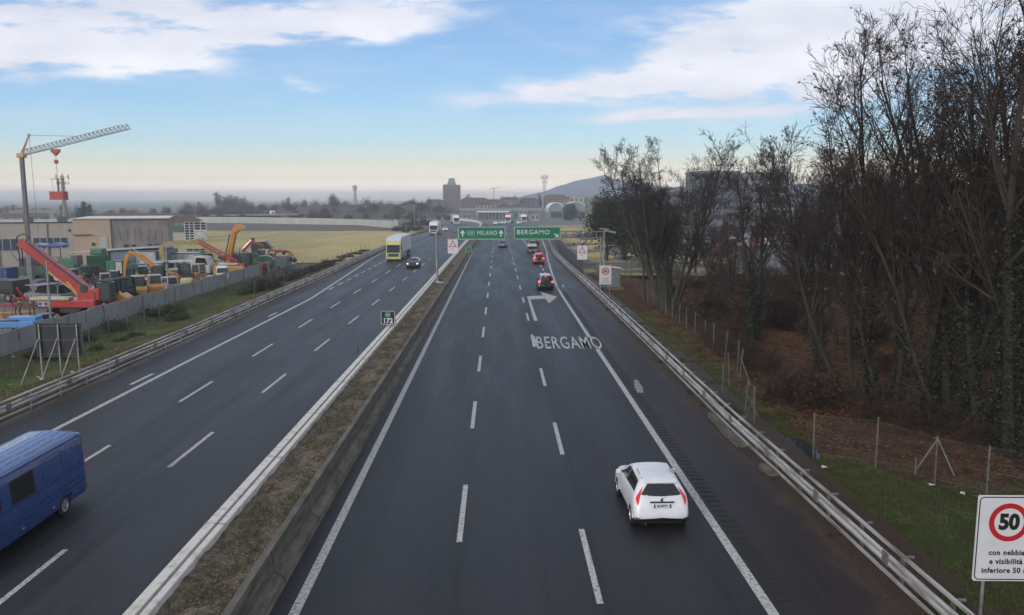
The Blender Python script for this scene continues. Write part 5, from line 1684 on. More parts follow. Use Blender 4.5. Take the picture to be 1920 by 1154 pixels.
t = implement('yellow digger arm folded on the ground behind the row of cabs', -38.0, 78, R(60), Y_YEL, 1.3, 0, mat2=Y_YEL)
implement('long orange and red load lying behind the row of cabs', -39.0, 91.5, R(70), paint('salmon', (.50, .16, .10)), 1.6, 1, mat2=Y_WHT)

# excavators
excavator('orange excavator with its boom bent like a claw next to the second light pole', (-37.8, 90.0, 0), R(100), Y_ORG,
          [(.4, 1.6, .16), (.9, 3.0, .26), (1.9, 3.9, .28), (3.1, 4.35, .16)], [(3.0, 4.5, .18), (3.5, 3.9, .22), (3.8, 2.7, .16), (3.9, 1.6, .10)], s=.98)
loader('orange and black compact excavator cab right of the second light pole', (-36.2, 92.0, 0), R(-60), Y_ORG, M_BLACK, 1.0, tall=2.6)
loader('yellow-framed digger cab between the orange excavator and the small white truck', (-35.6, 95.0, 0), R(-20), Y_ORG, Y_CRM, .92, tall=2.6)
excavator('large mustard yellow excavator with a broad arched boom below the framed board', (-39.5, 110, 0), R(88), Y_OLIVE,
          [(-.3, 1.9, .3), (.0, 3.2, .36), (1.0, 4.55, .42), (2.7, 4.25, .34)], [(2.6, 4.3, .28), (4.3, 4.35, .26), (6.1, 4.15, .18), (6.6, 3.2, .36), (6.3, 1.8, .22)], s=1.0)
# red lattice boom
t = thing('lattice_crane', 'dark red lattice boom sloping down beside the mustard excavator', 'crane', (-36.3, 106, 0))
mb = MB()
for (ox, oz) in ((0, 0), (0, .5)):
    for oy in (-.3, .3): mb.bar((-3.1 + ox, oy, 4.4 + oz), (1.9 + ox, oy, 1.6 + oz), .09, .09)
for k in range(12):
    f0, f1 = k / 12, (k + 1) / 12
    for oy in (-.3, .3):
        a = (-3.1 + 5 * f0, oy, 4.4 - 2.8 * f0 + (.5 if k % 2 else 0)); b = (-3.1 + 5 * f1, oy, 4.4 - 2.8 * f1 + (0 if k % 2 else .5)); mb.bar(a, b, .06, .06)
mb.build('boom', Y_RED, t)
MB().box((2.2, 0, 1.2), (1.8, 1.6, 1.2)).build('body', Y_RED, t, bevel=.1); tracks(t, 2.0, 2.6, .6)
vcab(t, (2.9, .2, 1.4), (1.2, 1.3, 1.5), M_BLACK)
# orange telehandler, boom up
t = thing('telehandler', 'orange telehandler with its boom raised nearly upright and hooked at the top', 'crane', (-36.5, 109, 0))
MB().bar((-.1, 0, 1.4), (.95, 0, 6.0), .55, .82).build('boom', Y_ORG, t, bevel=.04)
MB().bar((-.55, -.3, 1.8), (.35, -.3, 5.5), .12, .14).build('slide_strip', Y_DRK, t)
MB().prism([(.6, 5.7), (1.3, 5.6), (1.6, 6.0), (2.1, 6.1), (2.3, 5.9), (2.35, 6.2), (2.2, 6.65), (1.7, 6.8), (1.1, 6.75), (.8, 6.4)], -.3, .3, 'y').build('boom_head', Y_ORG, t, bevel=.05)
MB().box((1.9, 0, 6.15), (.4, .5, .2)).build('hook_block', Y_DRK, t)
MB().box((.4, 0, 1.2), (3.4, 2.0, .8)).build('body', Y_RED, t, bevel=.1)
MB().cyl((.9, 0, 1.5), (1.5, 0, 3.6), .1, 8).build('ram', M_CHROME, t)
vcab(t, (1.9, -.3, 1.5), (1.2, 1.3, 1.2), M_BLACK)
for x in (-1, 1.8):
    for y in (-.9, .9): wheel(t, x, y, .5, .35, Y_WHT, 1, det=False)
# white truck crane
t = thing('truck_crane', 'white truck crane with a long flat boom behind the small white truck', 'crane', (-41.0, 103, 0))
MB().bar((-4.8, 0, 2.1), (2.2, 0, 2.35), .35, .32).bar((-4.2, -.4, 1.35), (1.4, -.4, 1.3), .3, .22).build('boom', Y_WHT, t, bevel=.03)
MB().prism([(1.0, .8), (4.4, .8), (4.4, 1.7), (3.9, 2.9), (2.4, 3.0), (2.0, 1.6), (1.0, 1.5)], -1.1, 1.1, 'y').build('cab', Y_WHT, t, bevel=.1)
MB().prism([(2.55, 1.9), (4.15, 1.9), (3.85, 2.75), (2.75, 2.8)], -1.13, 1.13, 'y').build('window', M_GLASS, t)
MB().box((-1.5, 0, 1.0), (5.5, 2.0, .4)).build('chassis', Y_GRY, t)
for x in (-3, -1.5, 3.2): wheel(t, x, -1.0, .5, .3, M_STEELD, -1, det=False)
t = thing('yellow_dumper', 'rounded yellow hopper machine above the wall right of the small white truck', 'machine', (-34.2, 102.5, 0), R(8))
MB().prism([(-2.0, .6), (1.6, .6), (1.75, 1.5), (1.2, 1.75), (-1.9, 1.75)], -.8, .8, 'y').build('body', Y_YEL, t, bevel=.15)
MB().box((-.2, 0, 1.95), (2.4, 1.5, .18)).build('canopy', Y_WHT, t, bevel=.04)
for x in (-1.2, 1.2): wheel(t, x, -.8, .4, .3, M_STEELD, -1, det=False)
# white containers
for (x, y, w, h, lb) in ((-48.5, 112, 2.6, 3.0, 'white box container under the left end of the mustard excavator'), (-44.6, 114, 4.2, 2.6, 'long dirty white container below the framed board')):
    t = thing('container', lb, 'container', (x, y, 0)); mb = MB().box((0, 0, h / 2 + .1), (w, 2.2, h))
    for k in range(int(w / .35)): mb.box((-w / 2 + .2 + k * .35, -1.115, h / 2 + .1), (.12, .05, h - .3))
    mb.build('shell', Y_WHT, t); MB().box((0, -1.15, h + .05), (w, .08, .12)).build('top_rail', Y_GRY, t)
# green harvester, white-cab digger, black lid machine
t = thing('green_tractor', 'green and red tractor with a dark glazed cab near the far end of the wall', 'tractor', (-33.6, 109.5, 0), R(-60))
MB().prism([(-1.6, .7), (1.9, .7), (1.9, 1.5), (.3, 1.7), (-1.6, 1.5)], -.7, .7).build('body', Y_RED, t, bevel=.1)
vcab(t, (0, -.6, 1.4), (1.5, 1.6, 1.5), Y_GRN)
for x in (-.9, .9): wheel(t, x, -.9, .75, .4, Y_RED, 1 if x > 0 else -1, det=False); wheel(t, x, 1.4, .5, .3, Y_RED, 1 if x > 0 else -1, det=False)
t = thing('green_machine', 'bright green machine body between the green tractor and the white-cab digger', 'machine', (-33.4, 114, 0), R(10))
MB().prism([(-1.5, .6), (1.6, .6), (1.7, 1.7), (.8, 2.3), (-.5, 2.2), (-1.5, 1.5)], -.8, .8, 'y').build('body', Y_GRN, t, bevel=.12)
MB().box((-.9, -.5, 2.3), (.7, .6, .5)).build('intake', Y_DGR, t, bevel=.04); MB().bar((-1.5, 0, 1.6), (-2.4, 0, 3.0), .12, .12).build('spout', Y_RED, t)
for x in (-1, 1): wheel(t, x, -.8, .5, .3, Y_DRK, -1, det=False)
excavator('red mini digger with a white cab at the far end of the wall', (-33.5, 117.5, 0), R(-60), Y_RED,
          [(.4, 1.6, .12), (1.2, 2.9, .18), (2.6, 3.1, .12)], [(2.6, 3.2, .1), (3.6, 2.9, .1), (4.4, 1.8, .08)], cabmat=Y_WHT, s=.85)
excavator('red digger arm reaching over the very end of the grey wall', (-36.0, 121.5, 0), R(-80), Y_RED,
          [(.4, 1.4, .14), (1.6, 2.8, .18), (3.4, 2.7, .13)], [(3.4, 2.8, .1), (4.6, 2.4, .1), (5.1, 1.6, .08)], s=.9)
excavator('dark yellow digger with a thin arched boom behind the red digger arm', (-38.0, 126, 0), R(-78), Y_CRM,
          [(.2, 1.6, .10), (1.0, 3.4, .12), (3.2, 3.9, .10)], [(3.2, 3.9, .08), (4.2, 3.5, .08), (4.6, 2.4, .06)], s=.95)
excavator('dark red digger with a raised elbow boom behind the green machine', (-37.2, 113.5, 0), R(-85), Y_RED,
          [(.2, 1.6, .14), (1.2, 3.0, .18), (2.6, 4.4, .16)], [(2.5, 4.4, .2), (3.4, 4.2, .14), (4.3, 3.7, .1)], s=.95, bucket=False)
t = thing('hay_hood', 'black peaked hood of a machine raised above the green machine', 'machine', (-34.4, 117, 0))
MB().prism([(-1.5, 3.1), (-1.2, 4.0), (.7, 4.1), (1.7, 3.0)], -.6, .6, 'y').build('hood', Y_DRK, t, bevel=.05)
MB().box((-1.2, 0, 3.0), (.4, .5, 3.2)).build('mast', Y_DRK, t); MB().box((0, 0, 1.0), (2.4, 1.2, 1.6)).build('base', Y_DRK, t, bevel=.1)

# framed board with the oval mark
t = thing('display_board', 'white framed advertising rack of dark panels with a white oval sign', 'board', (-46.4, 124, 0))
bx0, bz0, bw, bh = -1.65, 3.95, 3.3, 2.75
M_RACK = pm('dark_slots', (.010, .012, .016), .7, .1, 4)
mb = MB()
for k, xx in enumerate((0, .72, 1.42, 2.42, 3.3)): mb.box((bx0 + xx, 0, bz0 + bh / 2), (.11, .10, bh + .1))
for r_ in range(8): mb.box((0, 0, bz0 + r_ * bh / 7), (bw, .08, .05))
mb.build('frame', Y_WHT, t)
for c_, (xa, xb) in enumerate(((0, .72), (.72, 1.42), (1.42, 2.42), (2.42, 3.3))):
    for r_ in range(7):
        if c_ > 1 and r_ < 4: continue
        MB().box((bx0 + (xa + xb) / 2, .02, bz0 + (r_ + .5) * bh / 7), (xb - xa - .16, .05, bh / 7 - .13)).build('dark_panel', M_RACK, t)
MB().box((bx0 + 2.4, -.07, bz0 + .95), (1.85, .04, 1.25)).build('sign_panel', Y_WHT, t)
el = MB(); n_ = 32
for (a_, b_, s_) in ((.80, .42, 0),):
    V = []; Fs = []
    for k in range(n_):
        an = 2 * PI * k / n_
        for q_ in (1.0, .88): V.append((bx0 + 2.4 + a_ * q_ * math.cos(an), -.097, bz0 + .95 + b_ * q_ * math.sin(an)))
    for k in range(n_):
        if k % 8 in (0,): continue
        Fs.append((2 * k, 2 * ((k + 1) % n_), 2 * ((k + 1) % n_) + 1, 2 * k + 1))
    el.add(V, Fs)
el.build('oval_mark', Y_GRY, t)
MB().box((bx0 + .25, 0, 1.9), (.12, .12, 3.8)).box((bx0 + 3.0, 0, 1.9), (.12, .12, 3.8)).build('leg', Y_WHT, t)
t = thing('display_board', 'lower stack of dark panels with thin white frames under the mustard boom', 'board', (-45.3, 121, 0))
for r_ in range(5):
    for xx in (-1.0, 0, 1.0): MB().box((xx, 0, 1.2 + r_ * .36), (.86, .06, .26)).build('dark_panel', M_RACK, t)
mb = MB()
for xx in (-1.5, -.5, .5, 1.5): mb.box((xx, 0, 1.5), (.07, .09, 3.0))
mb.build('frame', Y_WHT, t)

# green crusher and containers
t = thing('rock_crusher', 'green screening machine with a raised tarpaulin frame in the middle of the yard', 'machine', (-56.5, 101, 0))
MB().box((.6, 0, 1.3), (8.2, 2.2, 1.0)).build('hull', Y_DGR, t, bevel=.06)
MB().box((2.9, -.2, 2.3), (2.0, 1.8, 1.2)).build('engine_box', Y_GRN, t, bevel=.05)
MB().box((3.9, -.3, 2.6), (.8, 1.4, 1.2)).build('filter_box', Y_GRY, t, bevel=.04)
mb = MB()
for x in (-2.5, -.8, 1.0, 2.2): mb.bar((x, -.8, 1.5), (x, -.8, 4.3), .08, .08)
mb.bar((-2.6, -.8, 4.3), (2.3, -.8, 4.3), .08, .08).bar((-2.6, -.8, 3.0), (2.3, -.8, 3.0), .08, .08).bar((-.8, -.8, 1.6), (.3, -.8, 4.2), .06, .06).bar((-3.6, 0, 2.5), (-4.4, 0, 3.7), .06, .06)
mb.build('frame', Y_DRK, t)
MB().prism([(-1.6, 4.35), (-.8, 4.7), (.5, 4.55), (1.6, 4.8), (2.6, 4.5), (2.5, 4.35), (.4, 4.35)], -1.0, .8, 'y').build('tarpaulin', paint('tarp_blue', (.10, .13, .33), .7), t)
MB().box((-1.6, .3, 2.3), (3.4, 1.2, 1.0)).build('screen_deck', Y_DRK, t)
tracks(t, 2.2, 3.5, .7)
for (x, y, w, h, lb, mt) in ((-48.6, 103, 2.0, 2.2, 'green cabin with a pale door beside the screening machine', Y_GRN), (-44.6, 103, 5.2, 1.8, 'long dark green skip in front of the shed', Y_DGR),
                             (-59.2, 93, 6.2, 2.2, 'dark blue skip container behind the dark works truck', Y_BLU)):
    t = thing('container', lb, 'container', (x, y, 0)); mb = MB().box((0, 0, h / 2 + .15), (w, 2.2, h), taper=(1.03, 1))
    for k in range(int(w / .6)): mb.box((-w / 2 + .3 + k * .6, -1.13, h / 2), (.10, .08, h - .3))
    mb.build('shell', mt, t, bevel=.02); MB().box((0, -1.12, h + .12), (w + .1, .14, .12)).build('top_rail', mt, t)
    if 'door' in lb: MB().box((.6, -1.17, 1.5), (.7, .04, 1.9)).build('door', Y_WHT, t)
# small green cabin top
t = thing('container', 'small bright green tank on the roof line behind the green cabin', 'container', (-53.0, 107, 0)); MB().box((0, 0, 2.0), (2.4, 1.8, 1.6)).build('shell', Y_DGR, t, bevel=.05); MB().box((0, 0, 3.3), (1.6, 1.3, .8)).build('tank', Y_GRN, t, bevel=.1)

# shed
t = thing('long_shed', 'long low shed with a pale sloping roof and blue-grey sides', 'shed', (-52.0, 113, 0)); t.scale = (.70, 1, .90)
MB().prism([(-9.6, 3.15), (9.2, 4.05), (9.2, 4.2), (-9.6, 3.3)], -2.2, 2.6, 'y').build('roof', Y_WHT, t)
M_BG = pm('blue_grey_sheet', (.16, .22, .26), .7, .1, 1.0, stretch=(6, 1, .3))
MB().box((3.3, .4, 1.8), (11.0, 4.0, 3.5)).build('wall', M_BG, t)
for x in (-9.2, -6.0, -2.6): MB().box((x, -1.9, 1.6), (.12, .12, 3.2)).build('post', Y_WHT, t)
MB().box((-5.5, 2.2, 1.6), (7.0, .1, 3.0)).build('back_wall', Y_DRK, t)

# clutter in the middle of the yard: individual attachments and spare parts
cl = [implement('rusty attachment among the dark clutter in the middle of the yard', -47.0, 88.0, .4, paint('rust', (.14, .06, .03), .7), 1.0, 0, 'attachments in the middle of the yard'),
      implement('dark attachment among the clutter in the middle of the yard', -49.0, 90.0, 1.2, Y_DRK, 1.0, 1, 'attachments in the middle of the yard'),
      implement('grey bucket attachment among the clutter in the middle of the yard', -45.0, 90.5, .2, Y_GRY, 1.0, 2, 'attachments in the middle of the yard'),
      implement('small orange attachment among the dark clutter in the middle of the yard', -50.5, 91.0, .2, Y_ORG, .9, 1, 'attachments in the middle of the yard')]
r3 = random.Random(5)
for i in range(64):
    u = r3.uniform(112, 352); v = r3.uniform(519, 541) - max(0, (u - 200) * .10)
    x, y = G(u, v); k_ = 1 if i % 3 else (0 if i % 2 else 2)
    dup(cl[k_], (x, y, 0), r3.uniform(0, 6.28), scale=r3.uniform(.6, 1.25))
# compact machines squeezed between the larger ones
cm = [bpy.data.objects[n_] for n_ in [o.name for o in bpy.data.objects if o.name.startswith('compact_loader')]][:6]
spots = [(268, 96, 2, 'small yellow-bodied loader in the second row behind the skid-steer'), (292, 99, 3, 'small orange-bodied loader in the second row behind the second light pole'), (246, 93, 1, 'small dark loader in the second row behind the pinkish cab'),
         (222, 90, 2, 'small yellow loader in the second row behind the third black cab'), (318, 103, 0, 'small cream loader behind the orange excavator'), (344, 107, 3, 'small orange loader in front of the white containers'),
         (372, 106, 1, 'small dark loader beneath the mustard excavator boom'), (200, 88, 3, 'small orange loader behind the nearest black cab'), (420, 116, 2, 'small yellow loader behind the red lattice boom'),
         (452, 120, 0, 'small cream machine behind the green tractor'), (176, 96, 1, 'dark loader in front of the green screening machine'), (140, 92, 2, 'yellow loader parked in front of the dark blue skip container'),
         (478, 122, 3, 'small orange loader behind the white-cab digger'), (300, 91, 2, 'yellow loader tucked behind the small black and cream one')]
for (u, Y, k, lb) in spots:
    x = (u - 934) / 1500 * Y; dup(cm[k], (x, Y, 0), rnd.uniform(0, 6.28), lb, 'compact machines in the second row', .82)
pipes = thing('steel_rack', 'pallet of pale scaffold parts at the far left below the building windows', 'rack', (-70.0, 100, 0))
for k in range(5):
    MB().box((-3.5 + k * 1.1, 0, .9), (.9, 1.6, .8 + .3 * (k % 2))).build('crate', Y_GRY if k % 2 else Y_WHT, pipes, bevel=.03)
    MB().bar((-3.9 + k * 1.1, -.8, 1.5), (-3.2 + k * 1.1, .8, 1.9), .1, .1).build('tube', Y_CRM, pipes)
for (x, y, lb) in ((-68, 92, 'stack of timber and pipes in front of the building at the left edge'), (-62, 108, 'pale tanks standing under the building windows')):
    t = thing('material_stack', lb, 'stack', (x, y, 0))
    for k in range(8): MB().box((-2.5 + k * .7, (k % 3) * .4, .5 + .12 * (k % 4)), (.55, 1.2, 1.0 + .24 * (k % 4))).build('bundle', (Y_GRY, Y_CRM, Y_WHT, Y_DRK)[k % 4], t, bevel=.03)

# light poles in the yard
for (u, vt, X, Y, lb) in ((87, 490, -33.6, 61.5, 'grey yard light pole crossing the red crane'), (311, 465, -34.0, 86.0, 'grey yard light pole beside the orange excavator'), (503, 470, -33.7, 118, 'thin pale pole by the white-cab digger')):
    x_, z_ = A(u, vt, Y); lamp_post(lb, (x_, Y, 0), z_, .10, 0, head=False)

# ---------------- warehouse
t = thing('warehouse', 'long flat-roofed industrial building in beige and salmon render behind the yard', 'building', (-53.0, 129.9, 0), R(20))
B1 = pm('beige_render', (.40, .36, .31), .9, .1, .5, col2=(.34, .31, .27), detail=8)
B2 = pm('salmon_render', (.48, .36, .27), .9, .1, .5, col2=(.42, .32, .24), detail=8)
B3 = pm('stained_render', (.27, .245, .225), .9, .2, .35, col2=(.18, .165, .16), detail=10, lo=.4, hi=.65, stretch=(1.5, 1, .6))
MB().box((-31.5, 10, 3.3), (36.0, 20, 6.6)).build('wall', B1, t)
MB().box((-10.9, 9.8, 3.55), (5.2, 20, 7.1)).build('wall', B2, t)
MB().box((-4.15, 10, 3.55), (8.3, 20, 7.1)).build('wall', B3, t)
MB().box((-31.6, 10, 6.66), (36.2, 20.3, .14)).build('coping', Y_DRK, t)
MB().box((-6.6, 9.9, 7.16), (13.8, 20.6, .12)).build('coping', Y_WHT, t)
M_WINB = pm('building_glass', (.05, .08, .11), .15, .2, .7)
def win(L, z, w, h, n_):
    f = MB().box((-L, -.03, z), (w, .08, h)).build('window', Y_WHT, t)
    for k in range(n_): MB().box((-L - w / 2 + (k + .5) * w / n_, -.09, z), (w / n_ - .12, .04, h - .16)).build('pane', M_WINB, f)
win(23.6, 3.35, 5.4, 1.9, 5); win(16.7, 3.55, 4.6, 1.7, 5); win(33, 3.3, 5.4, 1.9, 5)
MB().box((-9.4, -.25, 2.15), (1.15, .1, 4.3)).build('door', Y_WHT, t)
for L in (6.2, 5.1, 2.8, 1.7): MB().box((-L, -.03, 2.5), (.62, .1, 1.15)).build('window', M_WINB, t)
MB().box((-12.2, -.35, 4.7), (2.6, .3, .08)).build('canopy', Y_DRK, t); MB().box((-10.8, -.24, 3.2), (.5, .06, .5)).build('vent', Y_DRK, t); MB().box((-14.0, -.03, 5.4), (.35, .08, .35)).build('vent', Y_DRK, t)
for k in range(4): MB().cyl((-17 - k * 6.5, -.10, 0), (-17 - k * 6.5, -.10, 6.5), .06, 6).build('drainpipe', Y_GRY, t)
for k in range(5): MB().box((-16 - k * 5.5, 8 + (k % 2) * 4, 7.05), (1.4, 1.2, .7)).build('roof_unit', Y_GRY, t, bevel=.05)
# faint old painted letters on the end wall, only streaks left
mb = MB(); r4 = random.Random(3)
for k in range(8):
    x = -7.9 + k * .98
    mb.bar((x, -.015, 3.5 + r4.random() * .3), (x + r4.uniform(-.25, .3), -.015, 5.2 + r4.random() * .4), .02, .10)
    mb.bar((x + .05, -.015, 4.9 + r4.random() * .4), (x + .5, -.015, 4.2 + r4.random() * .6), .02, .08)
mb.build('faded_lettering', pm('faded_paint', (.205, .188, .175), .9), t)

# ---------------- tower crane with its load
t = thing('tower_crane', 'slim grey tower crane with a lattice jib rising to the right above the yard', 'crane', (-52.2, 90, 0))
M_MAST = pm('mast_grey', (.19, .18, .20), .6, .15, 1.5, metal=.2)
zt = A(70, 292, 90)[1]
MB().box((0, 0, .6), (2.6, 2.6, 1.2)).box((.0, 0, 2.2), (.60, .60, 4.4)).box((.05, 0, 4.6), (.62, .62, 1.0)).build('base', M_MAST, t, bevel=.05)
mb = MB().box((0, 0, (zt + 4) / 2), (.36, .36, zt - 4))
for s in (-1, 1):
    for k in range(int((zt - 5) / .9)): mb.bar((s * .19, -.185, 5 + k * .9), (-s * .19, -.185, 5.9 + k * .9), .04, .02)
mb.build('mast', M_MAST, t)
jx, jz = A(244, 246, 90); jx += 52.2
b0 = Vector((.1, 0, zt)); b1 = Vector((jx, 0, jz + .25)); mb = MB(); nb = 26
up = Vector((-math.sin(math.atan2(b1.z - b0.z, b1.x)), 0, math.cos(math.atan2(b1.z - b0.z, b1.x)))) * .62
for oy in (-.3, .3): mb.bar(b0 + Vector((0, oy, 0)), b1 + Vector((0, oy, 0)), .07, .07)
mb.bar(b0 + up * .9, b1 - (b1 - b0) * .07 + up, .07, .07)
for k in range(nb):
    p0 = b0 + (b1 - b0) * (k / nb); p1 = b0 + (b1 - b0) * ((k + 1) / nb); pm_ = (p0 + p1) / 2 + up * .98
    for oy in (-.3, .3): mb.bar(p0 + Vector((0, oy, 0)), pm_, .04, .04); mb.bar(pm_, p1 + Vector((0, oy, 0)), .04, .04)
    mb.bar(p0 + Vector((0, -.3, 0)), p0 + Vector((0, .3, 0)), .04, .04)
M_JIB = pm('jib_grey', (.36, .37, .37), .5, .2, 2, metal=.3)
mb.build('jib', M_JIB, t)
kx, kz = A(54, 254, 90); kx += 52.2
MB().bar((kx, 0, kz), (.2, -.1, zt + .1), .10, .10).bar((kx, 0, kz), (-.25, .1, zt - .1), .10, .10).box((kx, 0, kz), (.2, .2, .3)).build('apex_frame', paint('crane_orange', (.50, .16, .10)), t)
MB().bar((kx, 0, kz), (jx * .5, 0, zt + (jz - zt) * .5 + .75), .035, .035).build('tie_rope', Y_DRK, t)
MB().bar((kx, .05, kz), (kx + .2, .05, 1.2), .03, .03).build('stay_rope', Y_GRY, t)
MB().bar((-.25, -.2, 7.2), (-.75, -.3, 4.2), .08, .08).build('prop', Y_YEL, t)
MB().box((0, 0, zt), (.75, .7, .5)).build('slew_head', Y_YEL, t, bevel=.04)
tx_ = A(104, 284, 90)[0] + 52.2; tz_ = A(104, 284, 90)[1]
MB().box((tx_, 0, tz_ + .05), (.8, .6, .35)).prism([(tx_ - .35, tz_ - .1), (tx_ + .35, tz_ - .1), (tx_, tz_ - .5)], -.2, .2, 'y').build('trolley', Y_RED, t)
hz = A(104, 302, 90)[1]
MB().bar((tx_, 0, tz_), (tx_, 0, hz), .03, .03).build('hoist_rope', Y_DRK, t)
MB().box((tx_, 0, hz - .1), (.35, .3, .42)).build('hook_block', Y_RED, t, bevel=.05)
t = thing('hanging_skip', 'red metal skip hanging from the tower crane on a spreader bar', 'skip', (tx_ - 52.2, 90, 0))
zs = [A(104, v, 90)[1] for v in (336, 360, 375)]
MB().bar((0, 0, zs[0]), (0, 0, hz - .3), .03, .03).build('rope', Y_DRK, t)
MB().box((0, 0, zs[0]), (1.55, .12, .07)).build('spreader_bar', Y_DRK, t)
MB().bar((.02, 0, zs[0]), (.02, 0, zs[1]), .16, .16).build('mast', pm('skip_mast', (.16, .15, .13), .7), t)
mb = MB().box((0, 0, (zs[1] + zs[2]) / 2), (1.50, 1.0, zs[1] - zs[2]))
for k in range(7): mb.box((-.64 + k * .213, -.515, (zs[1] + zs[2]) / 2), (.07, .03, zs[1] - zs[2] - .12))
mb.build('box', Y_RED, t); MB().box((0, 0, zs[1]), (1.6, 1.1, .07)).box((0, 0, zs[2] + .02), (1.58, 1.06, .08)).build('rim', Y_RED, t)
for s in (-1, 1): MB().bar((s * .7, .35, zs[1]), (s * .65, 0, zs[0]), .02, .02).build('sling', Y_DRK, t)

# ================================================================ BACKGROUND
M_BRICK = pm('brown_brick', (.19, .125, .12), .9, .15, .3, col2=(.13, .09, .09))
M_ROOF = pm('tile_roof', (.15, .095, .08), .9, .2, .6, col2=(.10, .065, .055))
M_PALEB = pm('pale_render', (.42, .38, .35), .9, .1, .2)
M_GREYB = pm('grey_render', (.24, .25, .27), .9, .1, .2)
M_PINKB = pm('pink_render', (.30, .22, .21), .9, .1, .2)
M_DWIN = pm('far_window', (.05, .06, .075), .3, .1, 1)
M_TEAL = pm('teal_sheet', (.06, .24, .24), .7, .1, .3)


def building(label, x, y, w, d, h, mat, roof=None, floors=3, bays=5, rz_=0, rh=2.0, name='apartment_block', cat='building', balc=False):
    t = thing(name, label, cat, (x, y, 0), rz_)
    MB().box((0, 0, h / 2), (w, d, h)).build('wall', mat, t)
    if roof: MB().prism([(-w / 2 - .6, h), (w / 2 + .6, h), (w / 2 - rh * 1.6, h + rh), (-w / 2 + rh * 1.6, h + rh)], -d / 2 - .6, d / 2 + .6, 'y').build('roof', roof, t)
    else: MB().box((0, 0, h + .2), (w + .3, d + .3, .4)).build('roof', M_GREYB, t)
    for f in range(floors):
        for b in range(bays):
            zz = h * (f + .55) / floors
            MB().box((-w / 2 + w * (b + .5) / bays, -d / 2 - .03, zz), (w / bays * .45, .1, h / floors * .5)).build('window', M_DWIN, t)
        if balc: MB().box((0, -d / 2 - .6, h * (f + .22) / floors), (w * .8, 1.2, .9)).build('balcony', M_PALEB, t)
    return t


# brick tower with a tapered crown
x, z = A(847, 347, 700); w = 14.5
t = thing('office_tower', 'lone brown brick tower block with a tapered louvred crown in the distance', 'tower', (x, 700, 0))
MB().box((0, 0, z / 2), (w, 14, z)).build('wall', M_BRICK, t)
MB().prism([(-3.6, z), (3.6, z), (2.2, z + 5.6), (-2.2, z + 5.6)], -3.5, 3.5, 'y').build('crown', M_GREYB, t)
for k in range(5): MB().box((0, -3.6, z + .8 + k * .9), (6.2 - k * .55, .15, .35)).build('louvre', M_PALEB, t)
for f in range(6):
    for b in range(5): MB().box((-5.6 + b * 2.8, -7.04, 3.5 + f * 3.1), (1.5, .12, 1.3)).build('window', M_DWIN, t)
MB().box((-4.5, -5, z + .5), (3, .3, .3)).build('aerial', M_GREYB, t)
bl = [('low brick block left of the brown tower', 815, 371, 690, 15, M_BRICK, M_ROOF, 3, 5), ('tiled house at the left foot of the brown tower', 792, 378, 640, 9, M_PINKB, M_ROOF, 2, 3),
      ('long brown apartment block just right of the brown tower', 890, 368, 640, 22, M_BRICK, M_ROOF, 3, 7), ('pinkish apartment block in the middle of the far row', 925, 371, 600, 13, M_PINKB, M_ROOF, 3, 5),
      ('grey apartment block left of the antenna mast in the far row', 958, 367, 610, 14, M_GREYB, M_ROOF, 3, 5), ('brown apartment block touching the antenna mast', 992, 368, 620, 15, M_BRICK, M_ROOF, 3, 5),
      ('brick house row right of the antenna mast', 1042, 362, 640, 18, M_BRICK, M_ROOF, 3, 6), ('pink flats above the left white vault', 1066, 366, 600, 11, M_PINKB, M_ROOF, 3, 4),
      ('pale gabled hall above the round tree', 1085, 366, 560, 12, M_PALEB, None, 2, 4), ('small pale house in the far row below the distant crane', 906, 376, 560, 10, M_PALEB, M_ROOF, 2, 4),
      ('small grey house below the pinkish apartment block', 944, 379, 540, 10, M_GREYB, M_ROOF, 2, 4), ('low tiled house left of the antenna mast foot', 975, 379, 530, 11, M_PINKB, M_ROOF, 2, 4)]
for lb, u, v, Y, w, m1, m2, fl, by in bl:
    x, z = A(u, v + 3, Y); building(lb, x, Y, w, 11, z - (2 if m2 else 0), m1, m2, fl, by, R(rnd.uniform(-12, 12)))
# toll building canopy and teal shed
x, z = A(926, 396, 430)
t = thing('toll_canopy', 'long low toll building with a white flat roof on dark columns', 'building', (x, 430, 0))
MB().box((0, 0, z - .35), (18, 9, .7)).build('roof', M_WHITEP, t)
for k in range(10): MB().box((-8.2 + k * 1.82, -3.5, (z - .7) / 2), (.8, .6, z - .7)).build('column', M_GREYB, t)
MB().box((0, 1, (z - .8) / 2), (17, 5, z - .8)).build('wall', M_BRICK, t)
x, z = A(963, 394, 410); building('small teal pavilion beside the toll building', x, 410, 4.5, 4, z - 1.2, M_TEAL, M_TEAL, 1, 2, 0, 1.0, 'pavilion')
x, z = A(862, 402, 440); building('grey service building at the left end of the toll building', x, 440, 14, 6, z, M_GREYB, None, 1, 5, 0, 1, 'service_building')
for u, v, Y, w, lb in ((985, 403, 370, 3.2, 'pale box cabin above the centre of the BERGAMO sign'), (1003, 402, 390, 4.0, 'pale grey cabin behind the thin poles above the BERGAMO sign')):
    x, z = A(u, v, Y); building(lb, x, Y, w, 3, z, M_PALEB, None, 1, 2, 0, 1, 'cabin', 'cabin')
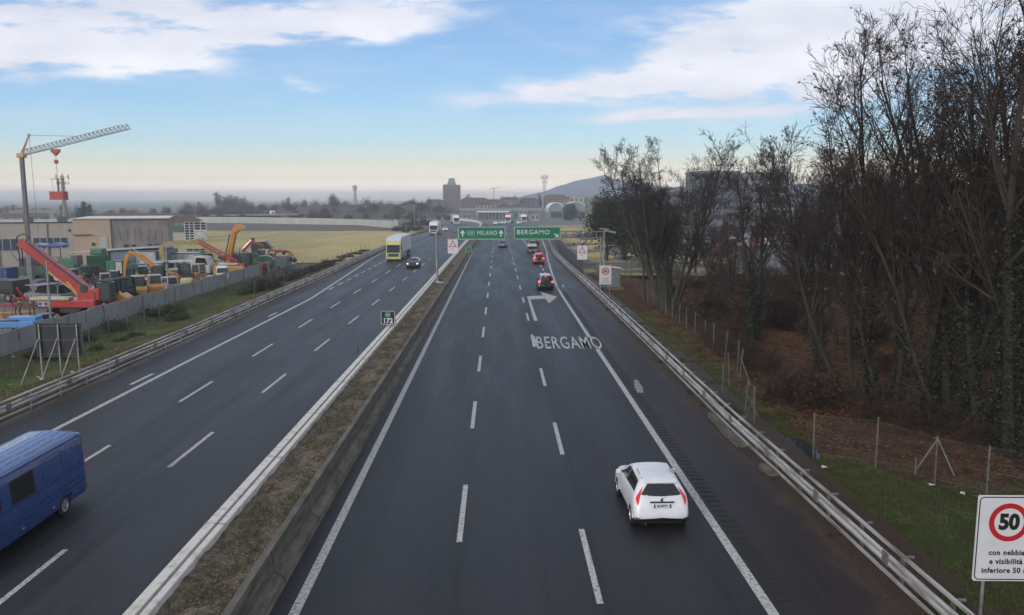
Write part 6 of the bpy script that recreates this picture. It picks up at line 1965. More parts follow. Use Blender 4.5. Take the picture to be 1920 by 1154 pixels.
# vaulted halls
for u0, u1, v, Y, lb in ((1026, 1060, 380, 450, 'left white vaulted hall beyond the exit lane'), (1062, 1101, 378.5, 440, 'right white vaulted hall half hidden by the round tree')):
    xa, z = A(u0, v, Y); xb, _ = A(u1, v, Y)
    t = thing('vaulted_hall', lb, 'building', ((xa + xb) / 2, Y, 0)); w = (xb - xa) / 2
    P = [(w * math.cos(a), max(0, z * .42) + z * .58 * math.sin(a)) for a in [PI * k / 14 for k in range(15)]]
    MB().prism([(-w * .97, 0), (w * .97, 0)] + [(p[0] * .97, p[1] * .98) for p in P], .3, 25, 'y').build('end_wall', M_GREYB, t)
    MB().prism(P + [(p[0] * .93, p[1] - .35) for p in P[::-1]], 0, 26, 'y').build('vault', M_WHITEP, t)
    MB().box((0, -.0, z * .25), (w * 1.2, .4, z * .35)).build('door', M_DWIN, t)
x, z = A(1116, 372, 300)
building('plain green-grey block between the vaulted hall and the dark evergreen', x + .6, 302, 7.4, 9, z, pm('green_grey', (.17, .21, .20), .9, .08, .2), None, 1, 1, 0, 1, 'block_building')
# overpass
t = thing('overpass', 'long grey overpass crossing the far end of the motorway', 'bridge', (0, 500, 0))
xa, z = A(640, 393, 500); xb, _ = A(1095, 390, 500)
MB().box(((xa + xb) / 2, 0, z - .6), (xb - xa, 9, 1.1)).build('deck', M_GREYB, t)
MB().box(((xa + xb) / 2, -4.5, z + .35), (xb - xa, .12, .5)).build('parapet', M_PALEB, t)
for k in range(9): MB().box((xa + (xb - xa) * (k + .5) / 9, 0, (z - 1.1) / 2), (1.2, 6, z - 1.1)).build('pier', M_GREYB, t)
# curved concrete barrier in the bend
t = thing('concrete_barrier', 'pale concrete barrier curving round the distant bend above the MILANO sign', 'barrier')
cp = [(-32, 412), (-24, 407), (-17.5, 399), (-12, 380), (-8.5, 355), (-6.7, 325)]
MB().sweep([(-.3, 0), (-.1, 1.0), (.1, 1.0), (.3, 0)], cp).build('wall', M_CONC, t)


def mast(label, u, vt, Y, name='antenna_mast', w=.9, lattice=True, base_v=None, col=None):
    x, z = A(u, vt, Y); t = thing(name, label, 'mast', (x, Y, 0)); m_ = col or M_STEELD
    mb = MB()
    if lattice:
        for sx, sy in ((-1, -1), (1, -1), (0, 1)): mb.bar((sx * w / 2, sy * w / 2, 0), (sx * w / 3.2, sy * w / 3.2, z * .93), .14, .14)
        for k in range(int(z * .93 / 1.2)):
            s = 1 if k % 2 else -1; mb.bar((-s * w / 2.4, -w / 2.4, k * 1.2), (s * w / 2.4, -w / 2.4, k * 1.2 + 1.2), .09, .09)
    else: mb.tube([(0, 0, 0), (0, 0, z * .95)], [w * .42, w * .22], 8)
    mb.build('tower', m_, t)
    mb = MB(); 
    for k in range(6):
        a = k * PI / 3; rr_ = w * .95
        mb.box((math.cos(a) * rr_, math.sin(a) * rr_, z * .93), (.28, .2, z * .075)); mb.bar((0, 0, z * .93), (math.cos(a) * rr_, math.sin(a) * rr_, z * .93), .07, .07)
        mb.box((math.cos(a + .5) * rr_ * .8, math.sin(a + .5) * rr_ * .8, z * .83), (.25, .2, z * .05)); mb.bar((0, 0, z * .83), (math.cos(a + .5) * rr_ * .8, math.sin(a + .5) * rr_ * .8, z * .83), .07, .07)
    mb.build('antennas', M_PALEB, t); MB().cyl((0, 0, z * .9), (0, 0, z), .08, 5).build('whip', m_, t)
    return t


mast('tall grey antenna mast beside the far apartment row, under the mountain slope', 1021, 326, 350, w=1.5)
mast('thin tapered antenna mast seen behind the hanging red skip', 116, 324, 250, w=2.0, lattice=False)
x, z = A(665, 347, 900); t = thing('water_tower', 'faint pale tower with a widened top fading into the haze above the embankment', 'tower', (x, 900, 0))
MB().tube([(0, 0, 0), (0, 0, z - 6)], [3.0, 1.3], 10).build('shaft', M_PALEB, t); MB().lathe([(1.3, z - 7), (2.6, z - 4), (2.4, z - 1), (.6, z)], 14).build('tank', M_PALEB, t)
x, z = A(926, 352, 800); t = thing('tower_crane', 'tiny distant tower crane above the far apartment row', 'crane', (x, 800, 0))
MB().bar((0, 0, 0), (0, 0, z), .7, .7).build('mast', Y_ORG, t); MB().bar((-4.5, 0, z - 1.5), (7, 0, z + .5), .4, .5).build('jib', Y_ORG, t); MB().bar((7, 0, z + .3), (22, 0, z + 3.5), .25, .25).build('jib_tip', Y_ORG, t)

# lamp posts along the far oncoming carriageway and the exit
lp = lamp_post('slender pale lamp post along the far part of the motorway', (A(738, 400, 262)[0], 262, 0), A(738, 398, 262)[1], .10, 0, 'distant slender lamp posts', head=False)
for u, vt, Y in ((761, 394, 235), (777, 390, 275), (785, 390, 300), (794, 392, 320), (801, 394, 335), (997, 398, 300), (1006, 396, 320), (1002, 400, 340), (1013, 397, 300), (990, 399, 345), (979, 398, 400), (1021, 404, 240), (848, 372, 480), (1004, 384, 480)):
    x, z = A(u, vt, Y); dup(lp, (x, Y, 0), 0, scale=(1, 1, z / A(738, 398, 262)[1]))

# hills and embankment
M_HILL = pm('mountain', (.17, .20, .27), .95, .2, .01, col2=(.13, .155, .21))  # blue of distance haze put into the base colour
def ridge(name, pts, Y, depth, mat, base=-5):
    mb = MB(); n = len(pts); V = []
    for (u, v) in pts:
        x, z = A(u, v, Y); V += [(x, Y - depth, base), (x, Y, z), (x, Y + depth, base)]
    F = []
    for i in range(n - 1):
        F += [(3 * i, 3 * i + 3, 3 * i + 4, 3 * i + 1), (3 * i + 1, 3 * i + 4, 3 * i + 5, 3 * i + 2)]
    mb.add(V, F); o = mb.build(name, mat, smooth=False); return tag(o, kind='structure')
def jag(pts, st, amp, seed=1):
    out = []; r_ = random.Random(seed)
    for (a, b) in zip(pts[:-1], pts[1:]):
        n_ = max(1, int((b[0] - a[0]) / st))
        for k in range(n_): out.append((a[0] + (b[0] - a[0]) * k / n_, a[1] + (b[1] - a[1]) * k / n_ + r_.uniform(-amp, amp)))
    return out + [pts[-1]]
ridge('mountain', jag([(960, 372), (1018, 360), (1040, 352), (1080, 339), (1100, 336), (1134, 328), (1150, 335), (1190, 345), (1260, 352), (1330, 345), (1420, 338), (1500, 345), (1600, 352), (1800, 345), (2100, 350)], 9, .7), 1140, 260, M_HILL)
M_EMB = pm('brushy_embankment', (.085, .075, .055), .95, .3, .12, col2=(.035, .035, .030), detail=12, lo=.4, hi=.6)
ridge('embankment', jag([(300, 404), (400, 401), (520, 392), (600, 384), (700, 384), (780, 385), (830, 388), (860, 392)], 6, .6, 3), 470, 45, M_EMB)
ridge('embankment', jag([(-300, 402), (0, 404), (100, 404), (250, 403), (420, 401)], 8, .8, 4), 420, 20, M_EMB)
# white lorry on the embankment road, and the pale guard rail
x, z = A(505, 399, 405)
t = thing('box_lorry', 'white lorry on the raised road behind the pale curved wall', 'lorry', (x, 405, z - 2.0))
MB().box((1.6, 0, 1.6), (2.4, 2.3, 2.6)).build('cab', M_WHITEP, t, bevel=.2); MB().box((2.0, -1.16, 2.0), (1.2, .04, .8)).build('side_window', M_GLASS, t)
MB().box((-5.6, 0, .8), (10, 2.3, .9)).build('flat_bed', M_PALEB, t)
for k in (-8, -6.5, 1.5): MB().lathe([(.45, -1.2), (.45, 1.2)], 10).xform(Matrix.Translation((k, 0, .2)) @ Matrix.Rotation(R(90), 4, 'X')).build('wheel', M_TYRE, t)
t = thing('raised_road', 'grey raised road deck carrying the white lorry behind the pale wall', 'road', (0, 405, 0))
x0_, z0_ = A(340, 404, 405); x1_, z1_ = A(560, 400, 405)
MB().bar((x0_, 2, z0_ - .3), (x1_, 2, z1_ - .6), 8, .8).build('deck', M_GREYB, t)

# houses at left
for lb, u, v, Y, w, m1, m2, fl, by, d in (
        ('grey house with two upright windows and a tiled roof right of the warehouse', 343, 404, 215, 5.6, M_GREYB, M_ROOF, 2, 4, 9),
        ('long low tiled farm buildings behind the warehouse roof', 262, 400, 300, 30, M_GREYB, M_ROOF, 1, 8, 10),
        ('pale flat-roofed shed in the haze behind the tower crane mast', 100, 396, 420, 38, M_GREYB, None, 1, 9, 12),
        ('low hazy house between the cypresses and the farm', 200, 402, 330, 16, M_PALEB, M_ROOF, 1, 4, 8),
        ('low hazy shed at the left edge behind the beige building', 30, 400, 380, 26, M_GREYB, M_ROOF, 1, 6, 8)):
    x, z = A(u, v, Y); building(lb, x, Y, w, d, z - (1.6 if m2 else 0), m1, m2, fl, by, 0, 1.6, 'farm_building')
x, z = A(349, 428, 200); t = thing('awning', 'dark green awning along the foot of the grey house', 'awning', (x, 200, 0)); MB().box((0, 0, z - .2), (9, 3, 1.6)).build('canvas', Y_DGR, t); MB().box((0, -1.4, (z - 1) / 2), (5.8, .1, max(.3, z - 1))).build('wall', M_PALEB, t)

# hospital-like offices behind the wood
def offices(label, u0, u1, vt, Y, floors, mat, d=18):
    xa, z = A(u0, vt, Y); xb, _ = A(u1, vt, Y)
    t = thing('office_building', label, 'building', ((xa + xb) / 2, Y, 0)); w = xb - xa
    MB().box((0, 0, z / 2), (w, d, z)).build('wall', mat, t); MB().box((0, 0, z + .3), (w + .6, d + .6, .6)).build('roof', M_GREYB, t)
    for f in range(floors): MB().box((0, -d / 2 - .05, z * (f + .6) / floors), (w * .94, .14, z / floors * .42)).build('window_band', M_DWIN, t)
    for k in range(int(w / 3)): MB().box((-w / 2 + 1.5 + k * 3, -d / 2 - .12, z / 2), (.3, .12, z * .96)).build('mullion', mat, t)
    return t
offices('dark grey office block behind the vase-shaped tree', 1298, 1372, 326, 265, 5, pm('office_dark', (.13, .14, .16), .8, .1, .3))
offices('pale lilac office wing behind the bare trees right of the dark block', 1390, 1462, 328, 275, 5, pm('office_pale', (.34, .33, .40), .8, .1, .3))
offices('low office wing left of the dark block behind the branches', 1215, 1296, 356, 270, 3, pm('office_mid', (.25, .25, .29), .8, .1, .3))
offices('long low entrance wing in front of the dark office block', 1310, 1500, 398, 235, 2, pm('office_mid2', (.20, .20, .23), .8, .1, .3))
# parked cars behind the wood and along the side road
pr = [tiny, car('saloon_car', 'dark parked car glimpsed through the wood in the car park', 'car', (52, 176, 0), R(90), 'hatch', mat=M_BLACKP, det=False),
      car('saloon_car', 'red parked car glimpsed through the wood in the car park', 'car', (56, 176, 0), R(90), 'hatch', mat=M_REDP, det=False),
      car('saloon_car', 'silver parked car glimpsed through the wood in the car park', 'car', (60, 176, 0), R(90), 'hatch', mat=M_SILVERP, det=False)]
grp = 'parked cars glimpsed through the wood'
for c in pr[1:]: c['group'] = grp
r5 = random.Random(11)
nm = ['white parked car glimpsed through the wood in the car park'] + [c['label'] for c in pr[1:]]
for row, yy in enumerate((168, 182, 186, 200)):
    for k in range(13):
        if r5.random() < .15: continue
        q = r5.choice([0, 0, 1, 1, 2, 3, 3]); dup(pr[q], (46 + k * 3.0 + row * 1.5, yy + 1.5, -.03), R(180 * (k % 2) + r5.uniform(-3, 3)), nm[q], grp)
for k in range(5):
    dup(pr[1], (22.2 + k * 2.25, 221 - k * .35, 0), R(180 + r5.uniform(-4, 4)), 'dark parked car in the row on the side road above the gantry end', 'dark cars parked on the side road')
t = thing('side_fence', 'pale railing behind the row of dark cars near the gantry end', 'fence', (0, 0, 0))
for k in range(14): MB().box((20 + k * 1.5, 226, .8), (.12, .12, 1.6)).build('post', M_PALEB, t)
MB().box((29.7, 226, 1.5), (20, .1, .15)).box((29.7, 226, .7), (20, .1, .1)).build('rail', M_PALEB, t)

# ================================================================ TREES
M_BARK = pm('bark', (.055, .042, .034), .95, .25, 3, col2=(.026, .020, .016), stretch=(1, 1, .2))
M_BARKG = pm('bark_grey_green', (.060, .060, .045), .95, .25, 3, col2=(.028, .027, .020), stretch=(1, 1, .2))
M_TWIG = pm('twigs', (.050, .038, .032), .95, .2, 1.5, col2=(.028, .022, .019))
M_TWIG2 = pm('twigs_brown', (.062, .042, .032), .95, .2, 1.5, col2=(.034, .024, .019))
M_DEADLEAF = pm('dead_leaves', (.105, .052, .030), .9, .2, 2.0, col2=(.045, .024, .017), lo=.4, hi=.6)
M_IVY = pm('ivy_leaves', (.026, .034, .016), .7, .2, 1.2, col2=(.010, .014, .008), lo=.4, hi=.6)
M_EVER = pm('evergreen_leaves', (.035, .045, .024), .85, .2, .8, col2=(.022, .020, .014), lo=.4, hi=.6)
M_GRNLEAF = pm('green_leaves', (.030, .065, .042), .85, .2, .6, col2=(.014, .034, .024), lo=.4, hi=.6)
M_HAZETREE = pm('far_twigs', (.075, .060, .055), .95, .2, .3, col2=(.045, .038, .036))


def unit(v): return v / np.maximum(np.linalg.norm(v, axis=-1, keepdims=True), 1e-9)


def tubes(P, Rr, n):
    "P (N,K,3), Rr (N,K) -> verts, quads"
    N, K, _ = P.shape
    D = np.empty_like(P); D[:, 1:-1] = P[:, 2:] - P[:, :-2]; D[:, 0] = P[:, 1] - P[:, 0]; D[:, -1] = P[:, -1] - P[:, -2]
    D = unit(D); ref = np.where(np.abs(D[:, :1, 2:3]) < .9, np.array([0, 0, 1.0]), np.array([1.0, 0, 0]))
    a = unit(np.cross(D, np.broadcast_to(ref, D.shape))); b = np.cross(D, a)
    th = np.arange(n) * 2 * np.pi / n
    V = P[:, :, None, :] + (a[:, :, None, :] * np.cos(th)[None, None, :, None] + b[:, :, None, :] * np.sin(th)[None, None, :, None]) * Rr[:, :, None, None]
    idx = np.arange(N * K * n).reshape(N, K, n)
    q = np.stack([idx[:, :-1, :], np.roll(idx, -1, 2)[:, :-1, :], np.roll(idx, -1, 2)[:, 1:, :], idx[:, 1:, :]], -1).reshape(-1, 4)
    return V.reshape(-1, 3), q


def joinm(parts):
    V = []; Q = []; o = 0
    for v, q in parts: V.append(v); Q.append(q + o); o += len(v)
    return np.concatenate(V), np.concatenate(Q)


def leafquads(rs, C, size, flat=.4):
    n = len(C); a = unit(rs.normal(size=(n, 3))); b = unit(np.cross(a, rs.normal(size=(n, 3))))
    s = size * rs.uniform(.35, 1.5, (n, 1))
    V = np.stack([C - a * s, C + b * s * flat, C + a * s, C - b * s * flat], 1).reshape(-1, 3)
    return V, np.arange(n * 4).reshape(n, 4)


def grow(seed, stems, H, r0=.18, lean=(0, 0), spread=.25, limb_ang=42, limb_len=.42, nl=(9, 7, 6, 5), bare=.3, wig=.10, up=.10, minr=.008, base_r=.3):
    rs = np.random.RandomState(seed); levels = []
    N = stems; K = [9, 7, 5, 4, 3]; sides = [8, 6, 4, 3, 3]
    ang = rs.uniform(0, 2 * np.pi, N)
    P0 = np.stack([np.cos(ang) * base_r * (N > 1), np.sin(ang) * base_r * (N > 1), np.full(N, -.3)], 1)
    D = unit(np.stack([np.cos(ang) * spread + lean[0], np.sin(ang) * spread + lean[1], np.ones(N)], 1) + rs.normal(size=(N, 3)) * .05)
    L = H * rs.uniform(.82, 1.0, N); Rad = r0 * rs.uniform(.75, 1.1, N)
    for lv in range(5):
        k = K[lv]; P = np.empty((N, k, 3)); DD = np.empty((N, k, 3)); P[:, 0] = P0; DD[:, 0] = D; d = D.copy()
        for i in range(1, k):
            d = unit(d + rs.normal(size=(N, 3)) * (wig * (.6, .95, 1.2, 1.5, 1.9)[lv]) + np.array([0, 0, 1.0]) * up * (.35, 1.0, .5, .15, .05)[lv])
            P[:, i] = P[:, i - 1] + d * (L / (k - 1))[:, None]; DD[:, i] = d
        tip = .22 if lv < 2 else .45
        Rr = np.maximum(Rad[:, None] * (1 - (1 - tip) * np.linspace(0, 1, k)[None, :] ** .9), minr)
        if lv == 0: Rr[:, 0] *= 1.35
        levels.append((P, Rr, sides[lv]))
        if lv == 4: break
        m = nl[lv]
        t = np.sort(rs.uniform(bare if lv == 0 else .15, 1.0, (N, m)), 1); t[:, -1] = .97
        f = t * (k - 1); i0 = np.minimum(f.astype(int), k - 2); fr = (f - i0)[..., None]
        ar = np.arange(N)[:, None]
        C = P[ar, i0] * (1 - fr) + P[ar, i0 + 1] * fr; dd = DD[ar, i0 + 1]
        ax = unit(np.cross(dd, rs.normal(size=dd.shape)))
        an = np.radians(limb_ang * rs.uniform(.6, 1.3, (N, m)))[..., None] * (1.0 if lv == 0 else 1.0)
        nd = unit(dd * np.cos(an) + ax * np.sin(an))
        frac = limb_len if lv == 0 else (.55 if lv == 1 else .52)
        nL = L[:, None] * frac * (1.15 - .75 * t if lv == 0 else 1.1 - .45 * t) * rs.uniform(.7, 1.25, (N, m))
        rp = Rr[ar, i0]; nR = rp * (.55 if lv < 2 else .62)
        P0 = C.reshape(-1, 3); D = nd.reshape(-1, 3); L = nL.reshape(-1); Rad = nR.reshape(-1); N = len(L)
    return levels


def bare_tree(label, loc, seed, name='bare_tree', leaves=0, ivy=0, group=None, bark=None, twig=None, leafmat=None, ivyh=5, rz_=0, **kw):
    t = thing(name, label, 'tree', loc, rz_, group)
    lv = grow(seed, **kw); rs = np.random.RandomState(seed + 99)
    v, q = joinm([tubes(*lv[i]) for i in (0, 1)]); npmesh('trunk', v, q, bark or M_BARK, t, True)
    v, q = joinm([tubes(*lv[i]) for i in (2, 3, 4)]); npmesh('crown', v, q, twig or M_TWIG, t)
    if leaves:
        T = lv[4][0][:, -1]; C = T[rs.randint(0, len(T), leaves)] + rs.normal(size=(leaves, 3)) * .12
        # they hang on in clumps
        nzv = np.sin(C[:, 0] * 1.3 + seed) + np.sin(C[:, 1] * 1.1) + np.sin(C[:, 2] * .9 + 1)
        C = C[nzv > -.3]; v, q = leafquads(rs, C, .075, .6); npmesh('leaves', v, q, leafmat or M_DEADLEAF, t)
    if ivy:
        P = lv[0][0]; Rr = lv[0][1]; n = int(ivy * 1.7); s = rs.randint(0, len(P), n); f = rs.uniform(0, 1, n) ** 1.3 * (P.shape[1] - 1.01) * ivyh / 10; i0 = f.astype(int); fr = (f - i0)[:, None]
        C = P[s, i0] * (1 - fr) + P[s, i0 + 1] * fr + unit(rs.normal(size=(n, 3))) * (.10 + Rr[s, i0] + np.abs(rs.normal(size=n)) * .20)[:, None]
        v, q = leafquads(rs, C, .058, .7); npmesh('ivy', v, q, M_IVY, t)
    return t


def clump_tree(label, loc, seed, w, h, mat, n=2600, size=.3, trunk=.3, name='broadleaf_tree', group=None, clumps=26, base=.15, shape='round', cat='tree', fluff=.30):
    t = thing(name, label, cat, loc, 0, group); rs = np.random.RandomState(seed)
    if shape == 'column': C0 = np.stack([rs.normal(0, .22, clumps) * w, rs.normal(0, .22, clumps) * w, rs.uniform(base, .97, clumps) * h], 1); C0[:, :2] *= (1.25 - C0[:, 2:3] / h); fluff = .9
    else:
        u = unit(rs.normal(size=(clumps, 3))) * rs.uniform(.35, .92, (clumps, 1)); C0 = u * np.array([w / 2, w / 2, h * (1 - base) / 2]) + np.array([0, 0, h * (base + (1 - base) / 2)])
    rad = w * (.17 if shape != 'column' else .14)
    C = C0[rs.randint(0, clumps, n)] + rs.normal(size=(n, 3)) * rad * fluff * 2
    C = C[C[:, 2] > .1]
    v, q = leafquads(rs, C, size, .6); npmesh('crown', v, q, mat, t)
    mb = MB().tube([(0, 0, -.2), (w * .02, 0, h * .45), (0, w * .02, h * .8)], [trunk, trunk * .7, trunk * .25], 7)
    for k in range(7):
        c = C0[k]; mb.tube([(0, 0, h * (base + .05)), tuple((np.array([0, 0, h * .4]) + c) / 2), tuple(c)], [trunk * .45, trunk * .3, trunk * .1], 5)
    mb.build('trunk', M_BARK, t)
    return t


def HX(u, vt, Y): return A(u, vt, Y)[1]


# --- the individual front trees
bare_tree('broad vase-shaped bare tree with many stems, standing alone past the fence by the kiosk', (16.4, 75, -.1), 5, stems=9, H=15.0, r0=.21, spread=.46, limb_ang=36, limb_len=.40, nl=(9, 7, 6, 5), bare=.14, wig=.11, up=.10, bark=M_BARKG, base_r=.35, minr=.010)
P_slim = bare_tree('slim bare tree just left of the vase-shaped tree, bent over the fence', (14.6, 80, -.1), 8, stems=2, H=13.0, r0=.13, lean=(-.10, 0), spread=.14, limb_ang=45, nl=(11, 8, 6, 4), bare=.25, bark=M_BARKG, base_r=.2)
bare_tree('tree with an ivy-clad trunk and few brown leaves right of the vase-shaped tree', (18.4, 57, -.4), 12, stems=2, H=12.8, r0=.24, spread=.16, limb_ang=40, nl=(12, 8, 6, 5), leaves=1500, ivy=3000, ivyh=4.5, bark=M_BARK)
near = [  # u of base, Y, top v, stems, lean x, seed, r0, leaves, ivy, label
    (1592, 41, 300, 2, -.26, 21, .15, 200, 0, 'slender bare tree leaning far left at the near edge of the wood'),
    (1622, 40, 62, 2, -.02, 122, .19, 150, 1200, 'tall fine-twigged bare tree, the highest of the left group in the near wood'),
    (1668, 38.5, 150, 2, -.08, 23, .17, 300, 1500, 'dark bare tree with two stems leaning left between taller ones'),
    (1718, 37, 70, 3, .05, 24, .21, 400, 2500, 'forked bare tree with ivy up its stems behind the ditch post'),
    (1768, 35.5, 110, 2, -.02, 25, .20, 1500, 1500, 'bare tree keeping many red-brown leaves in its lower crown'),
    (1800, 36.5, 8, 3, .0, 26, .21, 2600, 3000, 'tall tree with ivy-dark trunk and brown leaves against the sky, above the braced post'),
    (1862, 33.5, -40, 3, .02, 27, .25, 3000, 8000, 'large leaf-flecked tree with thick ivy mass behind the nearest fence posts'),
    (1915, 32, -60, 2, .06, 28, .24, 2800, 5500, 'large tree with ivy at the very edge of the picture behind the last fence post'),
    (1950, 38, -40, 2, -.05, 29, .22, 2000, 1500, 'tall brown-leaved tree leaning into the picture from its edge'),
    (1545, 48, 265, 3, -.12, 30, .17, 300, 1200, 'bare tree leaning left over the brown thicket, left of the near group'),
]
for (u, Y, vt, st_, ln, sd_, r0, lf, iv, lb) in near:
    x, _ = A(u, 700, Y); H = HX(u, vt, Y) + .5
    bare_tree(lb, (x, Y, rz(x, Y)), sd_, stems=st_, H=H * .97 / math.cos(math.atan(abs(ln))), r0=r0, lean=(ln, -.02), spread=.15, limb_ang=33, limb_len=.40, nl=(11, 7, 5, 5), bare=.26, leaves=lf, ivy=iv, ivyh=5.5 if iv > 5000 else 4, wig=.10, up=.12, base_r=.3,
              twig=M_TWIG if lf < 1000 else M_TWIG2)

# --- the wood behind: copies of a few trees, each with its own place and height
protos = []
for i, (sd_, st_, lf) in enumerate(((41, 1, 500), (42, 2, 1800), (43, 3, 200), (44, 1, 2600), (45, 2, 0))):
    protos.append(bare_tree(['bare tree deep in the wood', 'bare tree with sparse brown leaves deep in the wood', 'many-stemmed bare tree deep in the wood', 'brown-leaved tree deep in the wood', 'twin-stemmed bare tree deep in the wood'][i],
                            (40 + i * 4, 60, -.2), sd_, stems=st_, H=12.0, r0=.17, spread=.16, limb_ang=36, nl=(11, 7, 5, 4), bare=.22, up=.12, leaves=lf, twig=M_TWIG2 if i % 2 else M_TWIG, group='trees deep in the wood', ivy=900 if i == 1 else 0))
SKY = [(1150, 300), (1250, 268), (1330, 300), (1400, 282), (1460, 300), (1500, 240), (1560, 150), (1640, 90), (1700, 110), (1760, 100), (1830, 30), (1920, -20), (2300, -60)]
def skyv(u):
    for (a, b) in zip(SKY[:-1], SKY[1:]):
        if a[0] <= u <= b[0]: return a[1] + (b[1] - a[1]) * (u - a[0]) / (b[0] - a[0])
    return 300
def zone(x, y):
    e = 'at its edge' if x < 19 + max(0, y - 45) * .1 else ('further in' if x < 30 else 'far back')
    for lim, tx in ((36, 'behind the nearest fence posts'), (44, 'abreast of the worn mark on the shoulder'), (52, 'just short of the road lettering'), (60, 'abreast of the road lettering'), (68, 'short of the vase-shaped tree'), (78, 'abreast of the vase-shaped tree'), (90, 'abreast of the kiosk')):
        if y < lim: return tx + ', ' + e
    return 'past the kiosk, ' + e
def zlabel(o, pre, x, y):
    o['label'] = pre + ' ' + zone(x, y)
r6 = random.Random(21); placed = [(A(u, 700, Y)[0], Y) for (u, Y, *_) in near] + [(16.4, 75), (18.4, 57), (14.6, 80)]
cnt = 0; tries = 0; used = [False] * 5
while cnt < 48 and tries < 4000:
    tries += 1
    Y = r6.uniform(34, 112); x = r6.uniform(19 if Y < 70 else 20, 19 + Y * .62)
    if Y < 42 and x < 21.5: continue
    if Y > 62 and x < 17 + (Y - 62) * .20: continue
    if any(math.hypot(x - a, Y - b) < 3.4 for a, b in placed): continue
    u = 934 + x / Y * 1500
    if u > 2080: continue
    vt = skyv(u) + r6.uniform(60, 230)
    if u < 1500: vt = max(vt, 315 + r6.uniform(0, 60) + (12 if Y > 80 else 0))
    H = min(HX(u, vt, Y), r6.uniform(11, 14.5)); H = max(H, 5)
    k = r6.choice([0, 1, 2, 3, 4, 1, 4]); placed.append((x, Y)); cnt += 1
    s = H / 12.0; z0_ = rz(x, Y) if x < 75 else 0
    if not used[k]:
        used[k] = True; o = protos[k]; o.location = (x, Y, z0_); o.rotation_euler = (0, 0, r6.uniform(0, 6.28)); o.scale = (s, s, s)
    else: o = dup(protos[k], (x, Y, z0_), r6.uniform(0, 6.28), scale=(s * .95, s * .95, s))
    zlabel(o, ('bare tree', 'sparse brown-leaved tree', 'many-stemmed bare tree', 'brown-leaved tree', 'twin-stemmed bare tree')[k], x, Y)

# undergrowth: brown thicket shrubs
th = []
for i in range(3):
    th.append(bare_tree(['dense brown thicket bush at the foot of the wood', 'reddish leaf-littered bush at the foot of the wood', 'thin twiggy bush at the foot of the wood'][i], (30, 50 + i * 3, -.1), 61 + i, name='thicket_bush', stems=(9, 11, 7)[i], H=2.6, r0=.028, spread=.75, limb_ang=48, limb_len=.6, nl=(7, 5, 5, 3), bare=.05, wig=.16,
                        leaves=(900, 1800, 200)[i], twig=M_TWIG2, bark=M_TWIG2, minr=.006, base_r=.5, group='bushes at the foot of the wood'))
    th[-1]['category'] = 'bush'
used = [False] * 3
for i in range(96):
    if i < 34: Y = 31 + i * 1.35 + r6.uniform(-.5, .5); x = (17.5 if Y < 38 else 15.2) + r6.uniform(-.6, 2.6) + (2.5 if Y < 33 else 0)
    elif i < 60: u = r6.uniform(1340, 1500); Y = r6.uniform(58, 90); x = (u - 934) / 1500 * Y
    else: Y = r6.uniform(34, 105); x = r6.uniform(18, 20 + Y * .5)
    if Y > 60 and x < 16.5: continue
    s = r6.uniform(.35, .85) * (1.8 if 34 <= i < 60 else 1); k = i % 3; zz = rz(x, Y)
    if not used[k]: used[k] = True; o = th[k]; o.location = (x, Y, zz); o.scale = (s, s, s)
    else: o = dup(th[k], (x, Y, zz), r6.uniform(0, 6.28), scale=s)
    zlabel(o, ('small ' if s < .5 else ('large ' if s > .85 else '')) + ('brown thicket bush', 'reddish leafy bush', 'thin twiggy bush')[k], x, Y)

# --- evergreens and far trees
x, z = A(1180, 352, 132)
clump_tree('dark broad evergreen behind the vase-shaped tree', (21.5, 136, -.2), 71, 12, z - .6, M_EVER, 15000, .20, .45, 'evergreen_tree', clumps=60, base=.10)
x, z = A(1135, 372, 134); clump_tree('dark rounded evergreen at the left edge of the wood above the gantry end', (18.2, 134, 0), 72, 6.2, z, M_EVER, 6500, .18, .3, 'evergreen_tree', clumps=22, base=.30)
x, z = A(1215, 392, 118); clump_tree('low dark evergreen behind the lower branches of the vase-shaped tree', (23, 115, 0), 73, 9, 8.4, M_EVER, 8000, .18, .3, 'evergreen_tree', clumps=26, base=.05)
x, z = A(1068, 383, 400); clump_tree('round dark green tree standing alone in front of the right vaulted hall', (x, 400, 0), 74, 7.4, z, M_GRNLEAF, 4500, .32, .3, 'round_tree', clumps=30, base=.03)
x, z = A(1097, 397, 400); clump_tree('small round green tree right of the lone round one', (x, 398, 0), 75, 3.4, z, M_GRNLEAF, 1600, .25, .2, 'round_tree', clumps=14, base=.05)
# conifers among the far houses
for u, v, Y, w, lb in ((775, 379, 520, 11, 'broad dark green pine left of the brown tower'), (758, 383, 500, 7, 'second dark green pine farther left of the brown tower'), (742, 386, 490, 5, 'third small pine at the end of the embankment')):
    x, z = A(u, v, Y); clump_tree(lb, (x, Y, 2), sum(map(ord, lb)) % 900, w, z - 2, M_GRNLEAF, 2200, .5, .3, 'pine_tree', clumps=16, base=.1)
# cypresses at left
for u, v, Y, w, lb in ((157, 381, 300, 1.7, 'slim dark cypress, taller of the pair behind the warehouse'), (167, 384, 305, 1.5, 'slim dark cypress, right one of the pair behind the warehouse'), (150, 391, 300, 3.4, 'short broad cypress clump left of the slim pair'), (119, 386, 330, 3.0, 'greenish conifer at the foot of the thin antenna mast')):
    x, z = A(u, v, Y); clump_tree(lb, (x, Y, 0), int(u), w, z, M_GRNLEAF, 2600, .2, .15, 'cypress', clumps=40, base=.05, shape='column')
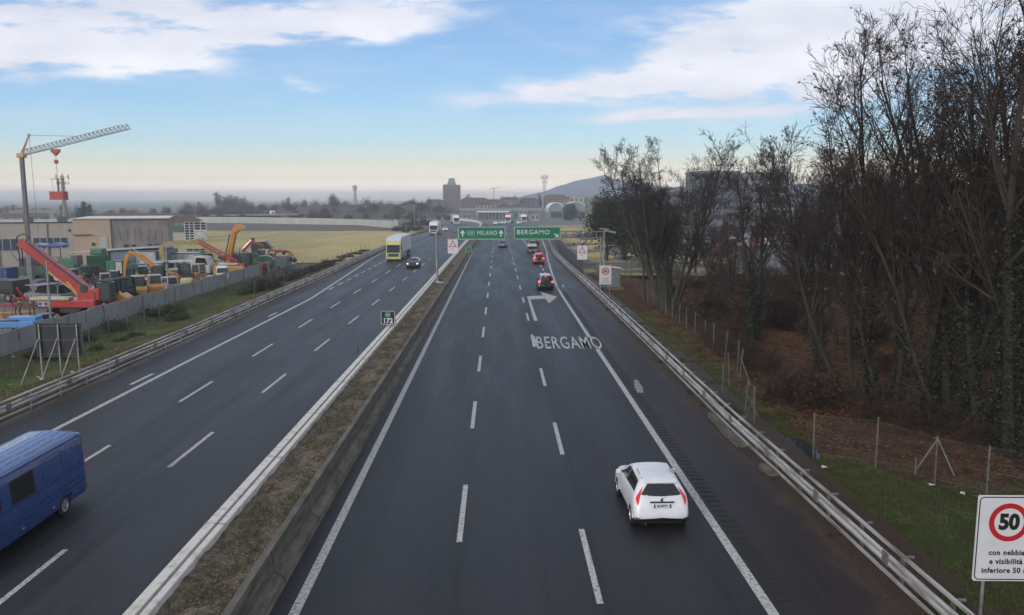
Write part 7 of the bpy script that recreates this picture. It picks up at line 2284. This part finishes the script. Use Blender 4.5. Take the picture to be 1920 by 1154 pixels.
# hazy bare trees on the skyline, several kinds copied along it
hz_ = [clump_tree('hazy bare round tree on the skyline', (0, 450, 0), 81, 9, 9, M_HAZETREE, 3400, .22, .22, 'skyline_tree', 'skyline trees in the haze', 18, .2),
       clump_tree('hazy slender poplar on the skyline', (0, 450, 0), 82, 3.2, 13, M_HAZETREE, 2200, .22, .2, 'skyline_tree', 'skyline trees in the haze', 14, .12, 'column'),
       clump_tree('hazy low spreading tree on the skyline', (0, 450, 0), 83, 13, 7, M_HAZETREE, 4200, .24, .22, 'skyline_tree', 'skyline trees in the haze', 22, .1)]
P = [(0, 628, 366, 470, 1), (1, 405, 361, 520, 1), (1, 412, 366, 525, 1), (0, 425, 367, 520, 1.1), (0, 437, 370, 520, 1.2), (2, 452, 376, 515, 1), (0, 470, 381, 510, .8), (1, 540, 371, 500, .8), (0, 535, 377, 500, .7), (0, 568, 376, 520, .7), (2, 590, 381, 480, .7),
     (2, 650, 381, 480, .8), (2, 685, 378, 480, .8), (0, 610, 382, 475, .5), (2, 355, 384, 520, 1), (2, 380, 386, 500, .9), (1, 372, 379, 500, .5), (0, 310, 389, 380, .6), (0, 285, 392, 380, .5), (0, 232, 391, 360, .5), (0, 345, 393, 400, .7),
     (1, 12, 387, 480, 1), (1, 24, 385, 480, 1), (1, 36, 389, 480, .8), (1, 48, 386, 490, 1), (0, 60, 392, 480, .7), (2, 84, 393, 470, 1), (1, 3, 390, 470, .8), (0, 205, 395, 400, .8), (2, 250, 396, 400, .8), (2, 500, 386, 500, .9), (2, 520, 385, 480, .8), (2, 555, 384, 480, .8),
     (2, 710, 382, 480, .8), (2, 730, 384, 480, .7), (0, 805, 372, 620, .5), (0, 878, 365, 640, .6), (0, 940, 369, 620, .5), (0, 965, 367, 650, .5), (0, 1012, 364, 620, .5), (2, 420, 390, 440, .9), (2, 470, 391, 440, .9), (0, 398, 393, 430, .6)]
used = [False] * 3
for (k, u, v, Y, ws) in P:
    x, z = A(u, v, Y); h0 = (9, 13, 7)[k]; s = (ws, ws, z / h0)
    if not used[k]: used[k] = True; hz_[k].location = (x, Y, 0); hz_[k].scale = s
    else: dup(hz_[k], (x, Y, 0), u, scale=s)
# shrubs on the embankment and along the far roadside
sh = clump_tree('low brown shrub on the far embankment', (0, 420, 0), 91, 6, 3, M_TWIG2, 700, .3, .1, 'roadside_shrub', 'shrubs on the far embankment', 12, .0, cat='shrub')
r7 = random.Random(4); first = True
for i in range(85):
    if i < 60:
        u = r7.uniform(330, 860); Y = r7.uniform(395, 460); x = A(u, 400, Y)[0]; zb_ = max(0, (Y - 425) / 45 * 6) if u > 420 else .5; s = r7.uniform(.6, 1.4)
    else: Y = r7.uniform(250, 330); x = -26 - r7.uniform(0, 9); zb_ = 0; s = r7.uniform(.3, .7)
    if first: sh.location = (x, Y, zb_); first = False
    else: dup(sh, (x, Y, zb_), r7.uniform(0, 6), scale=s)
# brambles along the left verge fence and the field fence
br = clump_tree('dark bramble mound by the left verge fence', (-26.4, 88, 0), 93, 3.0, 1.3, M_TWIG, 2600, .09, .03, 'bramble', 'brambles by the left fences', 16, .0, cat='shrub')
gb = clump_tree('green weedy mound in the left verge', (-28.5, 70, 0), 94, 2.4, .7, pm('weed_leaves', (.045, .075, .020), .9, .3, 3, col2=(.025, .040, .012)), 2200, .07, .02, 'weed_mound', 'weedy mounds in the left verge', 14, .0, cat='plant')
for i in range(24):
    q_ = 1.0 if i < 12 else .55
    dup(br, (-26.4 + r7.uniform(-1.0, .4), 88 + i * 3.0 + r7.uniform(-1, 1), -.05), r7.uniform(0, 6), scale=(r7.uniform(.5, .9) * q_, r7.uniform(.7, 1.3), r7.uniform(.4, .8) * q_))
for i in range(16): dup(gb, (r7.uniform(-31.2, -27.4), r7.uniform(50, 112), verge_z(-28, 60) - .05), r7.uniform(0, 6), scale=r7.uniform(.4, 1.0))

# ================================================================ GROUND COVER
def blades(name, pts, h, w, mat, seed, lean=.5, label='grass', cat='grass'):
    rs = np.random.RandomState(seed); n = len(pts); P = np.asarray(pts)
    a = rs.uniform(0, 2 * np.pi, n); s = rs.uniform(.5, 1.3, n)
    side = np.stack([np.cos(a), np.sin(a), np.zeros(n)], 1) * (w * s)[:, None]
    tip = P + np.stack([rs.normal(size=n) * lean * h, rs.normal(size=n) * lean * h, h * s], 1)
    V = np.stack([P - side, P + side, tip], 1).reshape(-1, 3)
    o = npmesh(name, V, np.arange(3 * n).reshape(n, 3), mat); return tag(o, label, cat, kind='stuff')


def scatter(n, fx, seed):
    rs = np.random.RandomState(seed); out = []
    while len(out) < n:
        p = fx(rs)
        if p is not None: out.append(p)
    return out


M_BL1 = pm('blade_green', (.080, .100, .034), .9, .2, .8, col2=(.072, .060, .030), lo=.4, hi=.6)
M_BL2 = pm('blade_straw', (.16, .125, .055), .9, .2, .8, col2=(.06, .075, .026), lo=.42, hi=.6)


def f1(rs):
    y = rs.uniform(12, 31); x = rs.uniform(10.7, 20)
    if mnoise.noise(Vector((x * .5, y * .5, 2))) < -.25 + rs.uniform(-.2, .2): return None
    if x > 17.3 + (31 - y) * .5: return None
    return (x, y, rz(x, y))
blades('grass', scatter(52000, f1, 1), .085, .009, M_BL1, 1, .5, 'short green grass between the guardrail and the wood near the fog sign')
def f2(rs):
    y = rs.uniform(34, 72); x = rs.uniform(10.7, 14.4)
    if mnoise.noise(Vector((x * .5, y * .4, 2))) < -.1 + rs.uniform(-.2, .2): return None
    return (x, y, rz(x, y))
blades('grass', scatter(20000, f2, 2), .10, .013, M_BL2, 2, .5, 'patchy straw-green grass strip along the guardrail farther up the road')
def f3(rs):
    y = rs.uniform(34, 120) ; x = rs.uniform(-31.5, -23.0)
    if mnoise.noise(Vector((x * .4, y * .3, 5))) < -.15 + rs.uniform(-.2, .2): return None
    return (x, y, verge_z(x, y))
blades('grass', scatter(42000, f3, 3), .14, .018, M_BL2, 3, .5, 'straw and green grass on the left verge')
def f4(rs):
    y = 9 + 110 * rs.uniform() ** 1.6; x = rs.uniform(-7.6, -6.15)
    if mnoise.noise(Vector((x * 1.2, y * .7, 8))) < -.02 + rs.uniform(-.15, .1): return None
    return (x + driftb(y), y, med_z(x + driftb(y), y))
blades('grass', scatter(40000, f4, 4), .09, .009, M_BL1, 4, .7, 'tufts of weeds and moss growing in the median soil')


def chips(name, pts, s, mat, seed, label, cat):
    rs = np.random.RandomState(seed); n = len(pts); P = np.asarray(pts); q = s * rs.uniform(.4, 1.3, (n, 1, 1))
    T = np.array([[1, 0, -.3], [-.5, .87, -.3], [-.5, -.87, -.3], [0, 0, .55]])
    a = rs.uniform(0, 6.28, n); ca, sa = np.cos(a), np.sin(a)
    B = np.stack([T[None, :, 0] * ca[:, None] - T[None, :, 1] * sa[:, None], T[None, :, 0] * sa[:, None] + T[None, :, 1] * ca[:, None], np.broadcast_to(T[None, :, 2], (n, 4))], -1) * q
    V = (P[:, None, :] + B).reshape(-1, 3); F = (np.array([[0, 1, 3], [1, 2, 3], [2, 0, 3]])[None] + 4 * np.arange(n)[:, None, None]).reshape(-1, 3)
    o = npmesh(name, V, F, mat); return tag(o, label, cat, kind='stuff')


def f5(rs):
    y = 9 + 90 * rs.uniform() ** 1.5; x = rs.uniform(-7.7, -6.1); return (x + driftb(y), y, med_z(x, y) + .01)
chips('gravel', scatter(9000, f5, 5), .034, pm('pale_gravel', (.34, .28, .23), .9, .3, 40, col2=(.13, .10, .08), lo=.42, hi=.58), 5, 'loose pale gravel stones on the median soil', 'gravel')
def f6(rs):
    y = 22 + 85 * rs.uniform() ** 1.4; x = rs.uniform(13, 20 + y * .45)
    if y < 30 and x < 17: return None
    return (x, y, rz(x, y) + .03)
rs_ = np.random.RandomState(6); C = np.array(scatter(60000, f6, 6)); v, q = leafquads(rs_, C, .08, .65); v[:, 2] = v[:, 2] * .35 + np.repeat(C[:, 2], 4) * .65
o = npmesh('fallen_leaves', v, q, pm('fallen_leaf', (.17, .080, .045), .9, .3, 9, col2=(.045, .022, .014), lo=.42, hi=.58)); tag(o, 'fallen brown leaves covering the floor of the wood', 'leaves', kind='stuff')
def f7(rs):
    y = rs.uniform(12, 75); x = 10.25 + rs.normal() * .28; return (x, y, .015)
C = np.array(scatter(6000, f7, 7)); v, q = leafquads(rs_, C, .035, .7); v[:, 2] = np.abs(v[:, 2] - .015) * .3 + .008
o = npmesh('debris', v, q, pm('rail_debris', (.16, .10, .06), .9, .3, 30, col2=(.04, .025, .018), lo=.42, hi=.58)); tag(o, 'dead leaves and grit gathered under the outbound guardrail', 'debris', kind='stuff')

# broken concrete kerb blocks under the rail
for k, (x, y, w, l, rr_) in enumerate(((9.92, 32.6, .45, 2.3, 2), (9.95, 35.0, .45, 2.2, 0), (10.0, 28.4, .35, .8, 12))):
    o = MB().box((0, 0, .10), (w, l, .26), rz=R(rr_)).build('concrete_block', M_CONCO, None, bevel=.02, loc=(x, y, 0))
    tag(o, ['concrete kerb block under the guardrail beside the ditch', 'next concrete kerb block under the guardrail, just past the ditch', 'small broken concrete lump under the guardrail before the ditch'][k], 'kerb block')

# ================================================================ HAZE
m, n, l, b = newmat('haze_air')
n.remove(b)
vol = n.new('ShaderNodeVolumePrincipled'); vol.inputs['Density'].default_value = .00062
vol.inputs['Color'].default_value = (.985, .99, 1.0, 1); vol.inputs['Anisotropy'].default_value = .72
l.new(vol.outputs[0], n['Material Output'].inputs['Volume'])
o = MB().box((0, 2000, 23.5), (9000, 4400, 53)).build('haze', m)
tag(o, kind='stuff'); o['label'] = 'thin pale winter haze over the whole landscape'; o['category'] = 'haze'
